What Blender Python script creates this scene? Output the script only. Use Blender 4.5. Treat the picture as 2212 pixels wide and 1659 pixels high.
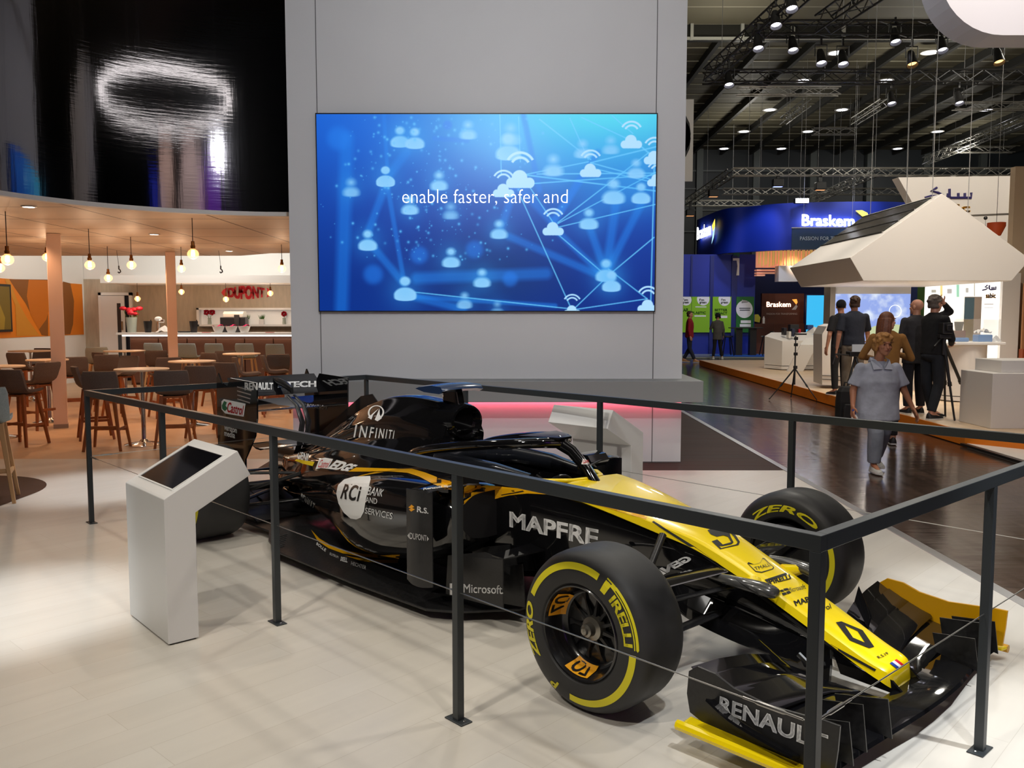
import bpy, bmesh, math, random
import numpy as np
from mathutils import Vector, Matrix
from mathutils.bvhtree import BVHTree
from mathutils.geometry import tessellate_polygon
random.seed(7)
for o_ in list(bpy.data.objects): bpy.data.objects.remove(o_)
SC = bpy.context.scene; COL = SC.collection
PI = math.pi
# ---------------------------------------------------------------- camera
F_PX, PITCH, CAM_H = 1874.26, 0.0789158, 1.6490
cam = bpy.data.cameras.new('camera'); cam_o = bpy.data.objects.new('camera', cam); COL.objects.link(cam_o)
cam.sensor_fit = 'HORIZONTAL'; cam.sensor_width = 36; cam.lens = 36*F_PX/2212
cam.clip_start = .05; cam.clip_end = 300
cam_o.location = (0, 0, CAM_H); cam_o.rotation_euler = (PI/2-PITCH, 0, 0)
SC.camera = cam_o
# ---------------------------------------------------------------- world, exposure
SC.view_settings.view_transform = 'Standard'; SC.view_settings.look = 'None'
SC.view_settings.exposure = 0.0; SC.view_settings.gamma = 1.0; SC.view_settings.use_curve_mapping = False
wd = bpy.data.worlds.new('hall_air'); SC.world = wd; wd.use_nodes = True
wd.node_tree.nodes['Background'].inputs[0].default_value = (1.0, .95, .88, 1)
wd.node_tree.nodes['Background'].inputs[1].default_value = .11
# ---------------------------------------------------------------- lamps of the halls, with added fills
def lamp(kind, loc, to, watts, col=(1, .95, .88), size=.15, angle=60, blend=.5):
    l = bpy.data.lights.new('spot_lamp' if kind == 'SPOT' else 'lamp', kind); l.energy = watts; l.color = col
    o = bpy.data.objects.new(l.name, l); COL.objects.link(o); o.location = loc
    if kind == 'SPOT': l.spot_size = math.radians(angle); l.spot_blend = blend; l.shadow_soft_size = size
    elif kind == 'AREA': l.size = size
    else: l.shadow_soft_size = size
    if to is not None: o.rotation_euler = (Vector(to)-Vector(loc)).to_track_quat('-Z', 'Y').to_euler()
    return o
WARM = (1, .84, .66); NEUT = (1, .925, .81); COOL = (.92, .96, 1)
# floods on the rig above the white stand (wide) and narrow accents that make the bright pools
for L_, T_, W_, A_ in [((-2.5, 3.0, 6.6), (-1.2, 6.2, 0), 285, 75), ((1.0, 1.0, 6.8), (.6, 4.6, 0), 255, 75), ((3.2, 5.0, 6.8), (1.0, 5.2, 0), 255, 70),
                       ((-3.6, 7.0, 6.6), (-.8, 5.6, .2), 220, 70), ((0, 7.6, 7.2), (0, 5.0, 0), 205, 75)]:
    lamp('SPOT', L_, T_, W_, NEUT, .12, A_, .8)
lamp('SPOT', (-.3, 2.4, 5.0), (-.25, 9.6, 3.0), 500, (.93, .96, 1), .12, 80, .9)
lamp('SPOT', (-2.6, .4, 4.8), (-.1, 4.2, .45), 400, NEUT, .12, 58, .9)
lamp('SPOT', (3.4, 5.2, 6.6), (4.0, 9.4, .8), 420, NEUT, .12, 42, .8)
lamp('SPOT', (3.0, 1.6, 5.6), (5.2, 7.0, 4.7), 620, (1, .95, .97), .12, 60, .8)
for L_, T_, W_, A_ in [((-3.4, 2.2, 6.4), (-2.85, 4.75, 0), 1700, 17), ((-2.4, 9.0, 6.4), (-3.95, 8.3, 0), 1200, 20), ((3.6, 2.0, 6.4), (2.0, 3.25, 0), 1500, 18),
                       ((3.4, 6.8, 6.4), (3.0, 4.9, 0), 1000, 17), ((1.6, .6, 6.4), (1.25, 3.3, .1), 620, 22)]:
    lamp('SPOT', L_, T_, W_, COOL, .1, A_, .9)
# unseen point fills added to raise the general light of the hall
for L_ in [(3.5, 13, 9.0), (13, 20.6, 8.6), (6.5, 27, 8.8), (14, 30.5, 8.6), (24, 29, 8.4), (11, 41, 8.9), (22, 43, 8.8)]: lamp('POINT', L_, None, 560 if L_[0] < 4 else 250, (1, .95, .84), .5)
# ---------------------------------------------------------------- pixel <-> place helpers (photo frame 2212 x 1659)
_c, _s = math.cos(PITCH), math.sin(PITCH)
def ray(x, y):
    X = (x-1106)/F_PX; U = -(y-829.5)/F_PX
    return Vector((X, _c+_s*U, -_s+_c*U))
EYE = Vector((0, 0, CAM_H))
def at(x, y, Y=None, Z=None, X=None):
    d = ray(x, y)
    t = Y/d.y if Y is not None else ((Z-CAM_H)/d.z if Z is not None else X/d.x)
    return EYE+d*t
# ---------------------------------------------------------------- materials
def lin(c):
    c = c/255
    return c/12.92 if c <= .04045 else ((c+.055)/1.055)**2.4
def rgb(r, g, b): return (lin(r), lin(g), lin(b))
MATS = {}
def mat(name, col=(.8, .8, .8), rough=.5, metal=0, spec=.5, coat=0, emit=None, es=1, noise=None, bump=None, alpha=None, trans=0, scale=(1, 1, 1)):
    if name in MATS: return MATS[name]
    m = bpy.data.materials.new(name); m.use_nodes = True; nt = m.node_tree; b = nt.nodes['Principled BSDF']
    b.inputs['Base Color'].default_value = (*col, 1); b.inputs['Roughness'].default_value = rough
    b.inputs['Metallic'].default_value = metal; b.inputs['Specular IOR Level'].default_value = spec
    b.inputs['Coat Weight'].default_value = coat; b.inputs['Coat Roughness'].default_value = .03
    b.inputs['Transmission Weight'].default_value = trans
    if emit: b.inputs['Emission Color'].default_value = (*emit, 1); b.inputs['Emission Strength'].default_value = es
    if alpha is not None: b.inputs['Alpha'].default_value = alpha
    if noise or bump:
        tc = nt.nodes.new('ShaderNodeTexCoord'); mp = nt.nodes.new('ShaderNodeMapping'); mp.inputs['Scale'].default_value = scale
        nt.links.new(tc.outputs['Object'], mp.inputs['Vector'])
    if noise:   # (scale, second colour, roughness jitter)
        n = nt.nodes.new('ShaderNodeTexNoise'); n.inputs['Scale'].default_value = noise[0]; n.inputs['Detail'].default_value = 5
        nt.links.new(mp.outputs[0], n.inputs['Vector'])
        mx = nt.nodes.new('ShaderNodeMix'); mx.data_type = 'RGBA'
        mx.inputs[6].default_value = (*col, 1); mx.inputs[7].default_value = (*noise[1], 1)
        rp = nt.nodes.new('ShaderNodeMapRange'); rp.inputs[1].default_value = .3; rp.inputs[2].default_value = .7
        nt.links.new(n.outputs[0], rp.inputs[0]); nt.links.new(rp.outputs[0], mx.inputs[0]); nt.links.new(mx.outputs[2], b.inputs['Base Color'])
        if len(noise) > 2:
            r2 = nt.nodes.new('ShaderNodeMapRange'); r2.inputs[1].default_value = .3; r2.inputs[2].default_value = .7
            r2.inputs[3].default_value = max(0, rough-noise[2]); r2.inputs[4].default_value = rough+noise[2]
            nt.links.new(n.outputs[0], r2.inputs[0]); nt.links.new(r2.outputs[0], b.inputs['Roughness'])
    if bump:    # (scale, strength)
        n = nt.nodes.new('ShaderNodeTexNoise'); n.inputs['Scale'].default_value = bump[0]; n.inputs['Detail'].default_value = 3
        nt.links.new(mp.outputs[0], n.inputs['Vector']); bp = nt.nodes.new('ShaderNodeBump'); bp.inputs['Strength'].default_value = bump[1]; bp.inputs['Distance'].default_value = .02
        nt.links.new(n.outputs[0], bp.inputs['Height']); nt.links.new(bp.outputs[0], b.inputs['Normal'])
    MATS[name] = m; return m
def planks(name, c1, c2, cm, bw, bh, rough=.4, rot=0, mortar=.003, spec=.5, grain=.25, rj=.1):
    m = mat(name, c1, rough, spec=spec); nt = m.node_tree; b = nt.nodes['Principled BSDF']
    tc = nt.nodes.new('ShaderNodeTexCoord'); mp = nt.nodes.new('ShaderNodeMapping'); mp.inputs['Rotation'].default_value = (0, 0, rot)
    nt.links.new(tc.outputs['Object'], mp.inputs[0])
    br = nt.nodes.new('ShaderNodeTexBrick'); br.inputs['Scale'].default_value = 1; br.inputs['Brick Width'].default_value = bw; br.inputs['Row Height'].default_value = bh
    br.inputs['Mortar Size'].default_value = mortar; br.inputs['Color1'].default_value = (*c1, 1); br.inputs['Color2'].default_value = (*c2, 1); br.inputs['Mortar'].default_value = (*cm, 1)
    br.inputs['Mortar Smooth'].default_value = .1; br.offset = .37
    nt.links.new(mp.outputs[0], br.inputs[0])
    n = nt.nodes.new('ShaderNodeTexNoise'); n.inputs['Scale'].default_value = 3; n.inputs['Detail'].default_value = 6
    m2 = nt.nodes.new('ShaderNodeMapping'); m2.inputs['Scale'].default_value = (.35, 4, 1); nt.links.new(mp.outputs[0], m2.inputs[0]); nt.links.new(m2.outputs[0], n.inputs[0])
    mr = nt.nodes.new('ShaderNodeMapRange'); mr.inputs[1].default_value = .3; mr.inputs[2].default_value = .7; mr.inputs[3].default_value = 1-grain; mr.inputs[4].default_value = 1
    nt.links.new(n.outputs[0], mr.inputs[0])
    mx = nt.nodes.new('ShaderNodeMix'); mx.data_type = 'RGBA'; mx.blend_type = 'MULTIPLY'; mx.inputs[0].default_value = 1
    nt.links.new(br.outputs[0], mx.inputs[6]); nt.links.new(mr.outputs[0], mx.inputs[7]); nt.links.new(mx.outputs[2], b.inputs['Base Color'])
    r2 = nt.nodes.new('ShaderNodeMapRange'); r2.inputs[3].default_value = max(.03, rough-rj); r2.inputs[4].default_value = rough+rj
    nt.links.new(n.outputs[0], r2.inputs[0]); nt.links.new(r2.outputs[0], b.inputs['Roughness'])
    return m
# ---------------------------------------------------------------- mesh builder
class MB:
    def __init__(s): s.v = []; s.f = []
    def add(s, vs, fs, M=None):
        n = len(s.v); s.v += [tuple((M @ Vector(q)) if M else q) for q in vs]; s.f += [tuple(i+n for i in q) for q in fs]; return s
    def box(s, x0, x1, y0, y1, z0, z1, M=None):
        return s.add([(x0, y0, z0), (x1, y0, z0), (x1, y1, z0), (x0, y1, z0), (x0, y0, z1), (x1, y0, z1), (x1, y1, z1), (x0, y1, z1)],
                     [(0, 3, 2, 1), (4, 5, 6, 7), (0, 1, 5, 4), (1, 2, 6, 5), (2, 3, 7, 6), (3, 0, 4, 7)], M)
    def bar(s, p, q, w, h=None, up=(0, 0, 1), w2=None, h2=None):
        p, q = Vector(p), Vector(q); h = h or w; w2 = w2 or w; h2 = h2 or h
        d = (q-p).normalized(); u = Vector(up)
        if abs(d.dot(u)) > .98: u = Vector((0, 1, 0))
        a = d.cross(u).normalized(); b = a.cross(d)
        vs = [c+a*i*ww/2+b*j*hh/2 for c, ww, hh in ((p, w, h), (q, w2, h2)) for i, j in ((-1, -1), (1, -1), (1, 1), (-1, 1))]
        return s.add(vs, [(0, 1, 2, 3)[::-1], (4, 5, 6, 7), (0, 1, 5, 4), (1, 2, 6, 5), (2, 3, 7, 6), (3, 0, 4, 7)])
    def tube(s, pts, r, n=8, flat=1.0, up=None):
        pts = [Vector(q) for q in pts]; R = r if isinstance(r, (list, tuple)) else [r]*len(pts); rings = []; a = None
        for i, p in enumerate(pts):
            d = (pts[min(i+1, len(pts)-1)]-pts[max(i-1, 0)]).normalized()
            if a is None:
                u = Vector(up) if up else (Vector((0, 0, 1)) if abs(d.z) < .9 else Vector((1, 0, 0))); a = d.cross(u).normalized()
            else: a = (a-d*a.dot(d)).normalized()
            b = a.cross(d)
            rings.append([p+(a*math.cos(t)+b*math.sin(t)*flat)*R[i] for t in [2*PI*k/n for k in range(n)]])
        return s.loft(rings)
    def loft(s, rings, caps=True, closed=True):
        n = len(rings[0]); base = len(s.v)
        for r in rings: s.v += [tuple(q) for q in r]
        m = n if closed else n-1
        for i in range(len(rings)-1):
            for k in range(m):
                a = base+i*n+k; b = base+i*n+(k+1) % n; s.f.append((a, b, b+n, a+n))
        if caps and closed:
            s.f.append(tuple(base+k for k in range(n))[::-1]); s.f.append(tuple(base+(len(rings)-1)*n+k for k in range(n)))
        return s
    def lathe(s, prof, n=24, c=(0, 0, 0), M=None, caps=True):
        rings = []
        for r, z in prof:
            rg = [Vector((r*math.cos(2*PI*k/n), r*math.sin(2*PI*k/n), z)) for k in range(n)]
            rings.append([((M @ q) if M else q)+Vector(c) for q in rg])
        return s.loft(rings, caps)
    def prism(s, poly, vec):
        n = len(poly); P = [Vector(q) for q in poly]; Q = [q+Vector(vec) for q in P]
        return s.add(P+Q, [tuple(range(n))[::-1], tuple(range(n, 2*n))]+[(i, (i+1) % n, n+(i+1) % n, n+i) for i in range(n)])
    def ball(s, c, r, nu=14, nv=9, M=None):
        r = r if isinstance(r, (list, tuple)) else (r, r, r); vs = []; fs = []
        for j in range(1, nv):
            t = PI*j/nv
            for i in range(nu): vs.append(Vector((r[0]*math.sin(t)*math.cos(2*PI*i/nu), r[1]*math.sin(t)*math.sin(2*PI*i/nu), r[2]*math.cos(t))))
        top = len(vs); vs += [Vector((0, 0, r[2])), Vector((0, 0, -r[2]))]
        for j in range(nv-2):
            for i in range(nu): a = j*nu+i; b = j*nu+(i+1) % nu; fs.append((a, a+nu, b+nu, b))
        for i in range(nu): fs += [(top, i, (i+1) % nu), (top+1, (nv-2)*nu+(i+1) % nu, (nv-2)*nu+i)]
        vs = [((M @ q) if M else q)+Vector(c) for q in vs]
        return s.add(vs, fs)
    def poly(s, pts): n = len(s.v); s.v += [tuple(q) for q in pts]; s.f.append(tuple(range(n, n+len(pts)))); return s
    def grid(s, fn, us, vs):
        b = len(s.v); nu, nv = len(us), len(vs)
        for u in us:
            for w in vs: s.v.append(tuple(fn(u, w)))
        for i in range(nu-1):
            for j in range(nv-1): a = b+i*nv+j; s.f.append((a, a+1, a+nv+1, a+nv))
        return s
    def mirror(s):   # adds the y-mirrored copy
        n = len(s.v); s.v += [(a, -b, c) for a, b, c in s.v[:n]]; s.f += [tuple(i+n for i in q)[::-1] for q in list(s.f)]; return s
    def mesh(s, name):
        me = bpy.data.meshes.new(name); me.from_pydata([tuple(q) for q in s.v], [], s.f); me.validate(); return me
    def build(s, name, m, parent=None, smooth=None, bevel=0, world=False, kind=None, seg=2, fixn=True):
        me = s.mesh(name)
        if fixn:
            bm = bmesh.new(); bm.from_mesh(me); bmesh.ops.recalc_face_normals(bm, faces=bm.faces); bm.to_mesh(me); bm.free()
        if smooth:
            me.shade_smooth()
            if smooth < 180: me.set_sharp_from_angle(angle=math.radians(smooth))
        o = bpy.data.objects.new(name, me); COL.objects.link(o)
        for q in (m if isinstance(m, (list, tuple)) else [m]): me.materials.append(q)
        if parent is not None:
            o.parent = parent
            if world: o.matrix_parent_inverse = Matrix(parent['_m_'] if False else PM[parent.name]).inverted()
        if bevel:
            bv = o.modifiers.new('bevel', 'BEVEL'); bv.width = bevel; bv.segments = seg; bv.limit_method = 'ANGLE'; bv.angle_limit = math.radians(35); bv.harden_normals = False
        if kind: o['kind'] = kind
        return o
PM = {}   # world matrix of every empty, for parts drawn in world coordinates
def thing(name, label, cat, loc=(0, 0, 0), rz=0, group=None):
    o = bpy.data.objects.new(name, None); COL.objects.link(o); o.empty_display_size = .1
    o.location = loc; o.rotation_euler = (0, 0, rz); o['label'] = label; o['category'] = cat
    if group: o['group'] = group
    PM[o.name] = Matrix.Translation(Vector(loc)) @ Matrix.Rotation(rz, 4, 'Z')
    return o
def tag(o, label, cat, group=None, kind=None):
    o['label'] = label; o['category'] = cat
    if group: o['group'] = group
    if kind: o['kind'] = kind
    return o
def struct(o): o['kind'] = 'structure'; return o
def copy_thing(root, loc, rz, label, group=None):
    r = root.copy(); COL.objects.link(r); r.location = loc; r.rotation_euler = (0, 0, rz); r['label'] = label
    if group: r['group'] = group
    for ch in list(root.children):
        c = ch.copy(); COL.objects.link(c); c.parent = r
        for g in list(ch.children): d = g.copy(); COL.objects.link(d); d.parent = c
    return r
# ---------------------------------------------------------------- lettering and flat shapes
_TX = {}
def glyphs(s, bold=0.0, shear=0.0, space=1.0):
    """flat lettering fitted to the unit box -> (verts, faces)"""
    k = (s, bold, shear, space)
    if k in _TX: return _TX[k]
    cu = bpy.data.curves.new('t', 'FONT'); cu.body = s; cu.offset = min(bold, 0); cu.shear = shear; cu.space_character = space; cu.resolution_u = 3
    ob = bpy.data.objects.new('t', cu); me = ob.to_mesh()
    vs = [(q.co.x, q.co.y) for q in me.vertices]; fs = [tuple(p.vertices) for p in me.polygons]
    ob.to_mesh_clear(); bpy.data.objects.remove(ob); bpy.data.curves.remove(cu)
    if bold > 0:    # heavier strokes: the same letters laid a little apart
        V, F_ = vs, fs; vs, fs = [], []
        for dx, dy in ((-1, -1), (1, -1), (-1, 1), (1, 1), (0, 0)):
            b = len(vs); vs += [(a+dx*bold, c+dy*bold*.8) for a, c in V]; fs += [tuple(i+b for i in q) for q in F_]
    x0 = min(q[0] for q in vs); x1 = max(q[0] for q in vs); y0 = min(q[1] for q in vs); y1 = max(q[1] for q in vs)
    _TX[k] = ([((a-x0)/(x1-x0), (b-y0)/(y1-y0)) for a, b in vs], fs); return _TX[k]
def densify(vs, fs, nu, nv):
    bm = bmesh.new(); V = [bm.verts.new((a, b, 0)) for a, b in vs]
    for q in fs:
        try: bm.faces.new([V[i] for i in q])
        except ValueError: pass
    for ax, n in ((0, nu), (1, nv)):
        for i in range(1, n):
            co = [0, 0, 0]; no = [0, 0, 0]; co[ax] = i/n; no[ax] = 1
            bmesh.ops.bisect_plane(bm, geom=bm.verts[:]+bm.edges[:]+bm.faces[:], plane_co=co, plane_no=no)
    bmesh.ops.triangulate(bm, faces=[q for q in bm.faces if len(q.verts) > 4])
    bm.verts.index_update(); out = ([(q.co.x, q.co.y) for q in bm.verts], [tuple(w.index for w in q.verts) for q in bm.faces]); bm.free(); return out
def shape(poly, *holes):   # polygon (with holes) in the unit box
    L = [[Vector((a, c, 0)) for a, c in q] for q in (poly, *holes)]
    return [(q.x, q.y) for l in L for q in l], [tuple(q) for q in tessellate_polygon(L)]
def plane_letters(mb, geo, bl, br, tl, off=None):
    """lettering on a flat surface: corners bottom-left, bottom-right, top-left in 3D"""
    bl, br, tl = Vector(bl), Vector(br), Vector(tl); U = br-bl; W = tl-bl; n = U.cross(W).normalized()*(off or .004)
    b = len(mb.v); mb.v += [tuple(bl+U*a+W*c+n) for a, c in geo[0]]; mb.f += [tuple(i+b for i in q) for q in geo[1]]; return mb
def homog(quad):
    src = [(0, 0), (1, 0), (1, 1), (0, 1)]; A = []; B = []
    for (u, v), (x, y) in zip(src, quad):
        A += [[u, v, 1, 0, 0, 0, -u*x, -v*x], [0, 0, 0, u, v, 1, -u*y, -v*y]]; B += [x, y]
    h = np.linalg.solve(np.array(A, float), np.array(B, float))
    return lambda u, v: ((h[0]*u+h[1]*v+h[2])/(h[6]*u+h[7]*v+1), (h[3]*u+h[4]*v+h[5])/(h[6]*u+h[7]*v+1))
def drape(mb, geo, quad, bvh, Minv, nu=6, nv=3, off=.0025):
    """stick lettering onto a curved body: every point is dropped onto the body's own surface"""
    vs, fs = densify(geo[0], geo[1], nu, nv); fn = homog(quad) if len(quad) == 4 else None
    e = Minv @ EYE; out = []; ok = []
    for a, c in vs:
        x, y = fn(a, c); d = (Minv.to_3x3() @ ray(x, y)).normalized()
        loc, no, i, di = bvh.ray_cast(e, d)
        if loc is None: out.append((0, 0, 0)); ok.append(False); continue
        if no.dot(d) > 0: no = -no
        out.append(tuple(loc+no*off)); ok.append(True)
    b = len(mb.v); mb.v += out
    for q in fs:
        if all(ok[i] for i in q):
            P = [Vector(out[i]) for i in q]
            if max((P[i]-P[i-1]).length for i in range(len(P))) < .35: mb.f.append(tuple(i+b for i in q))
    return mb
def pxpoly(pts, *holes):   # polygon given in photo pixels -> (geo in unit box, quad)
    x0 = min(q[0] for q in pts); x1 = max(q[0] for q in pts); y0 = min(q[1] for q in pts); y1 = max(q[1] for q in pts)
    return shape(*[[((a-x0)/(x1-x0), (y1-c)/(y1-y0)) for a, c in q] for q in (pts, *holes)]), [(x0, y1), (x1, y1), (x1, y0), (x0, y0)]
def inset(pts, f, fy=None):
    cx = sum(q[0] for q in pts)/len(pts); cy = sum(q[1] for q in pts)/len(pts)
    return [(cx+(a-cx)*f, cy+(c-cy)*(fy or f)) for a, c in pts]
def spl(P, n):
    """Catmull-Rom through tuples P, n samples per span"""
    P = [np.array(q, float) for q in P]; out = []
    for i in range(len(P)-1):
        p0 = P[max(i-1, 0)]; p1 = P[i]; p2 = P[i+1]; p3 = P[min(i+2, len(P)-1)]
        for k in range(n):
            t = k/n; out.append(.5*((2*p1)+(-p0+p2)*t+(2*p0-5*p1+4*p2-p3)*t*t+(-p0+3*p1-3*p2+p3)*t**3))
    out.append(P[-1]); return out
# ================================================================ THE SETTING
WHITE = mat('white_panel', (.78, .78, .79), .45, noise=(.8, (.74, .74, .75)))
WHITE2 = mat('white_lacquer', (.82, .81, .79), .35)
DARK = mat('dark_gap', (.02, .02, .02), .6)
CHROME = mat('chrome', (.8, .8, .8), .12, 1)
ALU = mat('aluminium', (.55, .55, .56), .35, 1)
BLACKM = mat('black_metal', (.012, .012, .013), .4)
F_HALL = planks('hall_floor', rgb(80, 61, 50), rgb(66, 51, 43), rgb(32, 25, 22), 2.6, .9, .17, PI/2, .006, grain=.5, rj=.07)
nt_ = F_HALL.node_tree; b_ = nt_.nodes['Principled BSDF']   # slight waviness of the hall boards: long broken reflections
n_ = nt_.nodes.new('ShaderNodeTexNoise'); n_.inputs['Scale'].default_value = 2.2; n_.inputs['Detail'].default_value = 4
tc_ = nt_.nodes.new('ShaderNodeTexCoord'); mp_ = nt_.nodes.new('ShaderNodeMapping'); mp_.inputs['Scale'].default_value = (.7, 3.2, 1)
nt_.links.new(tc_.outputs['Object'], mp_.inputs[0]); nt_.links.new(mp_.outputs[0], n_.inputs[0])
bp_ = nt_.nodes.new('ShaderNodeBump'); bp_.inputs['Strength'].default_value = .12; bp_.inputs['Distance'].default_value = .02
nt_.links.new(n_.outputs[0], bp_.inputs['Height']); nt_.links.new(bp_.outputs[0], b_.inputs['Normal'])
F_STAND = planks('stand_floor', rgb(222, 217, 207), rgb(217, 211, 200), rgb(204, 197, 185), 1.4, .2, .33, math.radians(-47), .0015, grain=.06, rj=.06)
F_BROWN = planks('brown_floor', rgb(74, 50, 43), rgb(65, 44, 38), rgb(50, 34, 30), 1.8, .3, .55, 0, .002, spec=.15, grain=.35)
struct(MB().poly([(-40, -6, -.012), (60, -6, -.012), (60, 62, -.012), (-40, 62, -.012)]).build('floor', F_HALL))
# white stand floor, laid with a brown inlay at its left and a brown field around the tower
def arc(cx, cy, r, a0, a1, n=14): return [(cx+r*math.cos(a0+(a1-a0)*k/n), cy+r*math.sin(a0+(a1-a0)*k/n)) for k in range(n+1)]
inl = [(-9, 2)]+[(-4.44, 2)]+arc(-5.34, 7.95, .9, 0, PI/2)+[(-9, 8.85)]
struct(MB().poly([(-14, -5, 0), (2.92, -5, 0), (2.92, 9.16, 0), (-2.75, 9.16, 0), (-2.75, 9.9, 0), (-14, 9.9, 0)]).build('floor_stand', F_STAND))
struct(MB().poly([(-14, 9.9, 0), (-2.75, 9.9, 0), (-2.75, 24, 0), (-14, 24, 0)]).build('floor_cafe', planks('warm_lit_floor', rgb(214, 180, 144), rgb(208, 173, 136), rgb(186, 150, 114), 1.4, .2, .4, math.radians(-47), .002, grain=.1)))  # warm cafe light tinted into the board colour, otherwise laid like the stand floor
struct(MB().poly([(a, c, .002) for a, c in inl]).build('floor_inlay', F_BROWN))
struct(MB().poly([(-2.75, 9.16, .001), (2.92, 9.16, .001), (2.92, 24, .001), (-2.75, 24, .001)]).build('floor_field', F_BROWN))
struct(MB().box(2.9, 2.97, -5, 24, -.01, .006).build('trim_1', ALU))
# ---------------------------------------------------------------- display tower
tw = thing('display_tower', 'tall white clad tower that carries the big blue screen', 'tower', (-.28, 10.2, 0))
MB().box(-2.45, 1.893, 9.65, 10.75, .0, 8.5).build('cladding', WHITE, tw, world=True)
m_ = MB()
for sx in (-2.122, 1.57): m_.box(sx-.004, sx+.004, 9.646, 9.66, 0, 8.5)
m_.box(-2.45, 1.893, 9.646, 9.66, 0, .012)
m_.build('panel_joint', mat('joint', (.12, .12, .12), .7), tw, world=True)
MB().box(-2.45, 2.06, 9.3, 11.0, .715, .945).build('ledge', mat('grey_ledge', (.27, .28, .28), .5), tw, world=True, bevel=.006)
MB().box(-2.42, 1.9, 9.585, 9.64, .70, .7149).build('light_strip', mat('red_led', (1, .1, .15), .5, emit=(1, .12, .2), es=8), tw, world=True)
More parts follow.
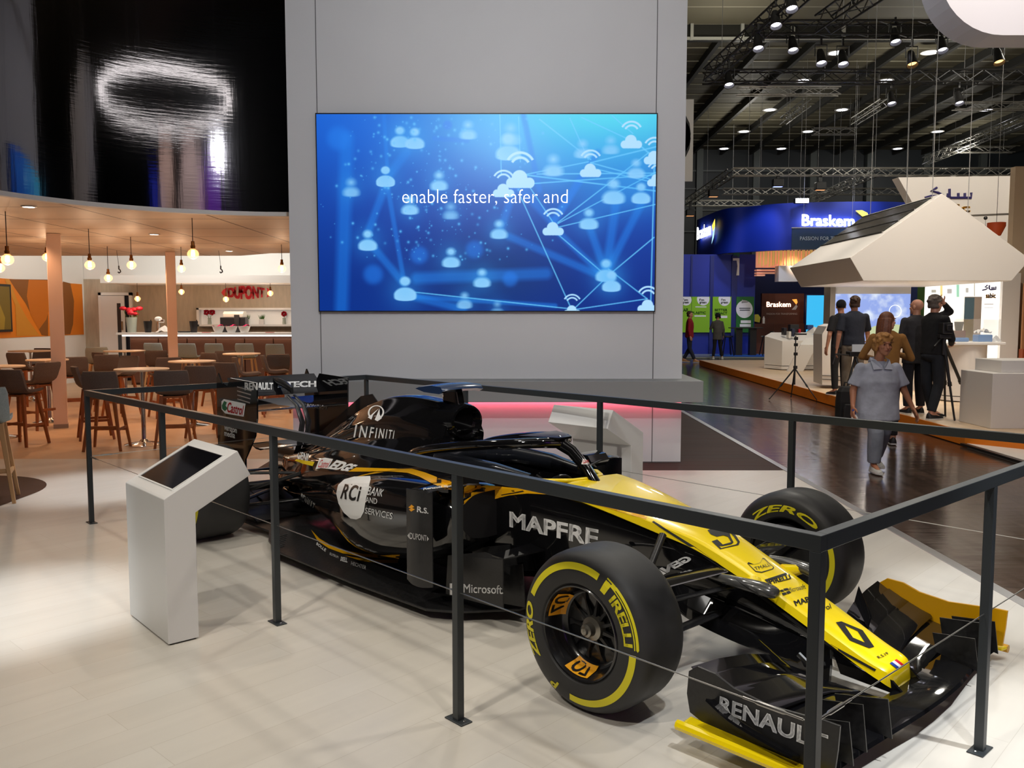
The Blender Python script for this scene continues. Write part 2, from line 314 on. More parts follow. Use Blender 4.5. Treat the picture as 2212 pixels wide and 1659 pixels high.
# ---------------------------------------------------------------- video wall
vw = thing('video_wall', 'large screen with glowing blue network picture on the white tower', 'screen', (-.28, 9.62, 1.69))
SX0, SX1, SZ0, SZ1 = -2.12, 1.567, 1.70, 3.822
MB().box(SX0-.012, SX1+.012, 9.6, 9.649, SZ0-.012, SZ1+.014).build('bezel', mat('bezel', (.01, .01, .015), .4), vw, world=True, bevel=.002)
def screen_picture():
    W_, H_ = 729, 423            # one sample per lamp of the display
    yy, xx = np.mgrid[0:H_, 0:W_].astype(float); px = 687.5+xx; py = 249+yy
    I = np.zeros((H_, W_, 3)); u = xx/W_; v = yy/H_
    top = np.array([20, 90, 205.]); bot = np.array([0, 45, 135.])
    I += top+(bot-top)*np.clip(v*1.15, 0, 1)[..., None]
    def glow(cx, cy, rx, ry, col, a=1, p=2):
        g = a*np.exp(-(((px-cx)/rx)**2+((py-cy)/ry)**2)**(p/2)); I[:] = I+(np.array(col, float)-I)*np.clip(g, 0, 1)[..., None]
    glow(1080, 250, 260, 120, (30, 150, 235), .75); glow(1250, 340, 260, 120, (40, 150, 240), .5); glow(1330, 225, 330, 125, (84, 222, 242), .97)
    glow(800, 270, 160, 90, (10, 100, 220), .4); glow(1060, 590, 150, 90, (0, 55, 110), .6); glow(700, 640, 200, 120, (0, 50, 140), .5)
    def line(x0, y0, x1, y1, w, col, a):
        dx, dy = x1-x0, y1-y0; L = math.hypot(dx, dy); t = ((px-x0)*dx+(py-y0)*dy)/L**2; tt = np.clip(t, 0, 1)
        d = np.hypot(px-x0-tt*dx, py-y0-tt*dy); g = a*np.clip(1.5-d/w, 0, 1)
        I[:] = I+(np.array(col, float)-I)*g[..., None]
    soft = (25, 125, 230); brt = (110, 205, 255)
    for q in [(752, 300, 735, 670, 14), (832, 250, 838, 360, 4), (838, 390, 795, 500, 8), (838, 400, 872, 610, 5), (880, 330, 840, 380, 9), (795, 520, 870, 610, 8), (890, 640, 1200, 660, 5),
              (890, 640, 1000, 668, 8), (1195, 490, 1310, 600, 7), (1310, 590, 1330, 440, 9), (1310, 590, 1390, 430, 8), (1310, 590, 1270, 480, 8), (1195, 480, 1290, 330, 7), (1195, 480, 1250, 390, 8),
              (1130, 250, 1165, 410, 6), (940, 300, 1010, 305, 5), (1310, 600, 1100, 510, 8), (900, 600, 1180, 590, 12), (1120, 380, 1080, 500, 8), (1195, 480, 1120, 400, 9)]: line(*q, soft, .55)
    for q in [(1125, 425, 1232, 660, 1.3), (1145, 405, 1195, 480, 1.2), (1155, 396, 1415, 378, 1.4), (1135, 378, 1415, 412, 1.6), (1160, 376, 1415, 374, 1.4), (1120, 380, 1270, 350, 1.3), (1275, 352, 1415, 318, 1.5),
              (1275, 352, 1415, 390, 1.3), (1285, 365, 1415, 395, 1.2), (1205, 480, 1400, 330, 1.3), (1205, 482, 1415, 372, 1.2), (1205, 490, 1415, 441, 1.2), (1205, 505, 1305, 590, 1.2), (1240, 668, 1320, 590, 1.3),
              (1320, 590, 1413, 512, 1.4), (1315, 580, 1400, 645, 1.3), (1245, 668, 1400, 645, 1.3), (1245, 668, 890, 630, 1.3), (1412, 330, 1408, 650, 1.5), (1080, 250, 1083, 375, 1.2), (1120, 255, 1124, 350, 1.1),
              (1165, 260, 1275, 345, 1.4), (1230, 258, 1270, 345, 1.2), (1255, 256, 1362, 305, 1.2), (1362, 300, 1410, 340, 1.6), (1320, 252, 1365, 290, 1.1)]: line(*q, brt, .8)
    def person(cx, cy, s, b, a=1, col=(165, 215, 252)):
        e = max(1.0, b)
        d1 = np.hypot((px-cx)/1.15, py-(cy-1.05*s))-.42*s
        bx = np.abs(px-cx)/(1.02*s); by = (py-cy-.12*s)/(.62*s)
        d2 = (np.maximum(bx**2.2, 0)+np.where(by < 0, np.abs(by)**1.5, np.abs(by)**5)-1)*s*.5
        g = a*np.clip(.5-np.minimum(d1, d2)/e, 0, 1); I[:] = I+(np.array(col, float)-I)*g[..., None]
        glow(cx, cy-.3*s, 1.7*s, 1.9*s, (60, 170, 245), .35*a)
    for q in [(866, 305, 20, 6), (898, 308, 20, 6), (834, 389, 20, 3), (949, 398, 18, 10), (760, 412, 17, 12, .8), (886, 450, 18, 9), (974, 462, 15, 14, .8), (794, 526, 20, 7), (874, 632, 24, 5), (974, 563, 19, 8),
              (1041, 607, 18, 9), (1078, 502, 18, 9), (1012, 290, 17, 12, .9), (1098, 328, 26, 8), (1103, 300, 20, 14, .6), (1195, 366, 20, 14), (1258, 330, 17, 12, .9), (1318, 322, 16, 13, .8), (1272, 480, 20, 8), (1325, 423, 24, 10),
              (1384, 425, 20, 6), (1373, 372, 18, 9, .9), (1310, 592, 22, 7), (1322, 615, 20, 5), (1003, 655, 16, 9, .8), (1074, 672, 14, 9, .6)]: person(*q)
    for cx, cy, r in [(805, 592, 22), (1102, 602, 17), (735, 300, 26), (905, 550, 20), (1025, 538, 20), (968, 272, 10)]: glow(cx, cy, r, r, (30, 125, 235), .6, 5)
    rs = np.random.RandomState(4)
    for k in range(300):
        cx = rs.normal(930, 105); cy = rs.uniform(255, 560)
        if 690 < cx < 1410: glow(cx, cy, *(2*[rs.choice([.9, 1.3, 2.0, 3])]), (95, 190, 250), rs.uniform(.4, .95))
    def cloud(cx, cy, s):        # crisp cloud with two radio arcs
        d = np.minimum.reduce([np.hypot(px-cx-ox*s, py-cy-oy*s)-r*s for ox, oy, r in ((-.05, -.12, .52), (-.6, .22, .36), (.6, .22, .36), (-.3, .2, .38), (.3, .2, .38), (0, .25, .33))])
        d = np.maximum(d, py-cy-.56*s); g = np.clip(.5-d/1.5, 0, 1)
        for R in (.62, .95):
            rr = np.abs(np.hypot(px-cx, py-(cy-.85*s))-R*s)-.085*s; an = (py-(cy-.85*s) < -.55*np.abs(px-cx)); g = np.maximum(g, np.clip(.5-rr/1.5, 0, 1)*an)
        I[:] = I+(np.array((175, 222, 255), float)-I)*g[..., None]
    for q in [(1362, 308, 24), (1275, 369, 24), (1195, 494, 24), (1124, 388, 32), (1088, 412, 24), (1412, 342, 24), (1418, 390, 22), (1237, 672, 20), (1402, 662, 24)]: cloud(*q)
    return np.clip(I, 0, 255)
I_ = screen_picture(); H_, W_ = I_.shape[:2]
m_ = MB(); xs_ = np.linspace(SX0, SX1, W_); zs_ = np.linspace(SZ1, SZ0, H_)
me_ = bpy.data.meshes.new('display'); nv_ = W_*H_
co_ = np.empty((H_, W_, 3), np.float32); co_[..., 0] = xs_[None]; co_[..., 1] = 9.5985; co_[..., 2] = zs_[:, None]
ii_ = np.arange(nv_).reshape(H_, W_); qd_ = np.stack([ii_[1:, :-1], ii_[1:, 1:], ii_[:-1, 1:], ii_[:-1, :-1]], -1).reshape(-1, 4)
me_.vertices.add(nv_); me_.vertices.foreach_set('co', co_.ravel()); me_.loops.add(qd_.size); me_.loops.foreach_set('vertex_index', qd_.ravel().astype(np.int32))
me_.polygons.add(len(qd_)); me_.polygons.foreach_set('loop_start', (np.arange(len(qd_))*4).astype(np.int32)); me_.update(calc_edges=True)
at_ = me_.color_attributes.new('picture', 'FLOAT_COLOR', 'POINT')
cc_ = np.ones((nv_, 4), np.float32); q_ = I_.reshape(-1, 3)/255; cc_[:, :3] = np.where(q_ < .04045, q_/12.92, ((q_+.055)/1.055)**2.4); at_.data.foreach_set('color', cc_.ravel())
ms_ = mat('screen_picture', (0, 0, 0), .35); nt_ = ms_.node_tree; va_ = nt_.nodes.new('ShaderNodeVertexColor'); va_.layer_name = 'picture'
nt_.links.new(va_.outputs[0], nt_.nodes['Principled BSDF'].inputs['Emission Color']); nt_.nodes['Principled BSDF'].inputs['Emission Strength'].default_value = 1.0
me_.materials.append(ms_); do_ = bpy.data.objects.new('display', me_); COL.objects.link(do_); do_.parent = vw; do_.matrix_parent_inverse = PM[vw.name].inverted()
GLOWW = mat('screen_white', (.9, .95, 1), .5, emit=(.9, .97, 1), es=1.0)
m_ = MB(); Yt = 9.5985
plane_letters(m_, glyphs('enable faster, safer and', -.012), at(869, 443.5, Y=Yt), at(1226, 443.5, Y=Yt), at(869, 409, Y=Yt))
m_.build('screen_text', GLOWW, vw, world=True, fixn=False)
# ---------------------------------------------------------------- barrier railing around the car
E0 = Vector((.8255, 2.2973, 0)); ang = 2.31751; ru = Vector((math.cos(ang), math.sin(ang), 0)); rn = Vector((.73390, .67926, 0)); S1, S2, RH = 1.5375, 1.2994, 1.0623
RAIL = mat('rail_paint', rgb(52, 57, 60), .38, spec=.5)
rl = thing('barrier_railing', 'dark grey square steel railing that fences in the racing car', 'railing', tuple(E0))
def rp(i, j, z=0): return E0+ru*S1*i+rn*S2*j+Vector((0, 0, z))
hw = .017
ring = [rp(0, 0), rp(4, 0), rp(4, 2), rp(0, 2)]
for a, c in ((0, 1), (1, 2), (2, 3), (3, 0)):
    d = (ring[c]-ring[a]).normalized()*(hw if a % 2 == 0 else -hw)
    MB().bar(ring[a]-d+Vector((0, 0, RH-.023)), ring[c]+d+Vector((0, 0, RH-.023)), .034, .046).build('top_rail', RAIL, rl, world=True, bevel=.002)
for i, j in [(0, 0), (1, 0), (2, 0), (3, 0), (4, 0), (4, 1), (4, 2), (3, 2), (2, 2), (1, 2), (0, 2), (0, 1)]:
    p = rp(i, j); M_ = Matrix.Translation(p) @ Matrix.Rotation(ang, 4, 'Z')
    po = MB().box(-hw, hw, -hw, hw, .0, RH-.046, M_).build('post', RAIL, rl, world=True, bevel=.002)
    bx = .055 if j in (0, 2) and i not in (0, 4) or (i, j) == (0, 0) or (i, j) == (4, 0) else .03; by = .03 if bx > .04 else .055
    bp = MB().box(-bx, bx, -by, by, .0, .006, M_).build('base_plate', RAIL, po, bevel=.003)
    bp.matrix_parent_inverse = PM[rl.name].inverted(); bp.matrix_parent_inverse = Matrix(); bp.matrix_parent_inverse = (PM[rl.name] @ po.matrix_parent_inverse).inverted()
    for s_ in (-1, 1):
        so = MB().lathe([(.007, 0), (.007, .004), (.003, .006)], 8, M_ @ Vector((s_*bx*.68 if bx > .04 else 0, s_*by*.68 if by > .04 else 0, .006))).build('screw', CHROME, po)
        so.matrix_parent_inverse = bp.matrix_parent_inverse.copy()
CZ = .535
CBL = mat('steel_cable', (.45, .44, .42), .35, 1)
for a, c in (((0, 0), (4, 0)), ((4, 0), (4, 2)), ((4, 2), (0, 2)), ((0, 2), (0, 0))):
    p, q = rp(*a, CZ), rp(*c, CZ); m_ = MB().tube([p, q], .0022, 6); d = (q-p).normalized()
    for s_, e_ in ((p+d*.03, d), (q-d*.03, -d)): m_.tube([s_, s_+e_*.05, s_+e_*.06, s_+e_*.14, s_+e_*.15, s_+e_*.19], [.004, .004, .007, .007, .004, .004], 8)
    m_.build('cable', CBL, rl, world=True, smooth=40)
# ---------------------------------------------------------------- two information kiosks
KW = mat('kiosk_white', (.80, .80, .79), .35)
def kiosk(label, B, wdir, ddir, n):
    k = thing('information_kiosk', label, 'kiosk', (B[0], B[1], 0))
    w = Vector((*wdir, 0)); d = Vector((*ddir, 0)); B = Vector((*B, 0)); Pf = lambda a, dd, z: B+w*a+d*dd+Vector((0, 0, z))
    prof = [(0, .008), (.155, .008), (.155, .655), (.452, .812), (.383, .945), (.02, .75), (0, .735)]
    prof = [(0, .008), (.155, .008), (.155, .655), (.452, .812), (.383, .947), (.012, .75), (0, .742)]
    # slanted top with a rectangular recess: built as a solid body plus frame
    m_ = MB(); body = [Pf(0, a, z) for a, z in prof]; m_.prism(body, w*.5876)
    t0, t1 = Vector((.012, .75)), Vector((.383, .947)); tn = Vector((-(t1-t0).y, (t1-t0).x)).normalized()
    m_.build('body', KW, k, world=True, bevel=.003)
    MB().prism([Pf(a, dd, .0005) for a, dd in ((.012, .012), (.5756, .012), (.5756, .143), (.012, .143))], (0, 0, .0075)).build('plinth', DARK, k, world=True)
    ax = (t1-t0).normalized(); L = (t1-t0).length
    def TP(u, s, h): q = t0+ax*(s*L)+tn*h; return Pf(u*.5876, q.x, q.y)
    f = MB(); o_, i_ = [(0.075, .12), (.93, .12), (.93, .87), (.075, .87)], [(.09, .14), (.915, .14), (.915, .85), (.09, .85)]
    for a in range(4):
        c = (a+1) % 4; f.add([TP(*o_[a], .004), TP(*o_[c], .004), TP(*i_[c], .004), TP(*i_[a], .004), TP(*o_[a], -.004), TP(*o_[c], -.004), TP(*i_[c], -.004), TP(*i_[a], -.004)], [(0, 1, 2, 3), (0, 4, 5, 1), (3, 2, 6, 7)])
    f.build('screen_frame', KW, k, world=True)
    g = MB(); g.poly([TP(*q, .0012) for q in i_]); g.build('touch_screen', mat('dark_glass', (.006, .006, .008), .06, spec=.7), k, world=True)
    h = MB(); c0 = Pf(.29, .30, .7318); sl = Vector((.297, .157)).normalized()
    h.tube([c0, c0-(d*(-sl.y)+Vector((0, 0, sl.x)))*-.004], .022, 16); h.build('lock_cover', mat('lock_grey', (.25, .25, .24), .4), k, world=True)
    return k
kiosk('white angled info kiosk with dark touch screen in front of the railing', (-1.717, 4.221), (-.6572, .7537), (.7537, .6572), 0)
kiosk('white angled info kiosk behind the far railing, seen from its back', (1.02, 6.69), (-.715, .70), (-.70, -.715), 1)
# ================================================================ THE RACING CAR  (car space: x forward from the front axle, y to its left, z up)
CARLOC, CARRZ = (.98771, 4.17387, 0), -.799457
BLK = mat('gloss_black', (.006, .006, .007), .07, spec=.5, coat=.6)
BLK2 = mat('satin_carbon', (.011, .011, .012), .34, noise=(60, (.018, .018, .019), .06))
YEL = mat('race_yellow', rgb(255, 224, 10), .26, spec=.5, coat=.5)
GOLD = mat('deep_yellow', rgb(238, 176, 12), .28, coat=.4)
RUB = mat('tyre_rubber', (.014, .014, .0145), .55, noise=(5, (.03, .03, .03), .12))
WHT = mat('decal_white', (.88, .89, .89), .4); LYEL = mat('tyre_yellow', rgb(226, 214, 30), .5)
DBLK = mat('decal_black', (.012, .012, .012), .4); RED = mat('decal_red', rgb(206, 22, 40), .45); GRN = mat('decal_green', rgb(10, 110, 70), .45)
ORG = mat('decal_amber', rgb(250, 175, 30), .45)
car = thing('racing_car', 'black and yellow open wheel racing car parked inside the railing', 'racing car', CARLOC, CARRZ)
CMI = (Matrix.Translation(Vector(CARLOC)) @ Matrix.Rotation(CARRZ, 4, 'Z')).inverted()
BODY = MB()                 # everything lettering can stick to
def cpart(m_, name, material, parent=car, body=True, **k):
    if body:
        b = len(BODY.v); BODY.v += m_.v; BODY.f += [tuple(i+b for i in q) for q in m_.f]
    return m_.build(name, material, parent, **k)
def ringloft(st, half, n=5, mirror=True, ns=0):
    """st: station rows -> half(row) gives half section (y,z) from top to bottom; mirrored into a full ring"""
    rows = spl(st, n); rings = []
    for r in rows:
        h = half(r)
        if ns: h = [tuple(q) for q in spl(h, ns)]
        full = [(r[0], y, z) for y, z in h]+([(r[0], -y, z) for y, z in h[::-1] if abs(y) > 1e-6] if mirror else [])
        rings.append(full)
    return MB().loft(rings)
# --- chassis tub with the open cockpit (inner recess between x = -.8 and -1.85)
tub = [(.84, .10, .195, .135, 0), (.6, .122, .30, .18, 0), (.4, .128, .39, .22, 0), (.2, .135, .48, .26, 0), (0, .155, .555, .29, 0), (-.2, .185, .60, .29, 0), (-.45, .225, .645, .27, 0), (-.72, .27, .69, .24, 0),
       (-.80, .285, .70, .22, .03), (-.90, .30, .715, .21, .22), (-1.1, .325, .735, .18, .3), (-1.4, .35, .75, .13, .3), (-1.7, .36, .745, .1, .3), (-1.84, .355, .735, .1, .2), (-1.92, .35, .72, .1, 0), (-2.15, .33, .68, .1, 0)]
def tubh(r):
    x, w, zt, zb, d = r; d = max(d, 0)
    wi = w-.06-.03*min(1, d*5)
    return [(0.0001, zt-d), (wi*.75, zt-d), (wi, zt-d*.25), (wi+.03, zt-.002), (w-.012, zt-.008), (w, zt-.05), (w*1.0, (zt+zb)/2), (w*.93, zb+.05), (w*.7, zb), (0.0001, zb)]
cpart(ringloft(tub, tubh, 4), 'chassis', BLK, smooth=40)
# --- yellow nose shell
nose = [(.925, .06, .165, .05), (.912, .092, .188, .06), (.88, .112, .205, .055), (.80, .118, .235, .05), (.6, .126, .328, .045), (.4, .132, .42, .045), (.2, .138, .507, .045), (0, .158, .585, .045), (-.2, .19, .635, .045), (-.45, .232, .69, .04), (-.66, .262, .728, .035), (-.8, .275, .745, .03)]
def noseh(r):
    x, w, zt, h = r
    return [(0.0001, zt+.006), (w*.5, zt+.005), (w*.86, zt), (w, zt-.010), (w+.012, zt-h), (w-.01, zt-h-.012), (0.0001, zt-h-.012)]
ns_ = cpart(ringloft(nose, noseh, 5), 'nose_cone', YEL, smooth=30)
# --- cape under the nose and its struts
m_ = MB()
for s_ in (1, -1):
    rings = []
    for x, y0, z0, z1, y1 in spl([(.66, .10, .07, .22, .12), (.45, .15, .13, .25, .13), (.22, .19, .17, .29, .14), (0, .2, .215, .33, .15), (-.12, .17, .255, .36, .16)], 5):
        rings.append([(x, s_*(y0+.02), z0), (x, s_*(y0+.012), (z0+z1)/2), (x, s_*y1, z1), (x, s_*(y1-.02), z1), (x, s_*(y0-.01), (z0+z1)/2), (x, s_*y0, z0-.004)])
    m_.loft(rings)
    m_.prism([(.70, s_*.085, .12), (.98, s_*.085, .10), (.90, s_*.085, .17), (.66, s_*.10, .24)], (0, s_*.014, 0))
cpart(m_, 'nose_cape', BLK, smooth=40)
for s_ in (1, -1):   # pods on the nose flanks
    m_ = MB(); c = []
    for x, y, z, a, b in spl([(.05, .19, .44, .004, .004), (.12, .2, .445, .018, .02), (.25, .225, .452, .036, .024), (.36, .215, .448, .046, .028), (.42, .205, .44, .046, .028), (.45, .20, .435, .03, .02), (.455, .2, .433, .004, .004)], 3):
        c.append([(x, s_*(y+a*math.cos(t)), z+b*math.sin(t)) for t in [2*PI*k/12 for k in range(12)]])
    m_.loft(c); cpart(m_, 'nose_pod', mat('pod_grey', (.06, .06, .056), .2, coat=.5), smooth=50)
    m_ = MB().tube([(.30, s_*.13, .43), (.33, s_*.17, .435), (.36, s_*.205, .44)], [.04, .03, .022], 8); cpart(m_, 'pod_mount', YEL, smooth=50)
# --- cockpit: head surround, wheel, rim strip
m_ = MB()
for s_ in (1, -1): m_.tube([(-1.86, s_*.2, .74), (-1.6, s_*.245, .76), (-1.3, s_*.24, .755), (-1.05, s_*.21, .74)], [.06, .055, .05, .03], 8)
m_.tube([(-1.86, -.2, .74), (-1.9, 0, .76), (-1.86, .2, .74)], .06, 8)
cpart(m_, 'head_surround', mat('cockpit_foam', (.012, .014, .02), .25, coat=.5), smooth=60, body=False)
m_ = MB()
for s_ in (1, -1): m_.tube([(-1.06, s_*.235, .735), (-.92, s_*.205, .745), (-.82, s_*.12, .748), (-.79, 0.0, .75)], [.012, .014, .014, .012], 8)
cpart(m_, 'cockpit_lip', YEL, smooth=60, body=False)
m_ = MB().tube([(-1.02, .11*math.cos(t), .655+.075*math.sin(t)) for t in [2*PI*k/16 for k in range(17)]], .014, 8); m_.box(-1.03, -1.01, -.07, .07, .62, .70)
cpart(m_, 'steering_wheel', BLK2, body=False, smooth=40)
# --- engine cover
ec = [(-1.86, .10, 1.085, .155, .93, .20, .80), (-2.0, .10, 1.10, .165, .95, .25, .76), (-2.3, .095, 1.115, .17, .96, .31, .72), (-2.6, .075, 1.085, .16, .93, .33, .68), (-2.9, .055, 1.0, .135, .86, .31, .63), (-3.15, .04, .885, .12, .77, .28, .60),
      (-3.4, .03, .765, .11, .68, .25, .56), (-3.6, .025, .66, .10, .60, .2, .52), (-3.85, .02, .58, .08, .54, .15, .48), (-4.0, .02, .55, .07, .52, .1, .46)]
def ech(r):
    x, a, zt, b, zm, e, ze = r
    return [(0.0001, zt), (a*.6, zt-.008), (a, zt-.04), (b, zm), (b*1.12, (zm+ze)/2+.02), (e*.85, ze+.03), (e, ze-.04), (e+.04, ze-.14), (e*.8, .36), (0.0001, .34)]
cpart(ringloft(ec, ech, 4, ns=3), 'engine_cover', BLK, smooth=60)
MB().prism([(-2.78, -.004, 1.02), (-2.86, -.004, 1.085), (-3.0, -.004, 1.06), (-3.7, -.004, .66), (-3.7, -.004, .60), (-3.0, -.004, .93)], (0, .008, 0)).build('shark_fin', BLK, car)
m_ = MB(); R_ = [[(x, w*math.cos(t), zc+h*math.sin(t)*(1 if math.sin(t) > 0 else 1.0)) for t in [2*PI*k/28 for k in range(28)]] for x, w, h, zc in
     [(-2.02, .155, .125, .965), (-1.86, .145, .12, .972), (-1.825, .128, .108, .973), (-1.822, .112, .095, .973), (-1.9, .095, .08, .97), (-2.1, .05, .05, .96)]]
m_.loft(R_, caps=True); ai = cpart(m_, 'air_intake', BLK, smooth=50, body=False)
m_ = MB(); m_.lathe([(.001, 0), (.095, 0), (.095, .003), (.001, .003)], 24, M=Matrix.Translation((-1.905, 0, .97)) @ Matrix.Rotation(PI/2, 4, 'Y') @ Matrix.Scale(.85, 4, (1, 0, 0)))
m_.build('intake_mouth', mat('intake_dark', (.002, .002, .003), .9), ai)
m_ = MB(); R_ = [[(x, w*math.cos(t), .86+h*math.sin(t)) for t in [2*PI*k/20 for k in range(20)]] for x, w, h in [(-2.0, .13, .075), (-1.88, .125, .075), (-1.85, .11, .062), (-1.86, .08, .045)]]
cpart(m_.loft(R_), 'lower_intake', BLK, smooth=50, body=False)
m_ = MB(); m_.prism([(-2.04, -.03, 1.06), (-1.87, -.03, 1.05), (-1.90, -.03, 1.17), (-2.03, -.03, 1.17)], (0, .06, 0)); cpart(m_, 'camera_stalk', BLK, bevel=.008, body=False)
m_ = MB(); m_.loft([[(x, y, z+h) for x, h in ((-1.86, -.004), (-1.885, .024), (-1.98, .028), (-2.1, .012), (-2.14, .0), (-2.05, -.018), (-1.9, -.022))] for y, z in ((-.17, 1.178), (-.11, 1.186), (0, 1.188), (.11, 1.186), (.17, 1.178))])
cpart(m_, 'roll_hoop_camera', mat('camera_blue', (.01, .03, .09), .2, coat=.6), smooth=50, body=False)
# --- sidepods
sp = [(-1.20, .30, .645, .685, .40), (-1.3, .28, .685, .712, .32), (-1.5, .25, .70, .715, .25), (-1.9, .2, .695, .69, .18), (-2.25, .2, .635, .635, .14), (-2.55, .16, .535, .575, .125), (-2.85, .12, .41, .52, .125), (-3.2, .08, .29, .45, .13), (-3.6, .05, .2, .37, .15), (-3.9, .04, .15, .34, .17)]
def sph(r, s_):
    x, yi, yo, zt, zb = r; zm = zb+(zt-zb)*.55
    h = [(yi, zt+.015), ((yi+yo)*.5, zt+.01), (yo-.10, zt-.012), (yo-.02, zt-.07), (yo, zm), (yo-.025, zb+.11), (yo-.10, zb+.025), (yo-.22, zb), (yi, zb)]
    return [tuple(q) for q in spl(h, 3)]
for s_ in (-1, 1):
    rows = spl(sp, 6); m_ = MB(); m_.loft([[(r[0], s_*y, z) for y, z in sph(r, s_)] for r in rows])
    sd = cpart(m_, 'sidepod', BLK, smooth=60)
    m_ = MB(); r0 = [(-1.197, s_*y, z) for y, z in sph(sp[0], s_)]; c0 = Vector((-1.197, s_*.47, .54))
    m_.poly([c0+(Vector(q)-c0)*.86 for q in r0]); m_.build('inlet', mat('intake_dark'), sd)
    m_ = MB()       # outer flank panel and the blade above it
    m_.loft([[(x, s_*(y+.012), z), (x, s_*y, z)] for x, y, z in []] or [[(x, s_*(y+o_), z) for o_, z in ((0, z0), (.006, z0), (.006, (z0+z1)/2), (.006, z1), (0, z1), (0, (z0+z1)/2))] for x, y, z0, z1 in spl([(-1.42, .79, .215, .715), (-1.36, .80, .20, .72), (-1.28, .80, .20, .725), (-1.205, .785, .215, .725)], 4)])
    cpart(m_, 'turning_vane', BLK2, smooth=40)
    m_ = MB(); m_.loft([[(x, s_*y, z+h) for x, h in ((x0, 0), (x0-.03, .012), (x0-.12, .01), (x0-.15, 0), (x0-.1, -.006), (x0-.02, -.008))] for y, x0, z in ((.80, -1.22, .722), (.7, -1.2, .735), (.55, -1.18, .735), (.38, -1.16, .71))])
    cpart(m_, 'flow_blade', BLK, smooth=40)
    m_ = MB()       # bargeboards
    m_.prism([(-.86, s_*.6, .14), (-.86, s_*.6, .40), (-1.0, s_*.6, .41), (-1.28, s_*.615, .34), (-1.30, s_*.615, .12)], (0, s_*.008, 0)); cpart(m_, 'bargeboard', BLK2)
    for k, (xx, yy, zt) in enumerate(((-1.0, .50, .33), (-1.1, .45, .36), (-1.2, .4, .38))):
        m_ = MB().prism([(xx+.12, s_*(yy-.08), .1), (xx+.1, s_*(yy-.08), zt), (xx-.12, s_*yy, zt-.05), (xx-.14, s_*yy, .1)], (0, s_*.006, 0)); cpart(m_, 'bargeboard', BLK2)
    m_ = MB().prism([(-.86, s_*.3, .385), (-.86, s_*.6, .395), (-.93, s_*.62, .405), (-.97, s_*.3, .40)], (0, 0, .008)); cpart(m_, 'boomerang_vane', BLK)
    m_ = MB().tube([(-1.25, s_*.38, .72), (-1.25, s_*.52, .75), (-1.24, s_*.58, .752)], .013, 8); mi = cpart(m_, 'mirror_stalk', BLK, smooth=40, body=False)
    m_ = MB(); m_.loft([[(x, s_*y, .735+h) for x, h in ((-1.35, -.04), (-1.34, .035), (-1.30, .046), (-1.22, .038), (-1.19, 0), (-1.22, -.038), (-1.30, -.046))] for y in (.47, .49, .62, .645)]); ms = cpart(m_, 'mirror', BLK, smooth=35, body=True)
# --- halo
m_ = MB(); m_.tube([(-.74, 0, .70), (-.82, 0, .80), (-.93, 0, .885), (-1.04, 0, .93)], [.035, .03, .033, .04], 10, up=(0, 1, 0))
arcs = [(-1.0, 0, .925), (-1.08, -.12, .93), (-1.25, -.225, .915), (-1.5, -.29, .885), (-1.75, -.315, .845), (-1.95, -.31, .80), (-2.05, -.29, .75)]
pts = [tuple(q) for q in spl(arcs, 4)]; pts = [(x, -y, z) for x, y, z in pts[::-1]]+pts[1:]
m_.tube(pts, .031, 10); m_.prism([(-.98, -.05, .95), (-1.2, -.16, .952), (-1.2, .16, .952), (-.98, .05, .95)], (0, 0, .012))
cpart(m_, 'halo', BLK, smooth=60)
# --- floor and diffuser
fl = [(-.95, .40), (-1.15, .66), (-1.3, .76), (-2.0, .78), (-2.9, .76), (-3.2, .66), (-3.45, .52), (-4.15, .5)]
m_ = MB().prism([(x, -y, .055) for x, y in fl]+[(x, y, .055) for x, y in fl[::-1]], (0, 0, .014)); cpart(m_, 'floor_plate', BLK2, bevel=.003)
m_ = MB()
for y in (-.48, -.3, -.12, .12, .3, .48): m_.prism([(-3.7, y, .07), (-4.25, y, .075), (-4.25, y, .26), (-4.0, y, .2)], (0, .006, 0))
m_.prism([(-3.7, -.48, .08), (-3.7, .48, .08), (-4.25, .48, .26), (-4.25, -.48, .26)], (0, 0, .008)); cpart(m_, 'diffuser', BLK2, body=False)
m_ = MB()
for k in range(7): m_.prism([(-2.95-.045*k, -.75+.03*k, .0702), (-2.97-.045*k, -.75+.03*k, .0702), (-3.0-.045*k, -.66+.03*k, .0702), (-2.98-.045*k, -.66+.03*k, .0702)], (0, 0, .002))
m_.build('floor_slot', DARK, car)
m_ = MB().box(-4.3, -3.85, -.06, .06, .30, .42); cpart(m_, 'crash_structure', BLK2, bevel=.02, body=False)
m_ = MB().tube([(-3.9, 0, .50), (-4.22, 0, .52)], [.05, .055], 14); cpart(m_, 'exhaust_pipe', mat('exhaust', (.1, .09, .08), .35, 1), smooth=40, body=False)
# --- rear wing
RWY = .402
for s_ in (-1, 1):
    y = s_*RWY
    ep = [(-3.785, 1.135), (-3.795, .86), (-3.83, .72), (-3.93, .60), (-4.0, .52), (-4.03, .38), (-4.12, .36), (-4.46, .40), (-4.47, .75), (-4.46, 1.135), (-4.435, 1.18), (-4.37, 1.10), (-4.28, 1.075), (-4.22, 1.15)]
    m_ = MB().prism([(x, y, z) for x, z in ep], (0, s_*.012, 0)); e_ = cpart(m_, 'endplate', BLK)
    m_ = MB()
    for k in range(4): m_.prism([(-3.87-.01*k, y+s_*.0125, 1.075-.032*k), (-4.1, y+s_*.0125, 1.09-.032*k), (-4.1, y+s_*.0125, 1.083-.032*k), (-3.87-.01*k, y+s_*.0125, 1.066-.032*k)], (0, s_*.003, 0))
    m_.build('louvre_slot', mat('louvre_glint', (.5, .5, .5), .3, .6), e_)
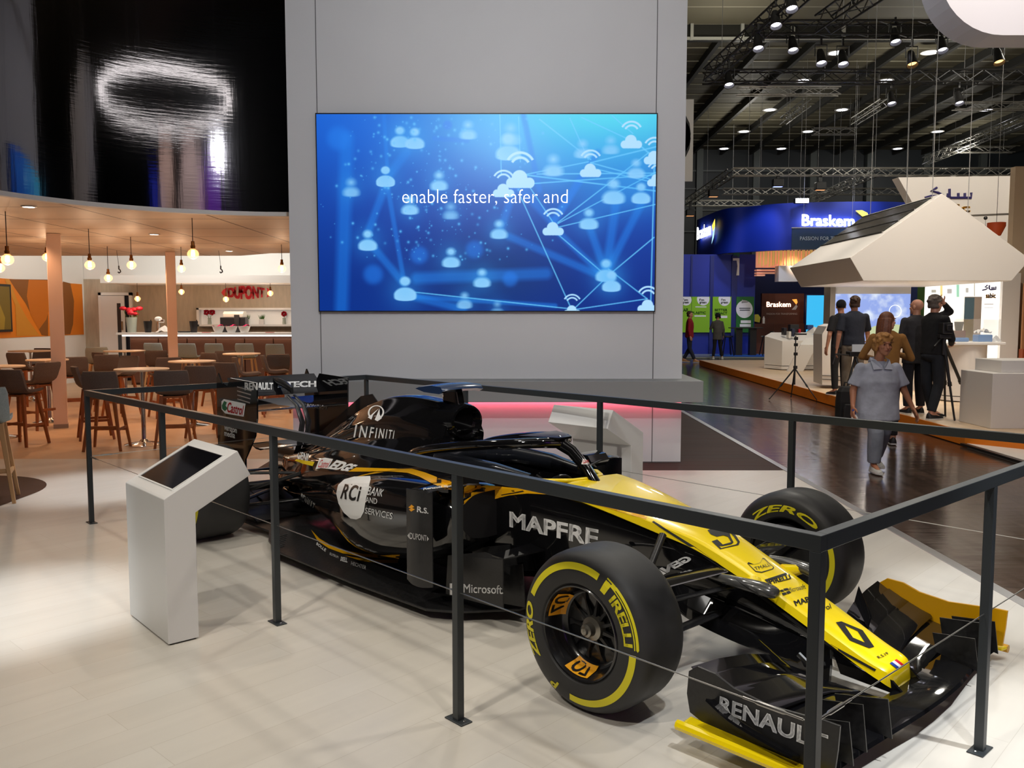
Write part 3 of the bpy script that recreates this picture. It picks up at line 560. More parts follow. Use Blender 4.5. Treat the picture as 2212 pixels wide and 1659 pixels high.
def wing_el(x0, z0, ch, a, t, ys, camber=.1):
    rings = []
    for y in ys:
        r = []
        for u, th in ((0, 0), (.06, .55), (.25, 1), (.6, .75), (1, .08), (.6, -.35), (.25, -.45), (.06, -.3)):
            X = u*ch; Z = -camber*ch*math.sin(PI*u)+th*t*.5
            r.append((x0-(X*math.cos(a)-Z*math.sin(a)*0)-0, y, z0+X*math.sin(a)+Z*math.cos(a)))
        rings.append(r)
    return MB().loft(rings)
cpart(wing_el(-3.84, .91, .33, .18, .03, (-RWY, -.2, 0, .2, RWY)), 'rear_main_plane', BLK, smooth=40)
cpart(wing_el(-4.10, 1.0, .25, .62, .022, (-RWY, -.2, 0, .2, RWY), .06), 'rear_flap', BLK, smooth=40)
m_ = MB()
for s_ in (-1, 1): m_.tube([(-3.95, s_*.03, .42), (-3.83, s_*.03, .62), (-3.78, s_*.03, .80), (-3.86, s_*.03, .93), (-4.0, s_*.03, 1.0)], [.03, .028, .025, .02, .015], 8, flat=.45)
m_.loft([[(-3.98, w*math.cos(t), 1.04+.03*math.sin(t)) if k == 0 else (-3.98-.1*k, w*math.cos(t), 1.06+.02*k+h*math.sin(t)) for t in [2*PI*j/10 for j in range(10)]] for k, (w, h) in enumerate(((.012, .01), (.03, .03), (.03, .03), (.01, .01)))])
cpart(m_, 'wing_support', BLK2, smooth=50, body=False)
cpart(wing_el(-3.72, .63, .22, .1, .02, (-.4, -.2, 0, .2, .4)), 'lower_rear_wing', BLK, smooth=40, body=False)
# --- suspension
def arm(p, q, r=.02, fl_=.4, name='suspension_arm', m_=BLK2):
    for s_ in (-1, 1): cpart(MB().tube([(p[0], s_*p[1], p[2]), (q[0], s_*q[1], q[2])], r, 8, flat=fl_), name, m_, smooth=50, body=(name == 'wishbone' and s_ < 0))
arm((.13, .16, .47), (.04, .74, .47), .062, .22, 'wishbone', BLK); arm((-.35, .24, .50), (-.01, .72, .48), .03)
arm((.2, .15, .40), (.06, .74, .40), .022); arm((.15, .12, .27), (.02, .74, .20), .03); arm((-.42, .25, .28), (-.02, .72, .2), .028)
arm((-.16, .2, .585), (.0, .70, .26), .02, .8)
arm((-3.55, .14, .44), (-3.84, .62, .46), .03); arm((-4.0, .1, .42), (-3.87, .62, .46), .026); arm((-3.5, .15, .25), (-3.84, .62, .2), .03); arm((-4.05, .1, .26), (-3.88, .62, .2), .028); arm((-3.86, .1, .32), (-3.86, .7, .342), .035, 1, 'drive_shaft'); arm((-3.3, .15, .52), (-3.8, .62, .3), .016, 1)
# --- wheels
R = .342
def wheel(xc, s_, w, label):
    yo = s_*1.0; prof = [(.2, .012), (.21, .002), (.235, -.002), (.27, .0), (.30, .006), (.318, .016), (.330, .034), (R-.003, .058), (R, .09), (R, w/2)]
    prof = [(r, d) for r, d in prof]+[(r, w-d) for r, d in prof[:-1][::-1]]+[(.2, w-.03)]
    M0 = Matrix.Translation((xc, yo, R)) @ Matrix.Rotation(s_*PI/2, 4, 'X')     # local z points into the car
    m_ = MB().lathe(prof, 72, M=M0, caps=False); ty = cpart(m_, 'tyre', RUB, smooth=35, body=False)
    m_ = MB().lathe([(.203, .008), (.198, .002), (.192, .004), (.186, .02), (.178, .05), (.172, .085), (.160, .1), (.150, .105), (.1495, .125), (.001, .128)], 56, M=M0, caps=False)
    rim = m_.build('rim', mat('rim_black', (.008, .008, .009), .24, coat=.4), ty, smooth=30)
    m_ = MB()
    for k in range(11):
        t = 2*PI*k/11+.2
        P = lambda r, da, z: M0 @ Vector((r*math.cos(t+da), r*math.sin(t+da), z))
        m_.add([P(.048, -.16, .1), P(.048, .16, .1), P(.12, .03, .114), P(.15, .09, .118), P(.15, -.09, .118), P(.12, -.03, .114), P(.048, -.16, .12), P(.048, .16, .12), P(.12, .03, .126), P(.15, .09, .126), P(.15, -.09, .126), P(.12, -.03, .126)],
               [(0, 1, 2, 5), (5, 2, 3, 4), (0, 6, 7, 1), (1, 7, 8, 2), (2, 8, 9, 3), (4, 10, 11, 5), (5, 11, 6, 0)])
    m_.build('spoke_ring', mat('spoke_grey', (.02, .02, .021), .35), ty)
    m_ = MB().lathe([(.052, .118), (.05, .085), (.03, .078), (.028, .05), (.018, .045), (.014, .035), (.001, .033)], 20, M=M0, caps=False); m_.build('wheel_nut', mat('nut_metal', (.32, .3, .26), .3, .8), ty, smooth=30)
    return ty, M0
def ann(mb, geo, a0, a1, r0, r1, M0, s_, h, wedge=None, flip=False, sub=10):
    """lettering laid on the tyre wall between angles a0..a1 (degrees) and radii r0..r1"""
    vs, fs = densify(geo[0], geo[1], sub, 2); b = len(mb.v)
    for u, v in vs:
        a = math.radians(a0+(a1-a0)*u); r = r0+(r1-r0)*v
        mb.v.append(tuple(M0 @ Vector((r*math.cos(a), -s_*r*math.sin(a)*-1 if False else (r*math.sin(a))*(-s_ if False else 1), h(r)))))
    mb.f += [tuple(i+b for i in q) for q in fs]
def wall_z(r): return float(np.interp(r, [.2, .21, .235, .27, .30, .318, .330], [.012, .002, -.002, .0, .006, .016, .034]))-.0016
PIR = glyphs('IRELLI', .03, 0, .95)
P_MARK = ([(0, 0), (.42, 0), (.42, .58), (.62, .58), (.62, .8), (0, .8)], [(0, 1, 2, 3, 4, 5)])
BARS = ([(0, .86), (1.0, .86), (1.0, .95), (.97, 1.0), (0, 1.0)], [(0, 1, 2, 3, 4)])
for xc, s_, w in ((0, -1, .305), (0, 1, .305), (-3.861, -1, .40), (-3.861, 1, .40)):
    ty, M0 = wheel(xc, s_, w, '')
    # on the M0 frame: angle measured so that 0 = forward (+x), 90 = up as seen on the near side
    sg = -1 if s_ < 0 else 1
    h = wall_z
    def A(deg): return deg*(1 if s_ > 0 else -1) if False else deg
    MM = M0.copy()
    inv = M0.inverted()
    up = (inv.to_3x3() @ Vector((0, 0, 1))); fw = (inv.to_3x3() @ Vector((1, 0, 0)))
    def AN(mb, geo, a0, a1, r0, r1, sub=10, hh=wall_z):
        vs, fs = densify(geo[0], geo[1], sub, 2); b = len(mb.v)
        for u, v in vs:
            a = math.radians(a0+(a1-a0)*u); r = r0+(r1-r0)*v; q = (fw*math.cos(a)+up*math.sin(a))*r
            mb.v.append(tuple(M0 @ Vector((q.x, q.y, hh(r)))))
        mb.f += [tuple(i+b for i in q) for q in fs]
    sq = shape([(0, 0), (1, 0), (1, 1), (0, 1)])
    m_ = MB(); AN(m_, sq, 158, 68, .268, .297, 30); AN(m_, sq, -2, -99, .268, .297, 30)
    AN(m_, PIR, 48, 4, .243, .283, 14); AN(m_, ([(0, 0), (.55, 0), (.55, .72), (1, .72), (1, 1), (0, 1)], [(0, 1, 2, 3, 4, 5)]), 61, 49.5, .243, .307, 4)
    AN(m_, shape([(0, 0), (1, 0), (1, 1), (0, 1)]), 51, 2, .289, .294, 14); AN(m_, shape([(0, 0), (.97, 0), (1, .5), (.97, 1), (0, 1)]), 51, 1, .298, .308, 14)
    AN(m_, glyphs('ZERO', .035, .25), -144, -194, .257, .307, 12); AN(m_, glyphs('P', .035, .25), -113, -122, .262, .307, 4)
    m_.build('tyre_lettering', LYEL, ty, fixn=False)
    def bowl(r): return float(np.interp(r+.0035, [.15, .172, .178, .186, .192, .2], [.105, .085, .05, .02, .004, .002]))
    for a0, a1 in ((172, 133), (-78, -118)): m_ = MB(); AN(m_, sq, a0, a1, .156, .184, 8, bowl); m_.build('rim_sticker', ORG, ty, fixn=False)
    for a0, a1 in ((137, 168), (-113, -83)): m_ = MB(); AN(m_, glyphs('OZ', .02), a0, a1, .160, .180, 6, lambda r: bowl(r+.002)); m_.build('rim_lettering', DBLK, ty, fixn=False)
    if s_ > 0:
        hi_ = lambda r: w-wall_z(r)+.0005
        m_ = MB(); AN(m_, glyphs('ZERO', .03, .25), 142, 44, .238, .276, 12, hi_); m_.build('tyre_lettering', LYEL, ty, fixn=False)
        m_ = MB(); AN(m_, sq, 25, -70, .262, .29, 30, hi_); m_.build('tyre_band', LYEL, ty, fixn=False)
    if xc == 0:
        m_ = MB().tube([(xc, s_*.67, R), (xc, s_*.72, R)], .17, 24); m_.prism([(.14, s_*.66, .12), (.2, s_*.66, .2), (.22, s_*.66, .36), (.16, s_*.66, .42), (.02, s_*.66, .5), (-.1, s_*.66, .42), (-.1, s_*.66, .18)], (0, s_*.03, 0)); m_.build('brake_duct', BLK2, car, smooth=30)
# --- front wing (hangs slightly lower on the far side)
def fwp(m_, *a, **k):
    m_.v = [(x, y, z-.018*(y+.87)) for x, y, z in m_.v]; return cpart(m_, *a, **k)
for s_ in (-1, 1):
    ysp = [s_*q for q in (.0, .2, .3, .45, .6, .75, .87)]
    rows = [(1.09, .115, .16), (1.085, .115, .16), (1.07, .105, .18), (1.05, .095, .2), (1.035, .09, .2), (1.03, .09, .2), (1.03, .09, .2)]
    m_ = MB(); m_.loft([[(x0-u*c, y, z+t) for u, t in ((0, 0), (.05, .012), (.3, .02), (.7, .018), (1, .02), (.7, .004), (.3, -.006), (.05, -.006))] for y, (x0, z, c) in zip(ysp, rows)])
    fwp(m_, 'front_main_plane', BLK, smooth=40)
    for k, (xa, xb, za, zb_, ch, aa) in enumerate([(.90, .86, .118, .125, .15, .18), (.79, .73, .15, .175, .14, .35), (.69, .62, .178, .215, .12, .42), (.60, .53, .205, .248, .09, .5)]):
        m_ = MB(); rings = []
        for j, y in enumerate((.2, .26, .35, .5, .68, .85)):
            f = j/5; tw_ = (0, .35, .7, .9, 1, 1)[j]; x0 = xa+(xb-xa)*f+.05*(1-tw_); z0 = .125+((za+(zb_-za)*f)-.125)*tw_; a = aa*tw_
            rings.append([(x0-u*ch*math.cos(a)+t*math.sin(a)*.3, s_*y, z0+u*ch*math.sin(a)+t*math.cos(a)) for u, t in ((0, 0), (.08, .007), (.4, .004), (1, .006), (1, .002), (.4, -.006), (.08, -.006))])
        m_.loft(rings); fwp(m_, 'front_flap', BLK, smooth=40)
    yo = -.875 if s_ < 0 else .855
    ep = [(1.05, .11), (1.06, .20), (1.065, .285), (1.0, .285), (.93, .278), (.8, .268), (.66, .285), (.58, .315), (.50, .32), (.462, .29), (.455, .20), (.47, .13), (.6, .085), (.85, .085)]
    m_ = MB().prism([(x, yo+s_*.02*((x-.75)*.6), z) for x, z in ep], (0, s_*.012, 0)); fwp(m_, 'front_endplate', BLK2 if s_ < 0 else GOLD, bevel=.002)
    if s_ > 0: fwp(MB().prism([(.50, .848, .18), (.52, .848, .2), (.66, .848, .13), (.64, .848, .115)], (0, -.006, 0)), 'endplate_blade', BLK)
    m_ = MB().prism([(.47, yo, .10), (1.05, yo, .085), (1.06, yo+s_*.05, .085), (.9, yo+s_*.075, .085), (.48, yo+s_*.075, .1)], (0, 0, .014)); fp_ = fwp(m_, 'foot_plate', YEL, bevel=.004)
    m_ = MB().tube([(.46, yo+s_*.075, .1), (1.06, yo+s_*.06, .085)], .02, 8); fwp(m_, 'foot_roll', YEL if s_ < 0 else GOLD, smooth=40, body=False)
    m_ = MB().loft([[(x, yo+s_*(y+o_), z+q) for o_, q in ((0, 0), (.03, .004), (.06, .02), (.055, .028), (.02, .014), (0, .01))] for x, y, z in spl([(.58, .012, .21), (.68, .02, .17), (.8, .02, .145), (.93, .02, .125)], 3)]); fwp(m_, 'dive_vane', BLK, smooth=40, body=False)
    for x0, x1, y, zt in ((1.06, .86, .76, .25), (1.05, .85, .63, .27), (1.07, .88, .46, .245)):
        m_ = MB().prism([(x0, s_*y, .1), (x0-.02, s_*y, zt), (x1-.02, s_*(y+.03), zt-.03), (x1, s_*(y+.03), .13)], (0, s_*.006, 0)); fwp(m_, 'strake', BLK2, body=False)
    m_ = MB().loft([[(x, s_*(y+o_), z) for o_ in (0, .012)] for x, y, z in ()] or [[(.62-.03*k, s_*(.36+.02*k), .20+.03*k), (.60-.03*k, s_*(.44+.02*k), .24+.035*k), (.595-.03*k, s_*(.44+.02*k), .248+.035*k), (.612-.03*k, s_*(.36+.02*k), .208+.03*k)] for k in range(4)]); fwp(m_, 'flap_winglet', BLK, smooth=50, body=False)
    m_ = MB().tube([(.60, s_*.28, .24), (.66, s_*.28, .2)], .012, 8); fwp(m_, 'flap_adjuster', CHROME, smooth=40, body=False)
# --- lettering and stripes that lie on the bodywork (children of the part they are printed on)
BV = BVHTree.FromPolygons([Vector(q) for q in BODY.v], BODY.f)
PARTS = {o.name: o for o in car.children}
def stick(host, items, material, name='lettering', off=.0025):
    o = None
    for geo, quad, nu, nv in items: o = drape(MB(), geo, quad, BV, CMI, nu, nv, off).build(name, material, PARTS[host], fixn=False)
    return o
def T(s, bl, br, tr, tl, bold=.0, shear=0, nu=8, nv=3, space=1.0): return (glyphs(s, bold, shear, space), [bl, br, tr, tl], nu, nv)
def PG(pts, nu=16, nv=8, *holes): g, q = pxpoly(pts, *holes); return (g, q, nu, nv)
stick('chassis', [PG([(1002, 1094), (1002, 1046), (1040, 1046), (1090, 1052), (1150, 1058), (1240, 1068), (1300, 1082), (1400, 1114), (1395, 1122), (1300, 1094), (1240, 1080), (1180, 1068), (1140, 1066), (1100, 1070), (1060, 1080), (1030, 1089)], 24, 8)], GOLD, 'yellow_flash', .0018)
stick('chassis', [T('MAPFRE', (1101, 1138), (1292, 1182), (1294, 1144), (1101, 1104), .03, 0, 10, 3)], WHT)
stick('chassis', [PG([(1078, 1071), (1080, 1069), (1130, 1060), (1133, 1062)], 4, 2)], DBLK, 'pinstripe', .003)
stick('engine_cover', [T('INFINITI', (764, 945), (851, 948), (853, 930), (767, 917), .012, .1, 10, 3, 1.35)], WHT)
# oval badge with the road inside
bad = [(math.cos(t), math.sin(t)) for t in [PI*(-.32+1.64*k/26) for k in range(27)]]
inner = [(.80*a, .86*c+.04) for a, c in bad[::-1]]
badge = [(.5+.5*a, .5+.5*c) for a, c in bad+inner]
bq = [(793, 905), (826, 909), (834, 878), (798, 874)]
stick('engine_cover', [(shape(badge), bq, 10, 6), (shape([(.05, .12), (.30, -.02), (.36, .35), (.62, .80), (.40, .55), (.18, .25)]), bq, 5, 5), (shape([(.95, .18), (.72, -.08), (.52, .0), (.60, .45), (.66, .80), (.76, .40)]), bq, 5, 5)], WHT, 'badge')
stick('engine_cover', [T('GENII', (642, 991), (665, 997), (668, 981), (645, 974), .02)], WHT)
stick('engine_cover', [PG([(637, 995), (641, 992), (680, 998), (676, 1007), (655, 1002)], 8, 3)], YEL, 'stripe')
stick('engine_cover', [PG([(682, 1014), (690, 992), (702, 989), (720, 992), (708, 1013), (694, 1011)], 6, 4)], WHT, 'sticker')
stick('engine_cover', [T('Castrol', (687, 1010), (708, 1011), (716, 995), (694, 993), .0, .2)], RED, 'lettering', .004)
stick('engine_cover', [T('EDGE', (708, 1013), (755, 1019), (774, 1005), (722, 992), .05, .35)], WHT)
stick('engine_cover', [PG([(752, 1019), (770, 1010), (830, 1012), (890, 1013), (920, 1022), (948, 1033), (985, 1042), (990, 1060), (960, 1056), (935, 1046), (905, 1030), (880, 1022), (840, 1019)], 20, 8)], GOLD, 'stripe')
# leaf shaped white field and its words on the near sidepod
leaf = [(800, 1029), (801, 1036), (795, 1060), (790, 1085), (787, 1105), (780, 1118), (770, 1122), (758, 1120), (743, 1107), (732, 1088), (727, 1066), (731, 1048), (744, 1036), (765, 1030)]
stick('sidepod', [PG(leaf, 10, 12)], WHT, 'white_leaf')
stick('sidepod', [T('RCi', (736, 1077), (777, 1084), (783, 1050), (745, 1046), .02, .1, 6, 4, 1.1)], DBLK, 'lettering', .005)
stick('sidepod', [T('BANK', (792, 1069), (826, 1073), (830, 1058), (796, 1050), .01, .15), T('AND', (790, 1085), (815, 1089), (816, 1077), (791, 1073), .01), T('SERVICES', (789, 1109), (848, 1122), (850, 1108), (790, 1096), .01),
                  T('RENAULT', (649, 1082), (677, 1103), (681, 1088), (652, 1065), .02)], WHT)
stick('sidepod', [PG([(672, 1145), (690, 1164), (715, 1179), (745, 1190), (785, 1197), (820, 1199), (864, 1198), (862, 1206), (820, 1206), (780, 1203), (740, 1196), (710, 1185), (686, 1169)], 20, 8),
                  PG([(745, 1201), (780, 1207), (820, 1210), (861, 1209), (859, 1217), (820, 1217), (782, 1213)], 16, 3)], GOLD, 'stripe')
stick('sidepod', [T('IXELL', (735, 1212), (750, 1216), (751, 1206), (737, 1203), .04), T('HECHTER', (758, 1221), (790, 1231), (792, 1223), (759, 1213), .01), T('ELYSIUM', (712, 1199), (731, 1207), (731, 1202), (713, 1194), .01), T('BOLLE', (683, 1177), (703, 1193), (705, 1187), (685, 1172), .0)], WHT)
stick('turning_vane', [T('R.S.', (901, 1106), (926, 1110), (926, 1098), (902, 1093), .025), T('DUPONT', (886, 1164), (922, 1169), (922, 1156), (886, 1150), .02),
                       PG([(881, 1157), (885, 1151), (885, 1163)], 2, 2), PG([(927, 1164), (923, 1158), (923, 1169)], 2, 2)], WHT)
stick('turning_vane', [PG([(883, 1096), (890, 1090), (896, 1095), (891, 1097), (897, 1100), (889, 1105), (884, 1100), (889, 1099)], 3, 3)], ORG, 'emblem')
stick('bargeboard', [T('Microsoft', (1002, 1280), (1086, 1283), (1086, 1264), (1002, 1261), .012), PG([(972, 1260), (981, 1260), (981, 1271), (972, 1271)], 2, 2), PG([(972, 1273), (981, 1273), (981, 1285), (972, 1285)], 2, 2)], WHT)
stick('wishbone', [T('NEC', (1508, 1199), (1455, 1222), (1437, 1212), (1490, 1190), .04)] if False else [T('GENII', (1498, 1208), (1425, 1246), (1408, 1236), (1482, 1200), .05)], WHT)
NUM = [(1528, 1146), (1540, 1142), (1556, 1147), (1574, 1146), (1589, 1157), (1598, 1171), (1595, 1178), (1555, 1187), (1537, 1170), (1549, 1166), (1561, 1177), (1579, 1172), (1572, 1160), (1562, 1157), (1548, 1160), (1535, 1155)]
NUMI = [(1552, 1180), (1558, 1184.5), (1590, 1176.5), (1593, 1172), (1585, 1160), (1575, 1150), (1578, 1160), (1584, 1172), (1580, 1176), (1560, 1180.5)]
stick('nose_cone', [T('27', (1535, 1150), (1560, 1186), (1600, 1172), (1575, 1138), .06, 0, 4, 4)] if False else
      [PG(NUM, 8, 8, NUMI)], DBLK, 'number')
cat_ = [(1614, 1218), (1616, 1215), (1628, 1220), (1642, 1216), (1647, 1206), (1651, 1207), (1660, 1216), (1672, 1226), (1670, 1230), (1645, 1238), (1632, 1236)]
stick('nose_cone', [PG(cat_, 8, 8, inset(cat_, .93, .88)), T('TMALL', (1632, 1233), (1664, 1223), (1660, 1217), (1628, 1226), .0), T('PIRELLI', (1664, 1263), (1709, 1251), (1705, 1241), (1659, 1253), .035),
                    PG([(1651, 1253), (1697, 1238), (1700, 1240), (1698, 1243), (1658, 1256), (1668, 1262), (1662, 1264)], 6, 4),
                    PG([(1682, 1276), (1690, 1274), (1694, 1278), (1686, 1280)], 2, 2), PG([(1691, 1273), (1699, 1271), (1703, 1275), (1695, 1277)], 2, 2), PG([(1688, 1282), (1696, 1280), (1700, 1284), (1692, 1287)], 2, 2), PG([(1697, 1279), (1705, 1277), (1709, 1281), (1701, 1284)], 2, 2),
                    T('Microsoft', (1704, 1281), (1741, 1272), (1737, 1262), (1700, 1271), .0), T('MAPFRE', (1719, 1310), (1775, 1292), (1770, 1281), (1713, 1299), .03), T('Castrol', (1752, 1328), (1797, 1315), (1792, 1304), (1746, 1317), .01, .1),
                    PG([(1805, 1345), (1817, 1343), (1863, 1362), (1888, 1398), (1877, 1401), (1835, 1384)], 8, 8, [(1824, 1351), (1852, 1364), (1868, 1389), (1842, 1378)]),
                    T('R.S.19', (1899, 1424), (1920, 1414), (1915, 1409), (1893, 1419), .01)], DBLK, 'lettering')
stick('nose_cone', [PG([(1408, 1128), (1412, 1126), (1500, 1180), (1588, 1243), (1680, 1312), (1760, 1372), (1893, 1446), (1890, 1450), (1757, 1378), (1676, 1316), (1584, 1248), (1498, 1186)], 30, 12)], DBLK, 'edge_line')
for k_, (m__, a) in enumerate(((mat('flag_blue', rgb(30, 60, 150), .4), 0), (WHT, 1), (RED, 2))):
    stick('nose_cone', [PG([(1921+5*a, 1434-3*a), (1926+5*a, 1431-3*a), (1942+5*a, 1443-3*a), (1937+5*a, 1446-3*a)], 3, 3)], m__, 'flag_stripe', .004)
stick('front_endplate', [T('RENAULT', (1553, 1535), (1788, 1628), (1790, 1588), (1556, 1503), .03, 0, 10, 3)], WHT)
stick('endplate', [PG([(479, 867), (484, 862), (531, 872), (527, 900), (487, 893), (479, 884)], 3, 3)], WHT, 'sticker')
stick('endplate', [T('Castrol', (491, 890), (525, 897), (528, 876), (493, 868), .02, .1)], RED, 'lettering', .004)
stick('endplate', [PG([(480, 876), (485, 866), (491, 869), (488, 876), (493, 882), (487, 888), (481, 883)], 3, 3)], GRN, 'emblem', .004)
stick('endplate', [T('verizon', (485, 928), (512, 936), (512, 924), (485, 917), .02), T('media', (485, 941), (508, 947), (508, 934), (485, 929), .02)], WHT)
stick('endplate.001', [T('EURODATACAR', (656, 880), (708, 885), (708, 877), (656, 872), .0)], mat('decal_grey', (.4, .4, .4), .4))
stick('rear_flap', [T('RENAULT', (529, 843), (590, 842), (590, 827), (529, 826), .04), T('E.TECH', (600, 838), (683, 836), (683, 823), (600, 825), .04)], WHT)
stick('flow_blade', [T('Renault Sport', (915, 1060), (990, 1051), (989, 1046), (915, 1055), .03)] if 'flow_blade' in PARTS else [], WHT)
stick('mirror.001', [PG([(1256, 1003), (1259, 993), (1273, 990), (1273, 1001), (1270, 1004)], 3, 3)], WHT, 'sticker')
stick('mirror.001', [T('Castrol', (1259, 1002), (1272, 1000), (1272, 992), (1260, 994), .02)], RED, 'lettering', .005)
# ================================================================ THE CAFE ON THE LEFT
WOOD = mat('stool_wood', rgb(158, 88, 38), .42, noise=(14, rgb(132, 70, 28), .08), scale=(1, 1, .15))
FAB = mat('brown_fabric', rgb(104, 92, 87), .85, noise=(120, rgb(90, 79, 75))); FABG = mat('grey_fabric', rgb(172, 182, 180), .8, noise=(90, rgb(158, 168, 166)))
TOP = mat('table_top', rgb(232, 208, 178), .3)
CEIL = planks('ceiling_tiles', rgb(226, 210, 190), rgb(222, 205, 184), rgb(104, 84, 66), 1.2, 1.2, .5, 0, .014, grain=.05)
CEIL.node_tree.nodes['Brick Texture'].offset = 0
PINK = mat('column_paint', rgb(222, 190, 170), .55)
BEIGE = planks('beige_wood', rgb(196, 182, 160), rgb(186, 172, 150), rgb(176, 162, 140), 3, .35, .5, PI/2, .001, grain=.18)
CWHITE = mat('cafe_white', (.86, .84, .80), .6)
ZC = 2.83
DC, DR = Vector((-2.5, 7.75, 0)), 2.63
def dpt(a, r, z): return (DC.x+r*math.cos(a), DC.y+r*math.sin(a), z)
AN_ = [math.radians(t) for t in np.linspace(89.5, 190, 60)]
# curved dark mirror fascia above the cafe
mir = mat('dark_foil', (.20, .19, .20), .07, 1); nt_ = mir.node_tree
tc_ = nt_.nodes.new('ShaderNodeTexCoord'); hs_ = []
for sc, st, ds in (((1.5, 1.5, 26), .09, .006), ((5, 5, .35), .10, .012)):
    mp_ = nt_.nodes.new('ShaderNodeMapping'); mp_.inputs['Scale'].default_value = sc; n_ = nt_.nodes.new('ShaderNodeTexNoise'); n_.inputs['Scale'].default_value = 1.6; n_.inputs['Detail'].default_value = 4
    bp_ = nt_.nodes.new('ShaderNodeBump'); bp_.inputs['Strength'].default_value = st; bp_.inputs['Distance'].default_value = ds
    nt_.links.new(tc_.outputs['Object'], mp_.inputs[0]); nt_.links.new(mp_.outputs[0], n_.inputs[0]); nt_.links.new(n_.outputs[0], bp_.inputs['Height'])
    if hs_: nt_.links.new(hs_[-1].outputs[0], bp_.inputs['Normal'])
    hs_.append(bp_)
nt_.links.new(hs_[-1].outputs[0], nt_.nodes['Principled BSDF'].inputs['Normal'])
m_ = MB().loft([[dpt(a, DR, ZC+.03), dpt(a, DR, 6.4), dpt(a, DR+.06, 6.4), dpt(a, DR+.06, ZC+.03)] for a in AN_]); struct(m_.build('wall_drum', mir, smooth=40))
m_ = MB().loft([[dpt(a, DR-.005, ZC-.012), dpt(a, DR-.005, ZC+.035), dpt(a, DR+.08, ZC+.035), dpt(a, DR+.08, ZC-.012)] for a in AN_]); struct(m_.build('trim_2', CWHITE, smooth=40))
# cafe ceiling behind the fascia
edge = [dpt(a, DR+.05, ZC) for a in AN_[::-1]]
m_ = MB(); back = [(-2.46, 16.4, ZC), (-4.6, 16.7, ZC), (-5.4, 17.4, ZC), (-12, 17.4, ZC), (-12, 5.0, ZC)]
m_.add([Vector(q) for q in edge+[(-2.46, 10.4, ZC)]+back], [tuple(q) for q in tessellate_polygon([[Vector(q) for q in edge+[(-2.46, 10.4, ZC)]+back]])])
struct(m_.build('ceiling_cafe', CEIL))
# left wall with the mural
XL = -10.8
struct(MB().box(XL-.1, XL, 6, 22, 0, 3.6).build('wall_left', CWHITE))
mu = thing('wall_mural', 'orange and brown mural band on the left cafe wall', 'mural', (XL, 19.5, 1.17))
MB().box(XL, XL+.01, 14, 21.9, 1.17, 2.43).build('mural_field', mat('mural_orange', rgb(232, 130, 18), .5), mu, world=True)
MUB = mat('mural_brown', rgb(140, 82, 22), .5); MUG = mat('mural_gold', rgb(214, 142, 40), .5)
def mural(pts, m, off): MB().poly([at(x, y, X=XL+.011+off) for x, y in pts]).build('mural_shape', m, mu, world=True)
mural([(20, 603), (104, 604), (104, 726), (90, 724), (55, 655), (32, 622)], MUB, .001); mural([(62, 604), (112, 606), (150, 613), (112, 650), (100, 690), (84, 712), (66, 680), (58, 640)], mat('mural_amber', rgb(205, 112, 14), .5), .002)
mural([(136, 608), (152, 612), (160, 650), (158, 700), (152, 722), (136, 723)], MUB, .003); mural([(10, 603), (20, 603), (38, 650), (60, 690), (86, 725), (36, 726), (33, 660)], MUG, .004)
pf = thing('framed_picture', 'dark framed olive picture hanging on the orange mural', 'picture', (XL+.02, 18.0, 1.3))
MB().box(XL+.012, XL+.05, 17.1, 18.72, 1.30, 2.31).build('frame', BLACKM, pf, world=True, bevel=.004)
MB().poly([(XL+.052, 17.15, 1.35), (XL+.052, 18.66, 1.35), (XL+.052, 18.66, 2.26), (XL+.052, 17.15, 2.26)]).build('print', mat('print_olive', rgb(122, 100, 26), .4), pf, world=True)
MB().poly([(XL+.054, 17.6, 1.35), (XL+.054, 18.4, 1.35), (XL+.054, 18.45, 1.6), (XL+.054, 18.1, 2.2), (XL+.054, 17.8, 1.9)]).build('print_shape', mat('print_gold', rgb(170, 140, 40), .4), pf, world=True)
# back wall, soffit
YB = 22.0
struct(MB().box(XL, -2.0, YB, YB+.1, 0, 2.56).build('wall_back', BEIGE)); struct(MB().box(XL-.1, -2.0, YB+.02, YB+.1, 2.56, 4.2).build('wall_back_upper', CWHITE))
struct(MB().box(-9.6, -2.2, 20.35, YB, 2.40, 2.58).build('trim_3', CWHITE))
# door
d0 = at(213, 632, Y=21.96); d1 = at(285, 632, Y=21.96); dz = d0.z
dr = struct(bpy.data.objects.new('door_1', None)); COL.objects.link(dr); dr.location = (d0.x, 21.95, 0); PM[dr.name] = Matrix.Translation(dr.location)
m_ = MB().box(d0.x, d0.x+.07, 21.92, 22, 0, dz).box(d1.x-.07, d1.x, 21.92, 22, 0, dz).box(d0.x, d1.x, 21.92, 22, dz-.07, dz); m_.build('door_frame', CWHITE, dr, world=True)
MB().box(d0.x+.07, d1.x-.07, 21.985, 21.998, 0, dz-.07).build('dark_opening', mat('store_dark', (.008, .009, .02), .5), dr, world=True)
lf = MB().box(d0.x+.07, d0.x+.66, 21.9, 21.94, .01, dz-.08).build('door_leaf', WHITE2, dr, world=True)
MB().box(at(254, 700, Y=21.9).x, at(262, 700, Y=21.9).x, 21.893, 21.899, .3, at(258, 655, Y=21.9).z).build('glass_strip', mat('strip_glass', (.03, .035, .04), .15), dr, world=True)
MB().box(at(264, 700, Y=21.9).x, at(266, 700, Y=21.9).x, 21.85, 21.9, 1.28, 1.5).build('door_handle', mat('brass_handle', (.35, .27, .15), .3, 1), dr, world=True)
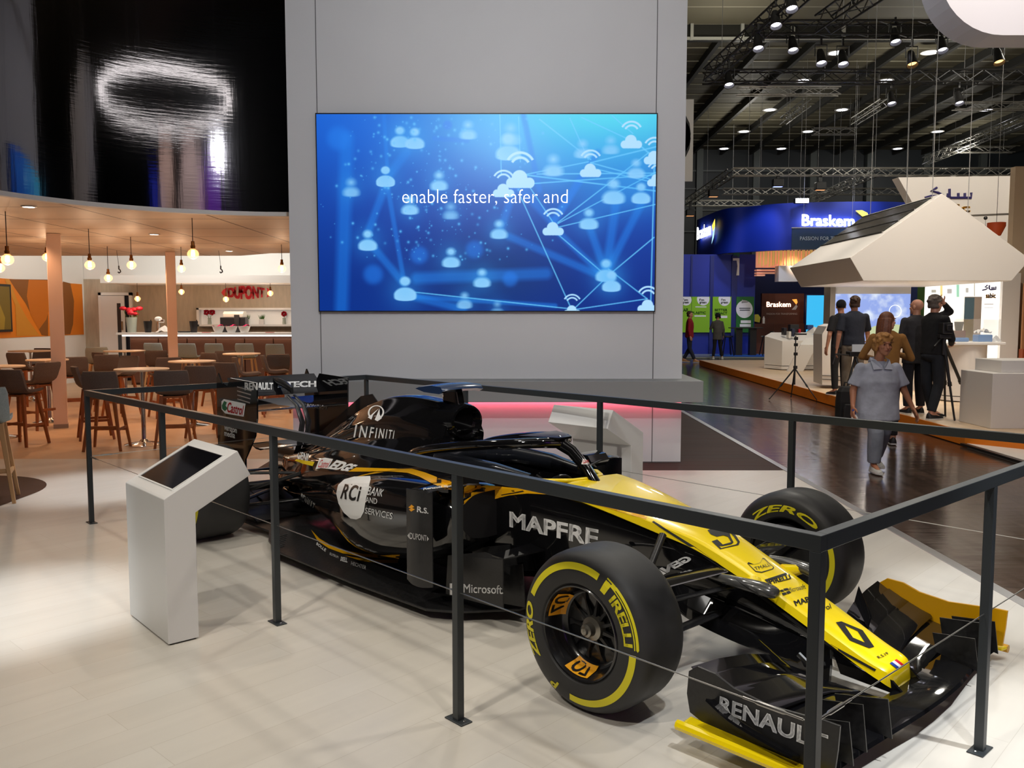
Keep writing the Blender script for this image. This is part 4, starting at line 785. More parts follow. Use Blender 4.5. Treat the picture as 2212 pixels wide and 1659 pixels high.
# red oval logo sign
sg = thing('logo_sign', 'red oval logo sign on the beige wall above the bar', 'sign', tuple(at(533, 648, Y=YB-.02)))
LR = mat('logo_red', rgb(205, 22, 40), .4); q = lambda x, y: at(x, y, Y=YB-.04)
m_ = MB(); vs, fs = densify(*glyphs('DUPONT', .055), 14, 2); b = len(m_.v)
for u, v in vs:
    x = 492+(572-492)*u; hh = 9.5+5.5*math.sin(PI*u); m_.v.append(tuple(q(x, 632+hh-2*hh*v)))
m_.f += fs; m_.build('logo_letters', LR, sg, world=True, fixn=False)
for x0, sx in ((478, 1), (588, -1)): MB().prism([q(x0, 632), q(x0+sx*4, 626), q(x0+sx*12, 621.5), q(x0+sx*10, 632), q(x0+sx*12, 642.5), q(x0+sx*4, 638)], (0, .03, 0)).build('logo_cap', LR, sg, world=True)
# lit niche shelf and what stands on it
n0, n1 = at(425, 705, Y=21.8), at(640, 665, Y=21.8)
nc = thing('niche_shelf', 'white framed lit niche shelf in the beige wall behind the bar', 'shelf', (n0.x, 21.8, n0.z))
m_ = MB().box(n0.x, n1.x, 21.8, 21.99, n0.z, n0.z+.05).box(n0.x, n1.x, 21.8, 21.99, n1.z-.05, n1.z).box(n0.x, n0.x+.06, 21.8, 21.99, n0.z, n1.z); m_.build('niche_frame', WHITE2, nc, world=True)
MB().box(n0.x, n1.x, 21.985, 21.995, n0.z, n1.z).build('niche_back', mat('niche_glow', (.8, .78, .74), .5, emit=(1, .95, .86), es=.15), nc, world=True)
GRASS = mat('grass_green', rgb(70, 110, 40), .7); REDF = mat('petal_red', rgb(190, 14, 40), .6); GLS = mat('clear_glass', (.9, .95, .95), .03, trans=1)
def pot(label, x, y):
    p = at(x, y, Y=21.88); p.z = n0.z+.051; t = thing('potted_grass', label, 'plant', tuple(p), 0, 'small green plants in the niche')
    MB().prism([(-.06, -.06, 0), (.06, -.06, 0), (.06, .06, 0), (-.06, .06, 0)], (0, 0, .13)).build('pot', WHITE2, t, bevel=.006)
    m_ = MB(); rr = random.Random(x)
    for k in range(60):
        a = rr.uniform(0, 6.3); r = rr.uniform(0, .05); bx, by = r*math.cos(a), r*math.sin(a); e = rr.uniform(.06, .14)
        m_.add([(bx-.006, by, .12), (bx+.006, by, .12), (bx+math.cos(a)*.05*rr.random()*1.6, by+math.sin(a)*.05, .13+e)], [(0, 1, 2)])
    m_.build('grass', GRASS, t)
pot('green grass plant in white pot left of the coffee machine', 494, 700); pot('green grass plant in white pot right of the coffee machine', 534, 700); pot('green grass plant in white pot at the right of the niche', 566, 700)
def dahlia(label, stems, Y, base, h):
    t = thing('flower_vase', label, 'vase of flowers', tuple(base))
    MB().lathe([(.045, 0), (.05, .02), (.04, .12), (.045, h), (.04, h), (.036, .12), (.04, .02), (.001, .015)], 16, caps=False).build('vase', mat('vase_glass', (.55, .62, .55), .08, alpha=.55), t, smooth=40)
    for sx, sz, r in stems:
        MB().tube([(0, 0, .02), (sx*.4, 0, sz*.6), (sx, 0, sz)], .006, 6).build('stem', GRASS, t)
        m_ = MB(); rr = random.Random(int(sz*1000))
        for k in range(70):
            v = Vector((rr.gauss(0, 1), rr.gauss(0, 1), rr.gauss(0, .8))).normalized(); a = v.orthogonal().normalized()*r*.3; c = v.cross(a.normalized())*r*.1
            o = Vector((sx, 0, sz)); m_.add([o+v*r*.2, o+v*r*.7+a, o+v*r, o+v*r*.7-a], [(0, 1, 2, 3)])
        m_.build('blossom', REDF, t)
p = at(453, 700, Y=21.88); p.z = n0.z+.051; dahlia('glass vase with two red dahlias at the left end of the niche', [(-.07, .30, .085), (.07, .30, .085)], 0, p, .16)
p = at(614, 700, Y=21.88); p.z = n0.z+.051; dahlia('glass vase with one red dahlia by the white tower edge', [(.0, .26, .08)], 0, p, .16)
# bar counter
bz = 1.245; bx0 = at(250, 720, Y=20.3).x
bar = thing('bar_counter', 'long white topped bar with brown padded front and light line', 'bar', (bx0, 20.3, 0))
MB().box(bx0, -2.3, 20.3, 21.1, bz-.05, bz).build('counter_top', WHITE2, bar, world=True, bevel=.004)
m_ = MB()
for k in range(10): m_.box(bx0+.22+k*.68, bx0+.88+k*.68, 20.55, 20.62, .02, bz-.12)
MB().box(bx0+.2, -2.3, 20.6, 21.05, 0, bz-.051).build('bar_body', mat('bar_brown', rgb(96, 62, 48), .5), bar, world=True)
for k in range(10): MB().box(bx0+.22+k*.68, bx0+.88+k*.68, 20.54, 20.599, .05, bz-.14).build('front_pad', mat('bar_pad', rgb(104, 68, 52), .55), bar, world=True, bevel=.015)
MB().box(bx0+.1, -2.3, 20.40, 20.44, bz-.085, bz-.052).build('light_line', mat('bar_led', (1, .9, .8), .5, emit=(1, .82, .66), es=4), bar, world=True)
def onbar(x, Y=20.6): p = at(x, 718, Y=Y); return (p.x, Y, bz)
def tumbler(label, x):
    t = thing('tumbler', label, 'cup', onbar(x), 0, 'black bar tumblers'); MB().lathe([(.001, 0), (.07, 0), (.1, .27), (.09, .27), (.062, .01), (.001, .01)], 16, caps=False).build('cup', mat('black_plastic', (.01, .01, .011), .35), t, smooth=40)
    MB().tube([(.03, 0, .02), (.075, 0, .30)], .012, 6).build('straw', DARK, t)
tumbler('tall black tumbler on the bar near the open door', 320); tumbler('tall black tumbler on the bar right of the second column', 419)
t = thing('flower_vase', 'glass vase of red blossoms at the left end of the bar', 'vase of flowers', onbar(285)); MB().lathe([(.001, 0), (.1, 0), (.13, .36), (.12, .36), (.09, .01), (.001, .01)], 18, caps=False).build('vase', mat('vase_glass'), t, smooth=40)
rr = random.Random(5)
for k in range(7):
    o = Vector((rr.uniform(-.2, .2), rr.uniform(-.1, .1), .42+rr.uniform(0, .16))); MB().tube([(0, 0, .05), tuple(o)], .007, 5).build('stem', GRASS, t); MB().ball(tuple(o), (.085, .07, .05), 10, 6).build('blossom', REDF, t, smooth=60)
t = thing('beer_tap', 'chrome beer tap on the bar beside the white cloth', 'tap', onbar(343)); MB().tube([(0, 0, 0), (0, 0, .2), (.02, -.02, .27), (.14, -.02, .27)], .045, 10).build('tap_column', CHROME, t, smooth=40); MB().ball((.0, 0, .32), (.09, .06, .06)).build('tap_head', WHITE2, t, smooth=60)
o = MB(); o.grid(lambda u, v: (onbar(360)[0]+u, 20.45+v, bz+.002+.16*math.exp(-((u/.13)**2+(v/.1)**2))+.012*math.sin(u*40+v*31)*math.exp(-((u/.2)**2))), np.linspace(-.24, .24, 26), np.linspace(-.12, .12, 14))
tag(o.build('bar_cloth', mat('cloth_white', (.82, .8, .76), .9), smooth=60), 'crumpled white cloth on the bar in front of the tap', 'cloth')
tag(MB().lathe([(.001, 0), (.14, 0), (.15, .03), (.14, .03), (.13, .012), (.001, .012)], 20, onbar(398), caps=False).build('serving_tray', DARK), 'flat black tray on the bar by the second column', 'tray')
t = thing('coffee_machine', 'black coffee machine with pale top on the back of the bar', 'coffee machine', onbar(507, 20.9)); MB().box(-.3, .3, -.15, .15, 0, .36).build('body', mat('machine_black', (.02, .02, .022), .3), t, bevel=.015)
MB().loft([[(x, y, z) for y, z in ((-.16, .36), (-.17, .44), (-.1, .5), (.1, .5), (.15, .36))] for x in (-.22, .26)]).build('lid', mat('machine_cream', (.7, .68, .6), .35), t, bevel=.01); MB().box(.05, .17, -.19, -.15, .0, .42).build('spout_block', DARK, t, bevel=.01)
def bowl(label, x):
    t = thing('snack_bowl', label, 'bowl', onbar(x, 20.45), 0, 'white snack bowls'); MB().lathe([(.001, 0), (.08, 0), (.11, .06), (.14, .15), (.13, .15), (.10, .06), (.06, .015), (.001, .012)], 20, caps=False).build('bowl', WHITE2, t, smooth=50)
    MB().grid(lambda u, v: (u, v, .155+.04*math.sin(u*25+v*18)*(1 if u > 0 else .5)), np.linspace(-.125, .125, 10), np.linspace(-.08, .08, 8)).build('napkin', mat('napkin_pink', rgb(200, 20, 90), .8), t)
bowl('white bowl with pink napkin left of the coffee machine', 472); bowl('white bowl with pink napkin in front of the coffee machine', 500); bowl('white bowl with pink napkin right of the coffee machine', 528)
for x, l in ((446, 'thin red menu card lying left on the bar'), (583, 'thin red menu card lying right on the bar')): p = onbar(x, 20.42); tag(MB().box(p[0]-.09, p[0]+.09, 20.36, 20.48, bz+.001, bz+.01).build('menu_card', LR), l, 'menu')
# columns
def column(label, x, Y, w, rz):
    p = at(x, 700, Y=Y); t = thing('column', label, 'column', (p.x, Y, 0), rz); MB().box(-w/2, w/2, -w/2, w/2, 0, ZC-.005).build('shaft', PINK, t, bevel=.004); MB().box(-w/2-.004, w/2+.004, -w/2-.004, w/2+.004, .0, .06).build('skirting', mat('skirt', rgb(150, 130, 118), .6), t)
column('slim pink painted column standing among the nearest bar stools', 123, 12.7, .185, .45); column('slim pink painted column standing in front of the bar', 372, 16.3, .165, .45)
# pendant bulbs
GLB = mat('bulb_glass', (1, .62, .35), .05, alpha=.28, emit=(1, .48, .2), es=.9); FIL = mat('filament', (1, .8, .5), .5, emit=(1, .66, .33), es=16); BRS = mat('brass', rgb(150, 95, 45), .3, 1)
def bulb(label, x, y, ytop, zt=ZC, Y=None):
    Y = Y or (zt-CAM_H)*F_PX/(681.3-ytop); p = at(x, y, Y=Y); L = zt-p.z
    t = thing('pendant_bulb', label, 'lamp', tuple(p), 0, 'pendant bulbs in the cafe')
    MB().tube([(0, 0, .135), (0, 0, L)], .005, 6).build('cord', mat('cord', (.03, .022, .018), .7), t); MB().lathe([(.001, .15), (.02, .15), (.022, .1), (.03, .095), (.028, .06), (.001, .06)], 12, caps=False).build('socket', BRS, t, smooth=40)
    MB().lathe([(.025, .065), (.03, .052), (.055, .035), (.07, .0), (.064, -.03), (.04, -.057), (.001, -.07)], 20, caps=False).build('glass', GLB, t, smooth=60); MB().lathe([(.001, .045), (.02, .04), (.024, -.02), (.018, -.034), (.001, -.036)], 10, caps=False).build('filament', FIL, t)
    lamp('POINT', (p.x, p.y, p.z-.095), None, 6.5, (1, .66, .42), .05)
for a in [('large pendant bulb at the far left edge, nearest of the row', 16, 560, 460), ('pendant bulb cut by the left edge of the photo', -1, 578, 500), ('pendant bulb half hidden by the nearer pink column', 101, 555, 522), ('pendant bulb right of the nearer pink column', 194, 572, 497),
          ('low small pendant bulb between two larger ones', 234, 600, 534), ('pendant bulb third to the right of the nearer column', 284, 572, 514), ('pendant bulb close beside the second pink column', 392, 580, 535), ('large high pendant bulb right of the second column', 417, 548, 474), ('pendant bulb beside the edge of the white tower', 609, 580, 530)]: bulb(*a)
for a in [('small far pendant bulb by the open door', 297, 645), ('small far pendant bulb left of the red logo', 392, 630), ('small far pendant bulb before the first letter of the red logo', 488, 646), ('small far pendant bulb before the last letter of the red logo', 584, 633)]: bulb(*a, 0, 2.40, 20.45)
def hook(label, x, y0, y1, Y):
    p = at(x, y1, Y=Y); z1 = ZC if Y < 17 else 3.2; t = thing('ceiling_hook', label, 'hook', tuple(p), 0, 'hooks on wires above the cafe'); MB().tube([(0, 0, .09), (-.03, 0, z1-p.z)], .004, 5).build('wire', DARK, t); MB().tube([(0, 0, .1), (.0, 0, .04), (.025, 0, .02), (.03, 0, -.01), (0, 0, -.03), (-.02, 0, -.01)], .012, 6).build('hook', BLACKM, t)
hook('dark hook hanging on a wire left of the second column', 257, 545, 586, 16.0); hook('dark hook hanging on a wire above the red logo', 477, 560, 586, 16.0)
def downlight(label, x, y, z=ZC, r=.06, grp='round downlights in the cafe ceiling', es=14, w=None, col=(1, .9, .8)):
    p = at(x, y, Z=z); t = thing('ceiling_downlight', label, 'lamp', (p.x, p.y, z), 0, grp); MB().lathe([(r*1.3, -.002), (r*1.3, -.012), (r, -.014), (r, -.004)], 20).build('trim_ring', WHITE2, t); MB().lathe([(.001, -.005), (r*.95, -.005)], 20, caps=False).build('lens', mat('lens_glow%d' % es, (1, 1, 1), .5, emit=col, es=es), t, fixn=False)
downlight('round downlight at the left front of the cafe ceiling', 62, 445); downlight('round downlight in the middle of the cafe ceiling', 333, 505); downlight('round downlight deep in the cafe ceiling near the bar', 495, 541)
for L_ in [(-6.9, 12.4), (-6.8, 16.0), (-4.4, 12.2), (-5.2, 14.6), (-8.8, 13.6), (-3.4, 15)]: lamp('SPOT', (*L_, ZC-.06), (*L_, 0), 70, (1, .58, .33), .06, 125, .7)
lamp('AREA', (-6.8, 19.0, 4.4), (-6.8, 22, 2.5), 95, (1, .95, .88), 2.0); lamp('AREA', (-9.2, 18.0, 4.2), (-10.8, 19.5, 2.2), 34, (1, .92, .82), 1.2); lamp('AREA', (-6.0, 20.7, 2.36), (-6.0, 21.9, 1.6), 10, (1, .92, .82), .8)
# tables
def table(label, x, y, r=.31):
    zt = .975; p = at(x, y, Z=zt); t = thing('high_table', label, 'table', (p.x, p.y, 0), 0, 'round high cafe tables')
    MB().lathe([(.001, zt), (r-.006, zt), (r, zt-.008), (r-.004, zt-.022), (.001, zt-.024)], 40, caps=False).build('table_top', TOP, t, smooth=35); MB().lathe([(.04, .02), (.028, .06), (.028, .5), (.022, .5), (.022, .93), (.07, zt-.026)], 16).build('pole', CHROME, t, smooth=40)
    MB().lathe([(.24, .0), (.24, .008), (.2, .02), (.06, .04), (.035, .07)], 36).build('base', CHROME, t, smooth=40)
table('round white high table in front, nearest the railing corner', 306, 796, .33); table('round high table cut by the left edge of the photo', -3, 790, .32); table('round high table far left before the white wall', 65, 757, .38); table('round high table hidden behind the nearer pink column', 102, 776, .3)
table('round high table far back in the middle of the cafe', 269, 757, .38); table('round high table right of the second pink column', 415, 779, .34); table('round high table far right, close to the white tower', 522, 763, .33)
# stools
def seat_shell(m_, w, d, zs, zb, t=.035):
    rows = []
    for u, (yy, zz, ww) in enumerate(spl([(d/2, zs-.01, w*.46), (d/2-.06, zs+.012, w*.5), (0, zs, w*.5), (-d/2+.08, zs+.008, w*.49), (-d/2+.01, zs+.06, w*.5), (-d/2-.02, zs+.16, w*.5), (-d/2-.045, zb-.05, w*.49), (-d/2-.05, zb, w*.45)], 2)):
        n = 9; top = []; 
        for k in range(n):
            s = -1+2*k/(n-1); lift = .03*s**4*(1 if yy > -d/2+.05 else 0); fwd = .05*s*s*(1 if yy < -d/2+.05 else 0); top.append((ww*s, yy+fwd, zz+lift))
        rows.append(top)
    P = [[Vector(q) for q in r] for r in rows]; rings = []
    for i, r in enumerate(P):
        dn = (P[min(i+1, len(P)-1)][4]-P[max(i-1, 0)][4]).normalized(); nn = Vector((0, dn.z, -dn.y)); nn = nn if nn.z < .2 or True else -nn
        nn = Vector((0, -abs(dn.z) if dn.z > .3 else 0, -1 if dn.z <= .3 else -.2)).normalized()
        rings.append(r+[q+nn*t for q in r[::-1]])
    m_.loft(rings); return m_
def make_stool(name, label, group, fm, wm, w=.41, d=.38, zs=.69, zb=.98):
    t = thing(name, label, 'bar stool', (0, 0, 0), 0, group); seat_shell(MB(), w, d, zs, zb).build('seat', fm, t, smooth=50)
    L = {}
    for sx in (-1, 1):
        for sy in (-1, 1):
            a = Vector((sx*.13, sy*.12, zs-.03)); c = Vector((sx*.215, sy*.205, 0)); L[sx, sy] = (a, c); MB().bar(c, a, .03, .03, (0, 1, 0), .042, .042).build('leg', wm, t, bevel=.004)
    for (p, q), z in ((((-1, 1), (1, 1)), .23), (((-1, -1), (1, -1)), .29), (((-1, -1), (-1, 1)), .26), (((1, -1), (1, 1)), .26)):
        f = lambda k: L[k][1].lerp(L[k][0], z/(zs-.03)); MB().bar(f(p), f(q), .022, .034).build('footrest', wm, t, bevel=.003)
    MB().box(-.14, .14, -.13, .13, zs-.062, zs-.036).build('seat_frame', wm, t, bevel=.004); return t
st_ = make_stool('bar_stool', '', 'brown bar stools with wooden legs', FAB, WOOD)
sg_ = make_stool('grey_bar_stool', '', 'grey bar stools along the bar', FABG, mat('pale_wood', rgb(206, 160, 110), .45), zs=.73, zb=1.03); used_ = set()
def stool(proto, label, x, y, deg, zb=.98, d=.24):
    p = at(x, y, Z=zb); a = math.radians(deg); loc = (p.x-math.sin(a)*d, p.y+math.cos(a)*d, 0)    # facing (-sin a, cos a)
    if proto.name not in used_:
        used_.add(proto.name); proto.location = loc; proto.rotation_euler = (0, 0, a); proto['label'] = label; return
    copy_thing(proto, loc, a, label)
for a in [('brown bar stool with its back to us, left of the railing corner', 212, 802, 8), ('brown bar stool turned right, beside the nearer column foot', 158, 791, -60), ('brown bar stool turned left, just before the nearer column', 108, 782, 62), ('brown bar stool at the left edge, back to us', 12, 798, -10),
          ('brown bar stool behind the railing, right of the front table', 368, 800, 12), ('brown bar stool behind it, half covered by that stool', 430, 790, 5), ('brown bar stool in the shade left of the rear wing', 480, 783, -20), ('brown wide backed stool far left by the wall table', 30, 762, -15),
          ('dark bar stool behind the wall table, by the nearer column', 95, 752, 170), ('brown bar stool right behind the nearer column', 160, 771, 30), ('brown bar stool in the middle, behind the nearest stools', 208, 761, -35), ('brown rounded stool beside the middle one', 229, 766, 20),
          ('dark bar stool behind the front white table', 283, 768, 160), ('brown bar stool left of the second column', 336, 757, 10), ('brown bar stool below the second column', 366, 772, 40), ('dark bar stool in front of the bar, right of the second column', 447, 762, -30),
          ('olive lit bar stool in front of the bar, mid right', 487, 758, 15), ('brown bar stool left of the far right table', 505, 771, -70), ('dark turned stool between far right table and tower', 566, 767, -75), ('brown bar stool with orange legs at the white tower edge', 602, 765, 30)]: stool(st_, *a)
for a in [('grey bar stool at the bar left of the second column', 328, 741, 0), ('grey bar stool at the bar just right of the second column', 401, 742, 0), ('grey bar stool at the bar below the snack bowls', 460, 742, 0), ('grey bar stool at the bar below the coffee machine', 526, 742, 0), ('grey bar stool at the bar beside the white tower', 592, 743, 0),
          ('grey bar stool at the far left edge of the photo, nearest to us', -44, 838, 25), ('small grey stool far back beside the open door', 208, 750, 20)]: stool(sg_, *a, 1.03)
# ================================================================ THE HALL ON THE RIGHT
ZH = 11.0
CP = planks('hall_ceiling', rgb(88, 83, 66), rgb(80, 76, 60), rgb(140, 136, 118), 40, 1.6, .7, 0, .03, grain=.15)
struct(MB().poly([(-40, -8, ZH), (60, -8, ZH), (60, 50, ZH), (-40, 50, ZH)]).build('ceiling_hall', CP))
BEAM = mat('beam_dark', (.022, .022, .02), .6)
m_ = MB()
for k in range(-16, 32): x = 1.63*k+.4; m_.box(x-.07, x+.07, 29, 50, ZH-.30, ZH-.22).box(x-.05, x+.05, 29, 50, ZH-.22, ZH-.01)
struct(m_.build('trim_4', BEAM))
m_ = MB()
for k in range(13): y = 29.6+1.6*k; m_.box(-30, 60, y-.03, y+.03, ZH-.03, ZH-.005)
struct(m_.build('trim_5', mat('rail_pale', rgb(150, 146, 128), .5)))
# clerestory step above the near bays and far wall
struct(MB().box(-40, 60, 28.8, 29.0, ZH-.5, 15).build('wall_clerestory', mat('clerestory', rgb(34, 34, 30), .3)))
m_ = MB()
for k in range(-10, 24): x = 1.63*k+.9; m_.box(x-.05, x+.05, 28.7, 28.8, ZH-.5, 15)
for z in (ZH-.45, 12.6, 14): m_.box(-40, 60, 28.72, 28.8, z-.04, z+.04)
struct(m_.build('trim_6', mat('mullion', rgb(150, 150, 140), .5)))
struct(MB().box(-40, 60, 50, 50.3, 0, ZH).build('wall_far', mat('far_wall', rgb(40, 46, 52), .5)))
m_ = MB()
for k in range(-8, 22): x = 3.2*k+1; m_.box(x-.18, x+.18, 49.7, 50, 0, ZH)
for z in (6.4, 7.6, 8.8, 9.8): m_.box(-40, 60, 49.85, 50, z-.04, z+.04)
struct(m_.build('trim_7', mat('far_column', rgb(92, 98, 98), .5)))
struct(MB().box(40, 40.3, -8, 50, 0, ZH).build('wall_right', mat('far_wall'))); struct(MB().box(-24, -23.7, -8, 50, 0, ZH).build('wall_left_far', mat('far_wall')))
struct(MB().box(-24, 40, -8.3, -8, 0, ZH).build('wall_near', mat('far_wall')))
# trusses
TRB = mat('truss_black', (.012, .012, .012), .45); TRS = mat('truss_silver', rgb(170, 168, 160), .35, .7)
def truss(label, p, q, m, w=.3, wires=()):
    p, q = Vector(p), Vector(q); t = thing('lighting_truss', label, 'truss', tuple((p+q)/2), 0, 'lighting trusses under the hall roof'); d = (q-p); L = d.length; d.normalize(); a = d.cross(Vector((0, 0, 1))).normalized()*w/2; u = Vector((0, 0, w/2))
    m_ = MB(); C = [a+u, a-u, -a-u, -a+u]
    for c in C: m_.tube([p+c, q+c], .024, 6)
    m_.build('chords', m, t, world=True, smooth=50); m_ = MB(); n = max(2, int(L/.42))
    for k in range(n):
        s, e = p+d*(L*k/n), p+d*(L*(k+1)/n)
        for i in range(4): c0, c1 = C[i], C[(i+1) % 4]; m_.bar(s+(c0 if k % 2 else c1), e+(c1 if k % 2 else c0), .018)
    m_.build('diagonals', m, t, world=True)
    for f in wires: b = p.lerp(q, f); MB().tube([b, (b.x, b.y, ZH-.02)], .007, 4).build('hanging_wire', mat('wire_grey', (.3, .3, .3), .5), t, world=True)
ZT = 7.85
truss('black truss running toward us at the left of the spotlights', (5.1, 23, ZT), (5.9, 13, ZT), TRB, .3, (.1, .5, .9)); truss('long black truss crossing behind the spotlights', (5.0, 23.2, ZT), (22, 23.2, ZT), TRB, .3, (.1, .25, .4, .55, .7, .85))
truss('short black truss running toward us left of centre', (6.65, 19.1, ZT), (7.4, 13.2, ZT), TRB, .36, (.2, .8)); truss('short black cross truss among the nearer spotlights', (5.3, 19.4, ZT), (11.6, 19.4, ZT), TRB, .28, (.3, .7))
truss('silver front truss above the blue booth header', (8.5, 34, 7.16), (19.5, 34, 7.16), TRS, .28, (.1, .3, .5, .7, .9)); truss('silver side truss descending left behind the tower edge', (8.5, 34.2, 7.16), (8.6, 43, 7.16), TRS, .28, (.5,)); truss('silver truss lit orange running back over the blue header', (14.0, 34.2, 7.16), (14.5, 42.5, 7.16), TRS, .28, (.5,))
truss('silver rear truss behind the front silver one', (9.4, 39.3, 7.16), (17.6, 39.3, 7.16), TRS, .26, (.2, .6)); truss('short silver truss low beside the tower edge', (8.6, 43.4, 7.16), (12.4, 43.4, 7.16), TRS, .26, (.6,))
zs_ = 9.6
def TR2(l, x0, y0, x1, y1, w=.26): truss(l, at(x0, y0, Z=zs_), at(x1, y1, Z=zs_), TRS, w, (.15, .85))
TR2('flat silver truss under the roof left of centre', 1592, 197, 1814, 197); TR2('slanting silver truss under the roof left of centre', 1692, 262, 1744, 222); TR2('slanting silver truss in the middle of the roof', 1846, 262, 1908, 222); TR2('bright flat silver truss in the middle of the roof', 1756, 284, 1850, 284)
TR2('flat silver truss high at the right edge', 2060, 229, 2240, 229); TR2('long silver truss slanting to the right edge', 2000, 348, 2230, 250, .34); TR2('flat silver truss low at the right', 2040, 323, 2190, 323)
# spotlights on the black rig
def spotlight(label, x, y, Y, warm=False, tilt=0.0, on=True):
    p = at(x, y, Y=Y); t = thing('rig_spotlight', label, 'spotlight', tuple(p), 0, 'spotlights hanging from the black rig'); M_ = Matrix.Rotation(tilt, 4, 'Y') @ Matrix.Rotation(-.38, 4, 'X')
    MB().lathe([(.001, .19), (.06, .185), (.085, .1), (.095, .0), (.12, -.16), (.13, -.17), (.115, -.17), (.09, -.02), (.001, .0)], 18, M=M_, caps=False).build('housing', TRB, t, smooth=40)
    MB().lathe([(.001, -.10), (.1, -.10)], 18, M=M_, caps=False).build('lens', mat('lens_warm' if warm else 'lens_cool', (1, 1, 1), .4, emit=(1, .5, .16) if warm else (.86, .84, 1), es=3 if warm else 5), t, fixn=False)
    MB().tube([(-.13, 0, .02), (-.13, 0, .26), (.13, 0, .26), (.13, 0, .02)], .014, 6).build('yoke', TRB, t); MB().bar((0, 0, .26), (0, 0, max(.4, ZT-.17-p.z)), .04).build('clamp', TRB, t)
for a in [('spotlight at the top of the left rig, cut by the photo edge', 1709, 5, 17.2), ('bright spotlight high on the left black truss', 1675, 42, 18.1), ('bright spotlight in the middle of the left black truss', 1637, 92, 19.1), ('spotlight at the low end of the left black truss', 1574, 172, 21.05), ('unlit looking spotlight right of the left truss', 1712, 96, 19.4),
          ('large bright spotlight pointing straight down near the centre', 1773, 124, 19.4), ('small spotlight right beside the large bright one', 1820, 126, 19.4), ('spotlight with white barn door high right of centre', 1933, 78, 19.4), ('spotlight below the white hanging panel corner', 2034, 96, 19.4),
          ('amber spotlight right of centre', 1969, 127, 19.4, True), ('amber spotlight under the white hanging panel', 2156, 122, 19.4, True), ('spotlight hanging low under the long black truss, centre', 1925, 213, 23.2), ('spotlight hanging low under the long black truss, right', 2071, 212, 23.2)]: spotlight(*a)
for l, x, y in [('roof downlight left, in the row nearest to us', 1735, 174), ('roof downlight middle, in the row nearest to us', 1913, 174), ('roof downlight left in the second row', 1663, 237), ('roof downlight middle in the second row', 1819, 237), ('roof downlight right in the second row', 2131, 237), ('roof downlight left in the third row', 1607, 284),
                ('roof downlight middle in the third row', 1745, 284), ('roof downlight right in the third row', 2025, 284), ('roof downlight left in the farthest row', 1564, 321), ('roof downlight middle in the farthest row', 1688, 321), ('roof downlight right in the farthest row', 1939, 321), ('bright roof downlight near the white hanging panel', 2009, 113), ('bright roof downlight near the large spotlight', 1806, 114)]:
    downlight(l, x, y, ZH-.36, .24, 'round downlights under the hall roof', 9, col=(.86, .88, 1))
for l, x, y, Y_ in [('blue lit moving head lamp on the front silver truss', 1680, 398, 34), ('dark moving head lamp hanging left on the silver truss', 1541, 420, 36.5), ('dark moving head lamp by the tower edge with orange glow', 1491, 462, 41.6), ('dark moving head lamp right on the front silver truss', 1772, 405, 34)]:
    p = at(x, y, Y=Y_); t = thing('stage_lamp', l, 'spotlight', tuple(p), 0, 'stage lamps over the blue booth'); MB().box(-.2, .2, -.15, .15, -.1, .2).build('housing', TRB, t, bevel=.03); MB().box(-.05, .05, -.05, .05, .2, max(.25, 7.03-p.z)).build('clamp', TRB, t)
    MB().poly([(-.17, -.1, -.102), (.17, -.1, -.102), (.17, .1, -.102), (-.17, .1, -.102)]).build('lens', mat('lens_blue', (1, 1, 1), .5, emit=(.25, .35, 1) if 'blue' in l else (1, .35, .1), es=4) if 'blue' in l else mat('lens_dim', (1, 1, 1), .5, emit=(1, .4, .15), es=1.5), t)
p = at(1731, 434, Y=33.0); t = thing('flood_light', 'blazing white flood light on top of the blue header', 'spotlight', tuple(p)); MB().box(-.26, .26, -.1, .1, -.1, .1).build('housing', TRB, t, bevel=.02); MB().poly([(-.24, -.105, -.08), (.24, -.105, -.08), (.24, -.105, .08), (-.24, -.105, .08)]).build('lens', mat('lens_flood', (1, 1, 1), .5, emit=(.9, .93, 1), es=30), t)
# white hanging panel, upper right, and the hanging ring lamp over the car
def rrect(x0, x1, z0, z1, r, n=10):
    o = []
    for cx, cz, a0 in ((x0+r, z0+r, PI), (x1-r, z0+r, 1.5*PI), (x1-r, z1-r, 0), (x0+r, z1-r, .5*PI)): o += [(cx+r*math.cos(a0+PI/2*k/n), cz+r*math.sin(a0+PI/2*k/n)) for k in range(n+1)]
    return o
hp = thing('cloud_sign', 'big white round cornered panel hanging at the upper right', 'panel', (5.6, 7, 3.85)); MB().prism([(x, 7.0, z) for x, z in rrect(3.33, 8.2, 3.84, 6.6, .52)], (0, .32, 0)).build('panel_body', mat('panel_white', (.8, .77, .79), .5), hp, world=True)
for x in (4.2, 7.2): MB().tube([(x, 7.16, 6.6), (x, 7.16, ZH)], .008, 5).build('hanging_wire', mat('wire_grey'), hp, world=True)
rg = thing('ring_lamp', 'white ring lamp hanging over the car, mirrored in the dark foil', 'lamp', (.6, 5.2, 5.5)); MB().tube([(2.3*math.cos(t), 2.3*math.sin(t), 0) for t in [2*PI*k/48 for k in range(49)]], .07, 8).build('ring', mat('ring_glow', (1, 1, 1), .5, emit=(1, .97, .92), es=5), rg, smooth=60)
for k in range(3): a = 2.1*k; MB().tube([(2.3*math.cos(a), 2.3*math.sin(a), .06), (2.3*math.cos(a), 2.3*math.sin(a), 5.5)], .006, 5).build('hanging_wire', mat('wire_grey'), rg)
bn = thing('hanging_banner', 'white banner with a dark round letter behind the tower edge', 'banner', (4.0, 24, 5.4)); z0, z1 = at(1490, 392, Y=24).z, at(1490, 215, Y=24).z; MB().box(2.6, at(1497, 300, Y=24).x, 23.97, 24.03, z0, z1).build('cloth', WHITE2, bn, world=True)
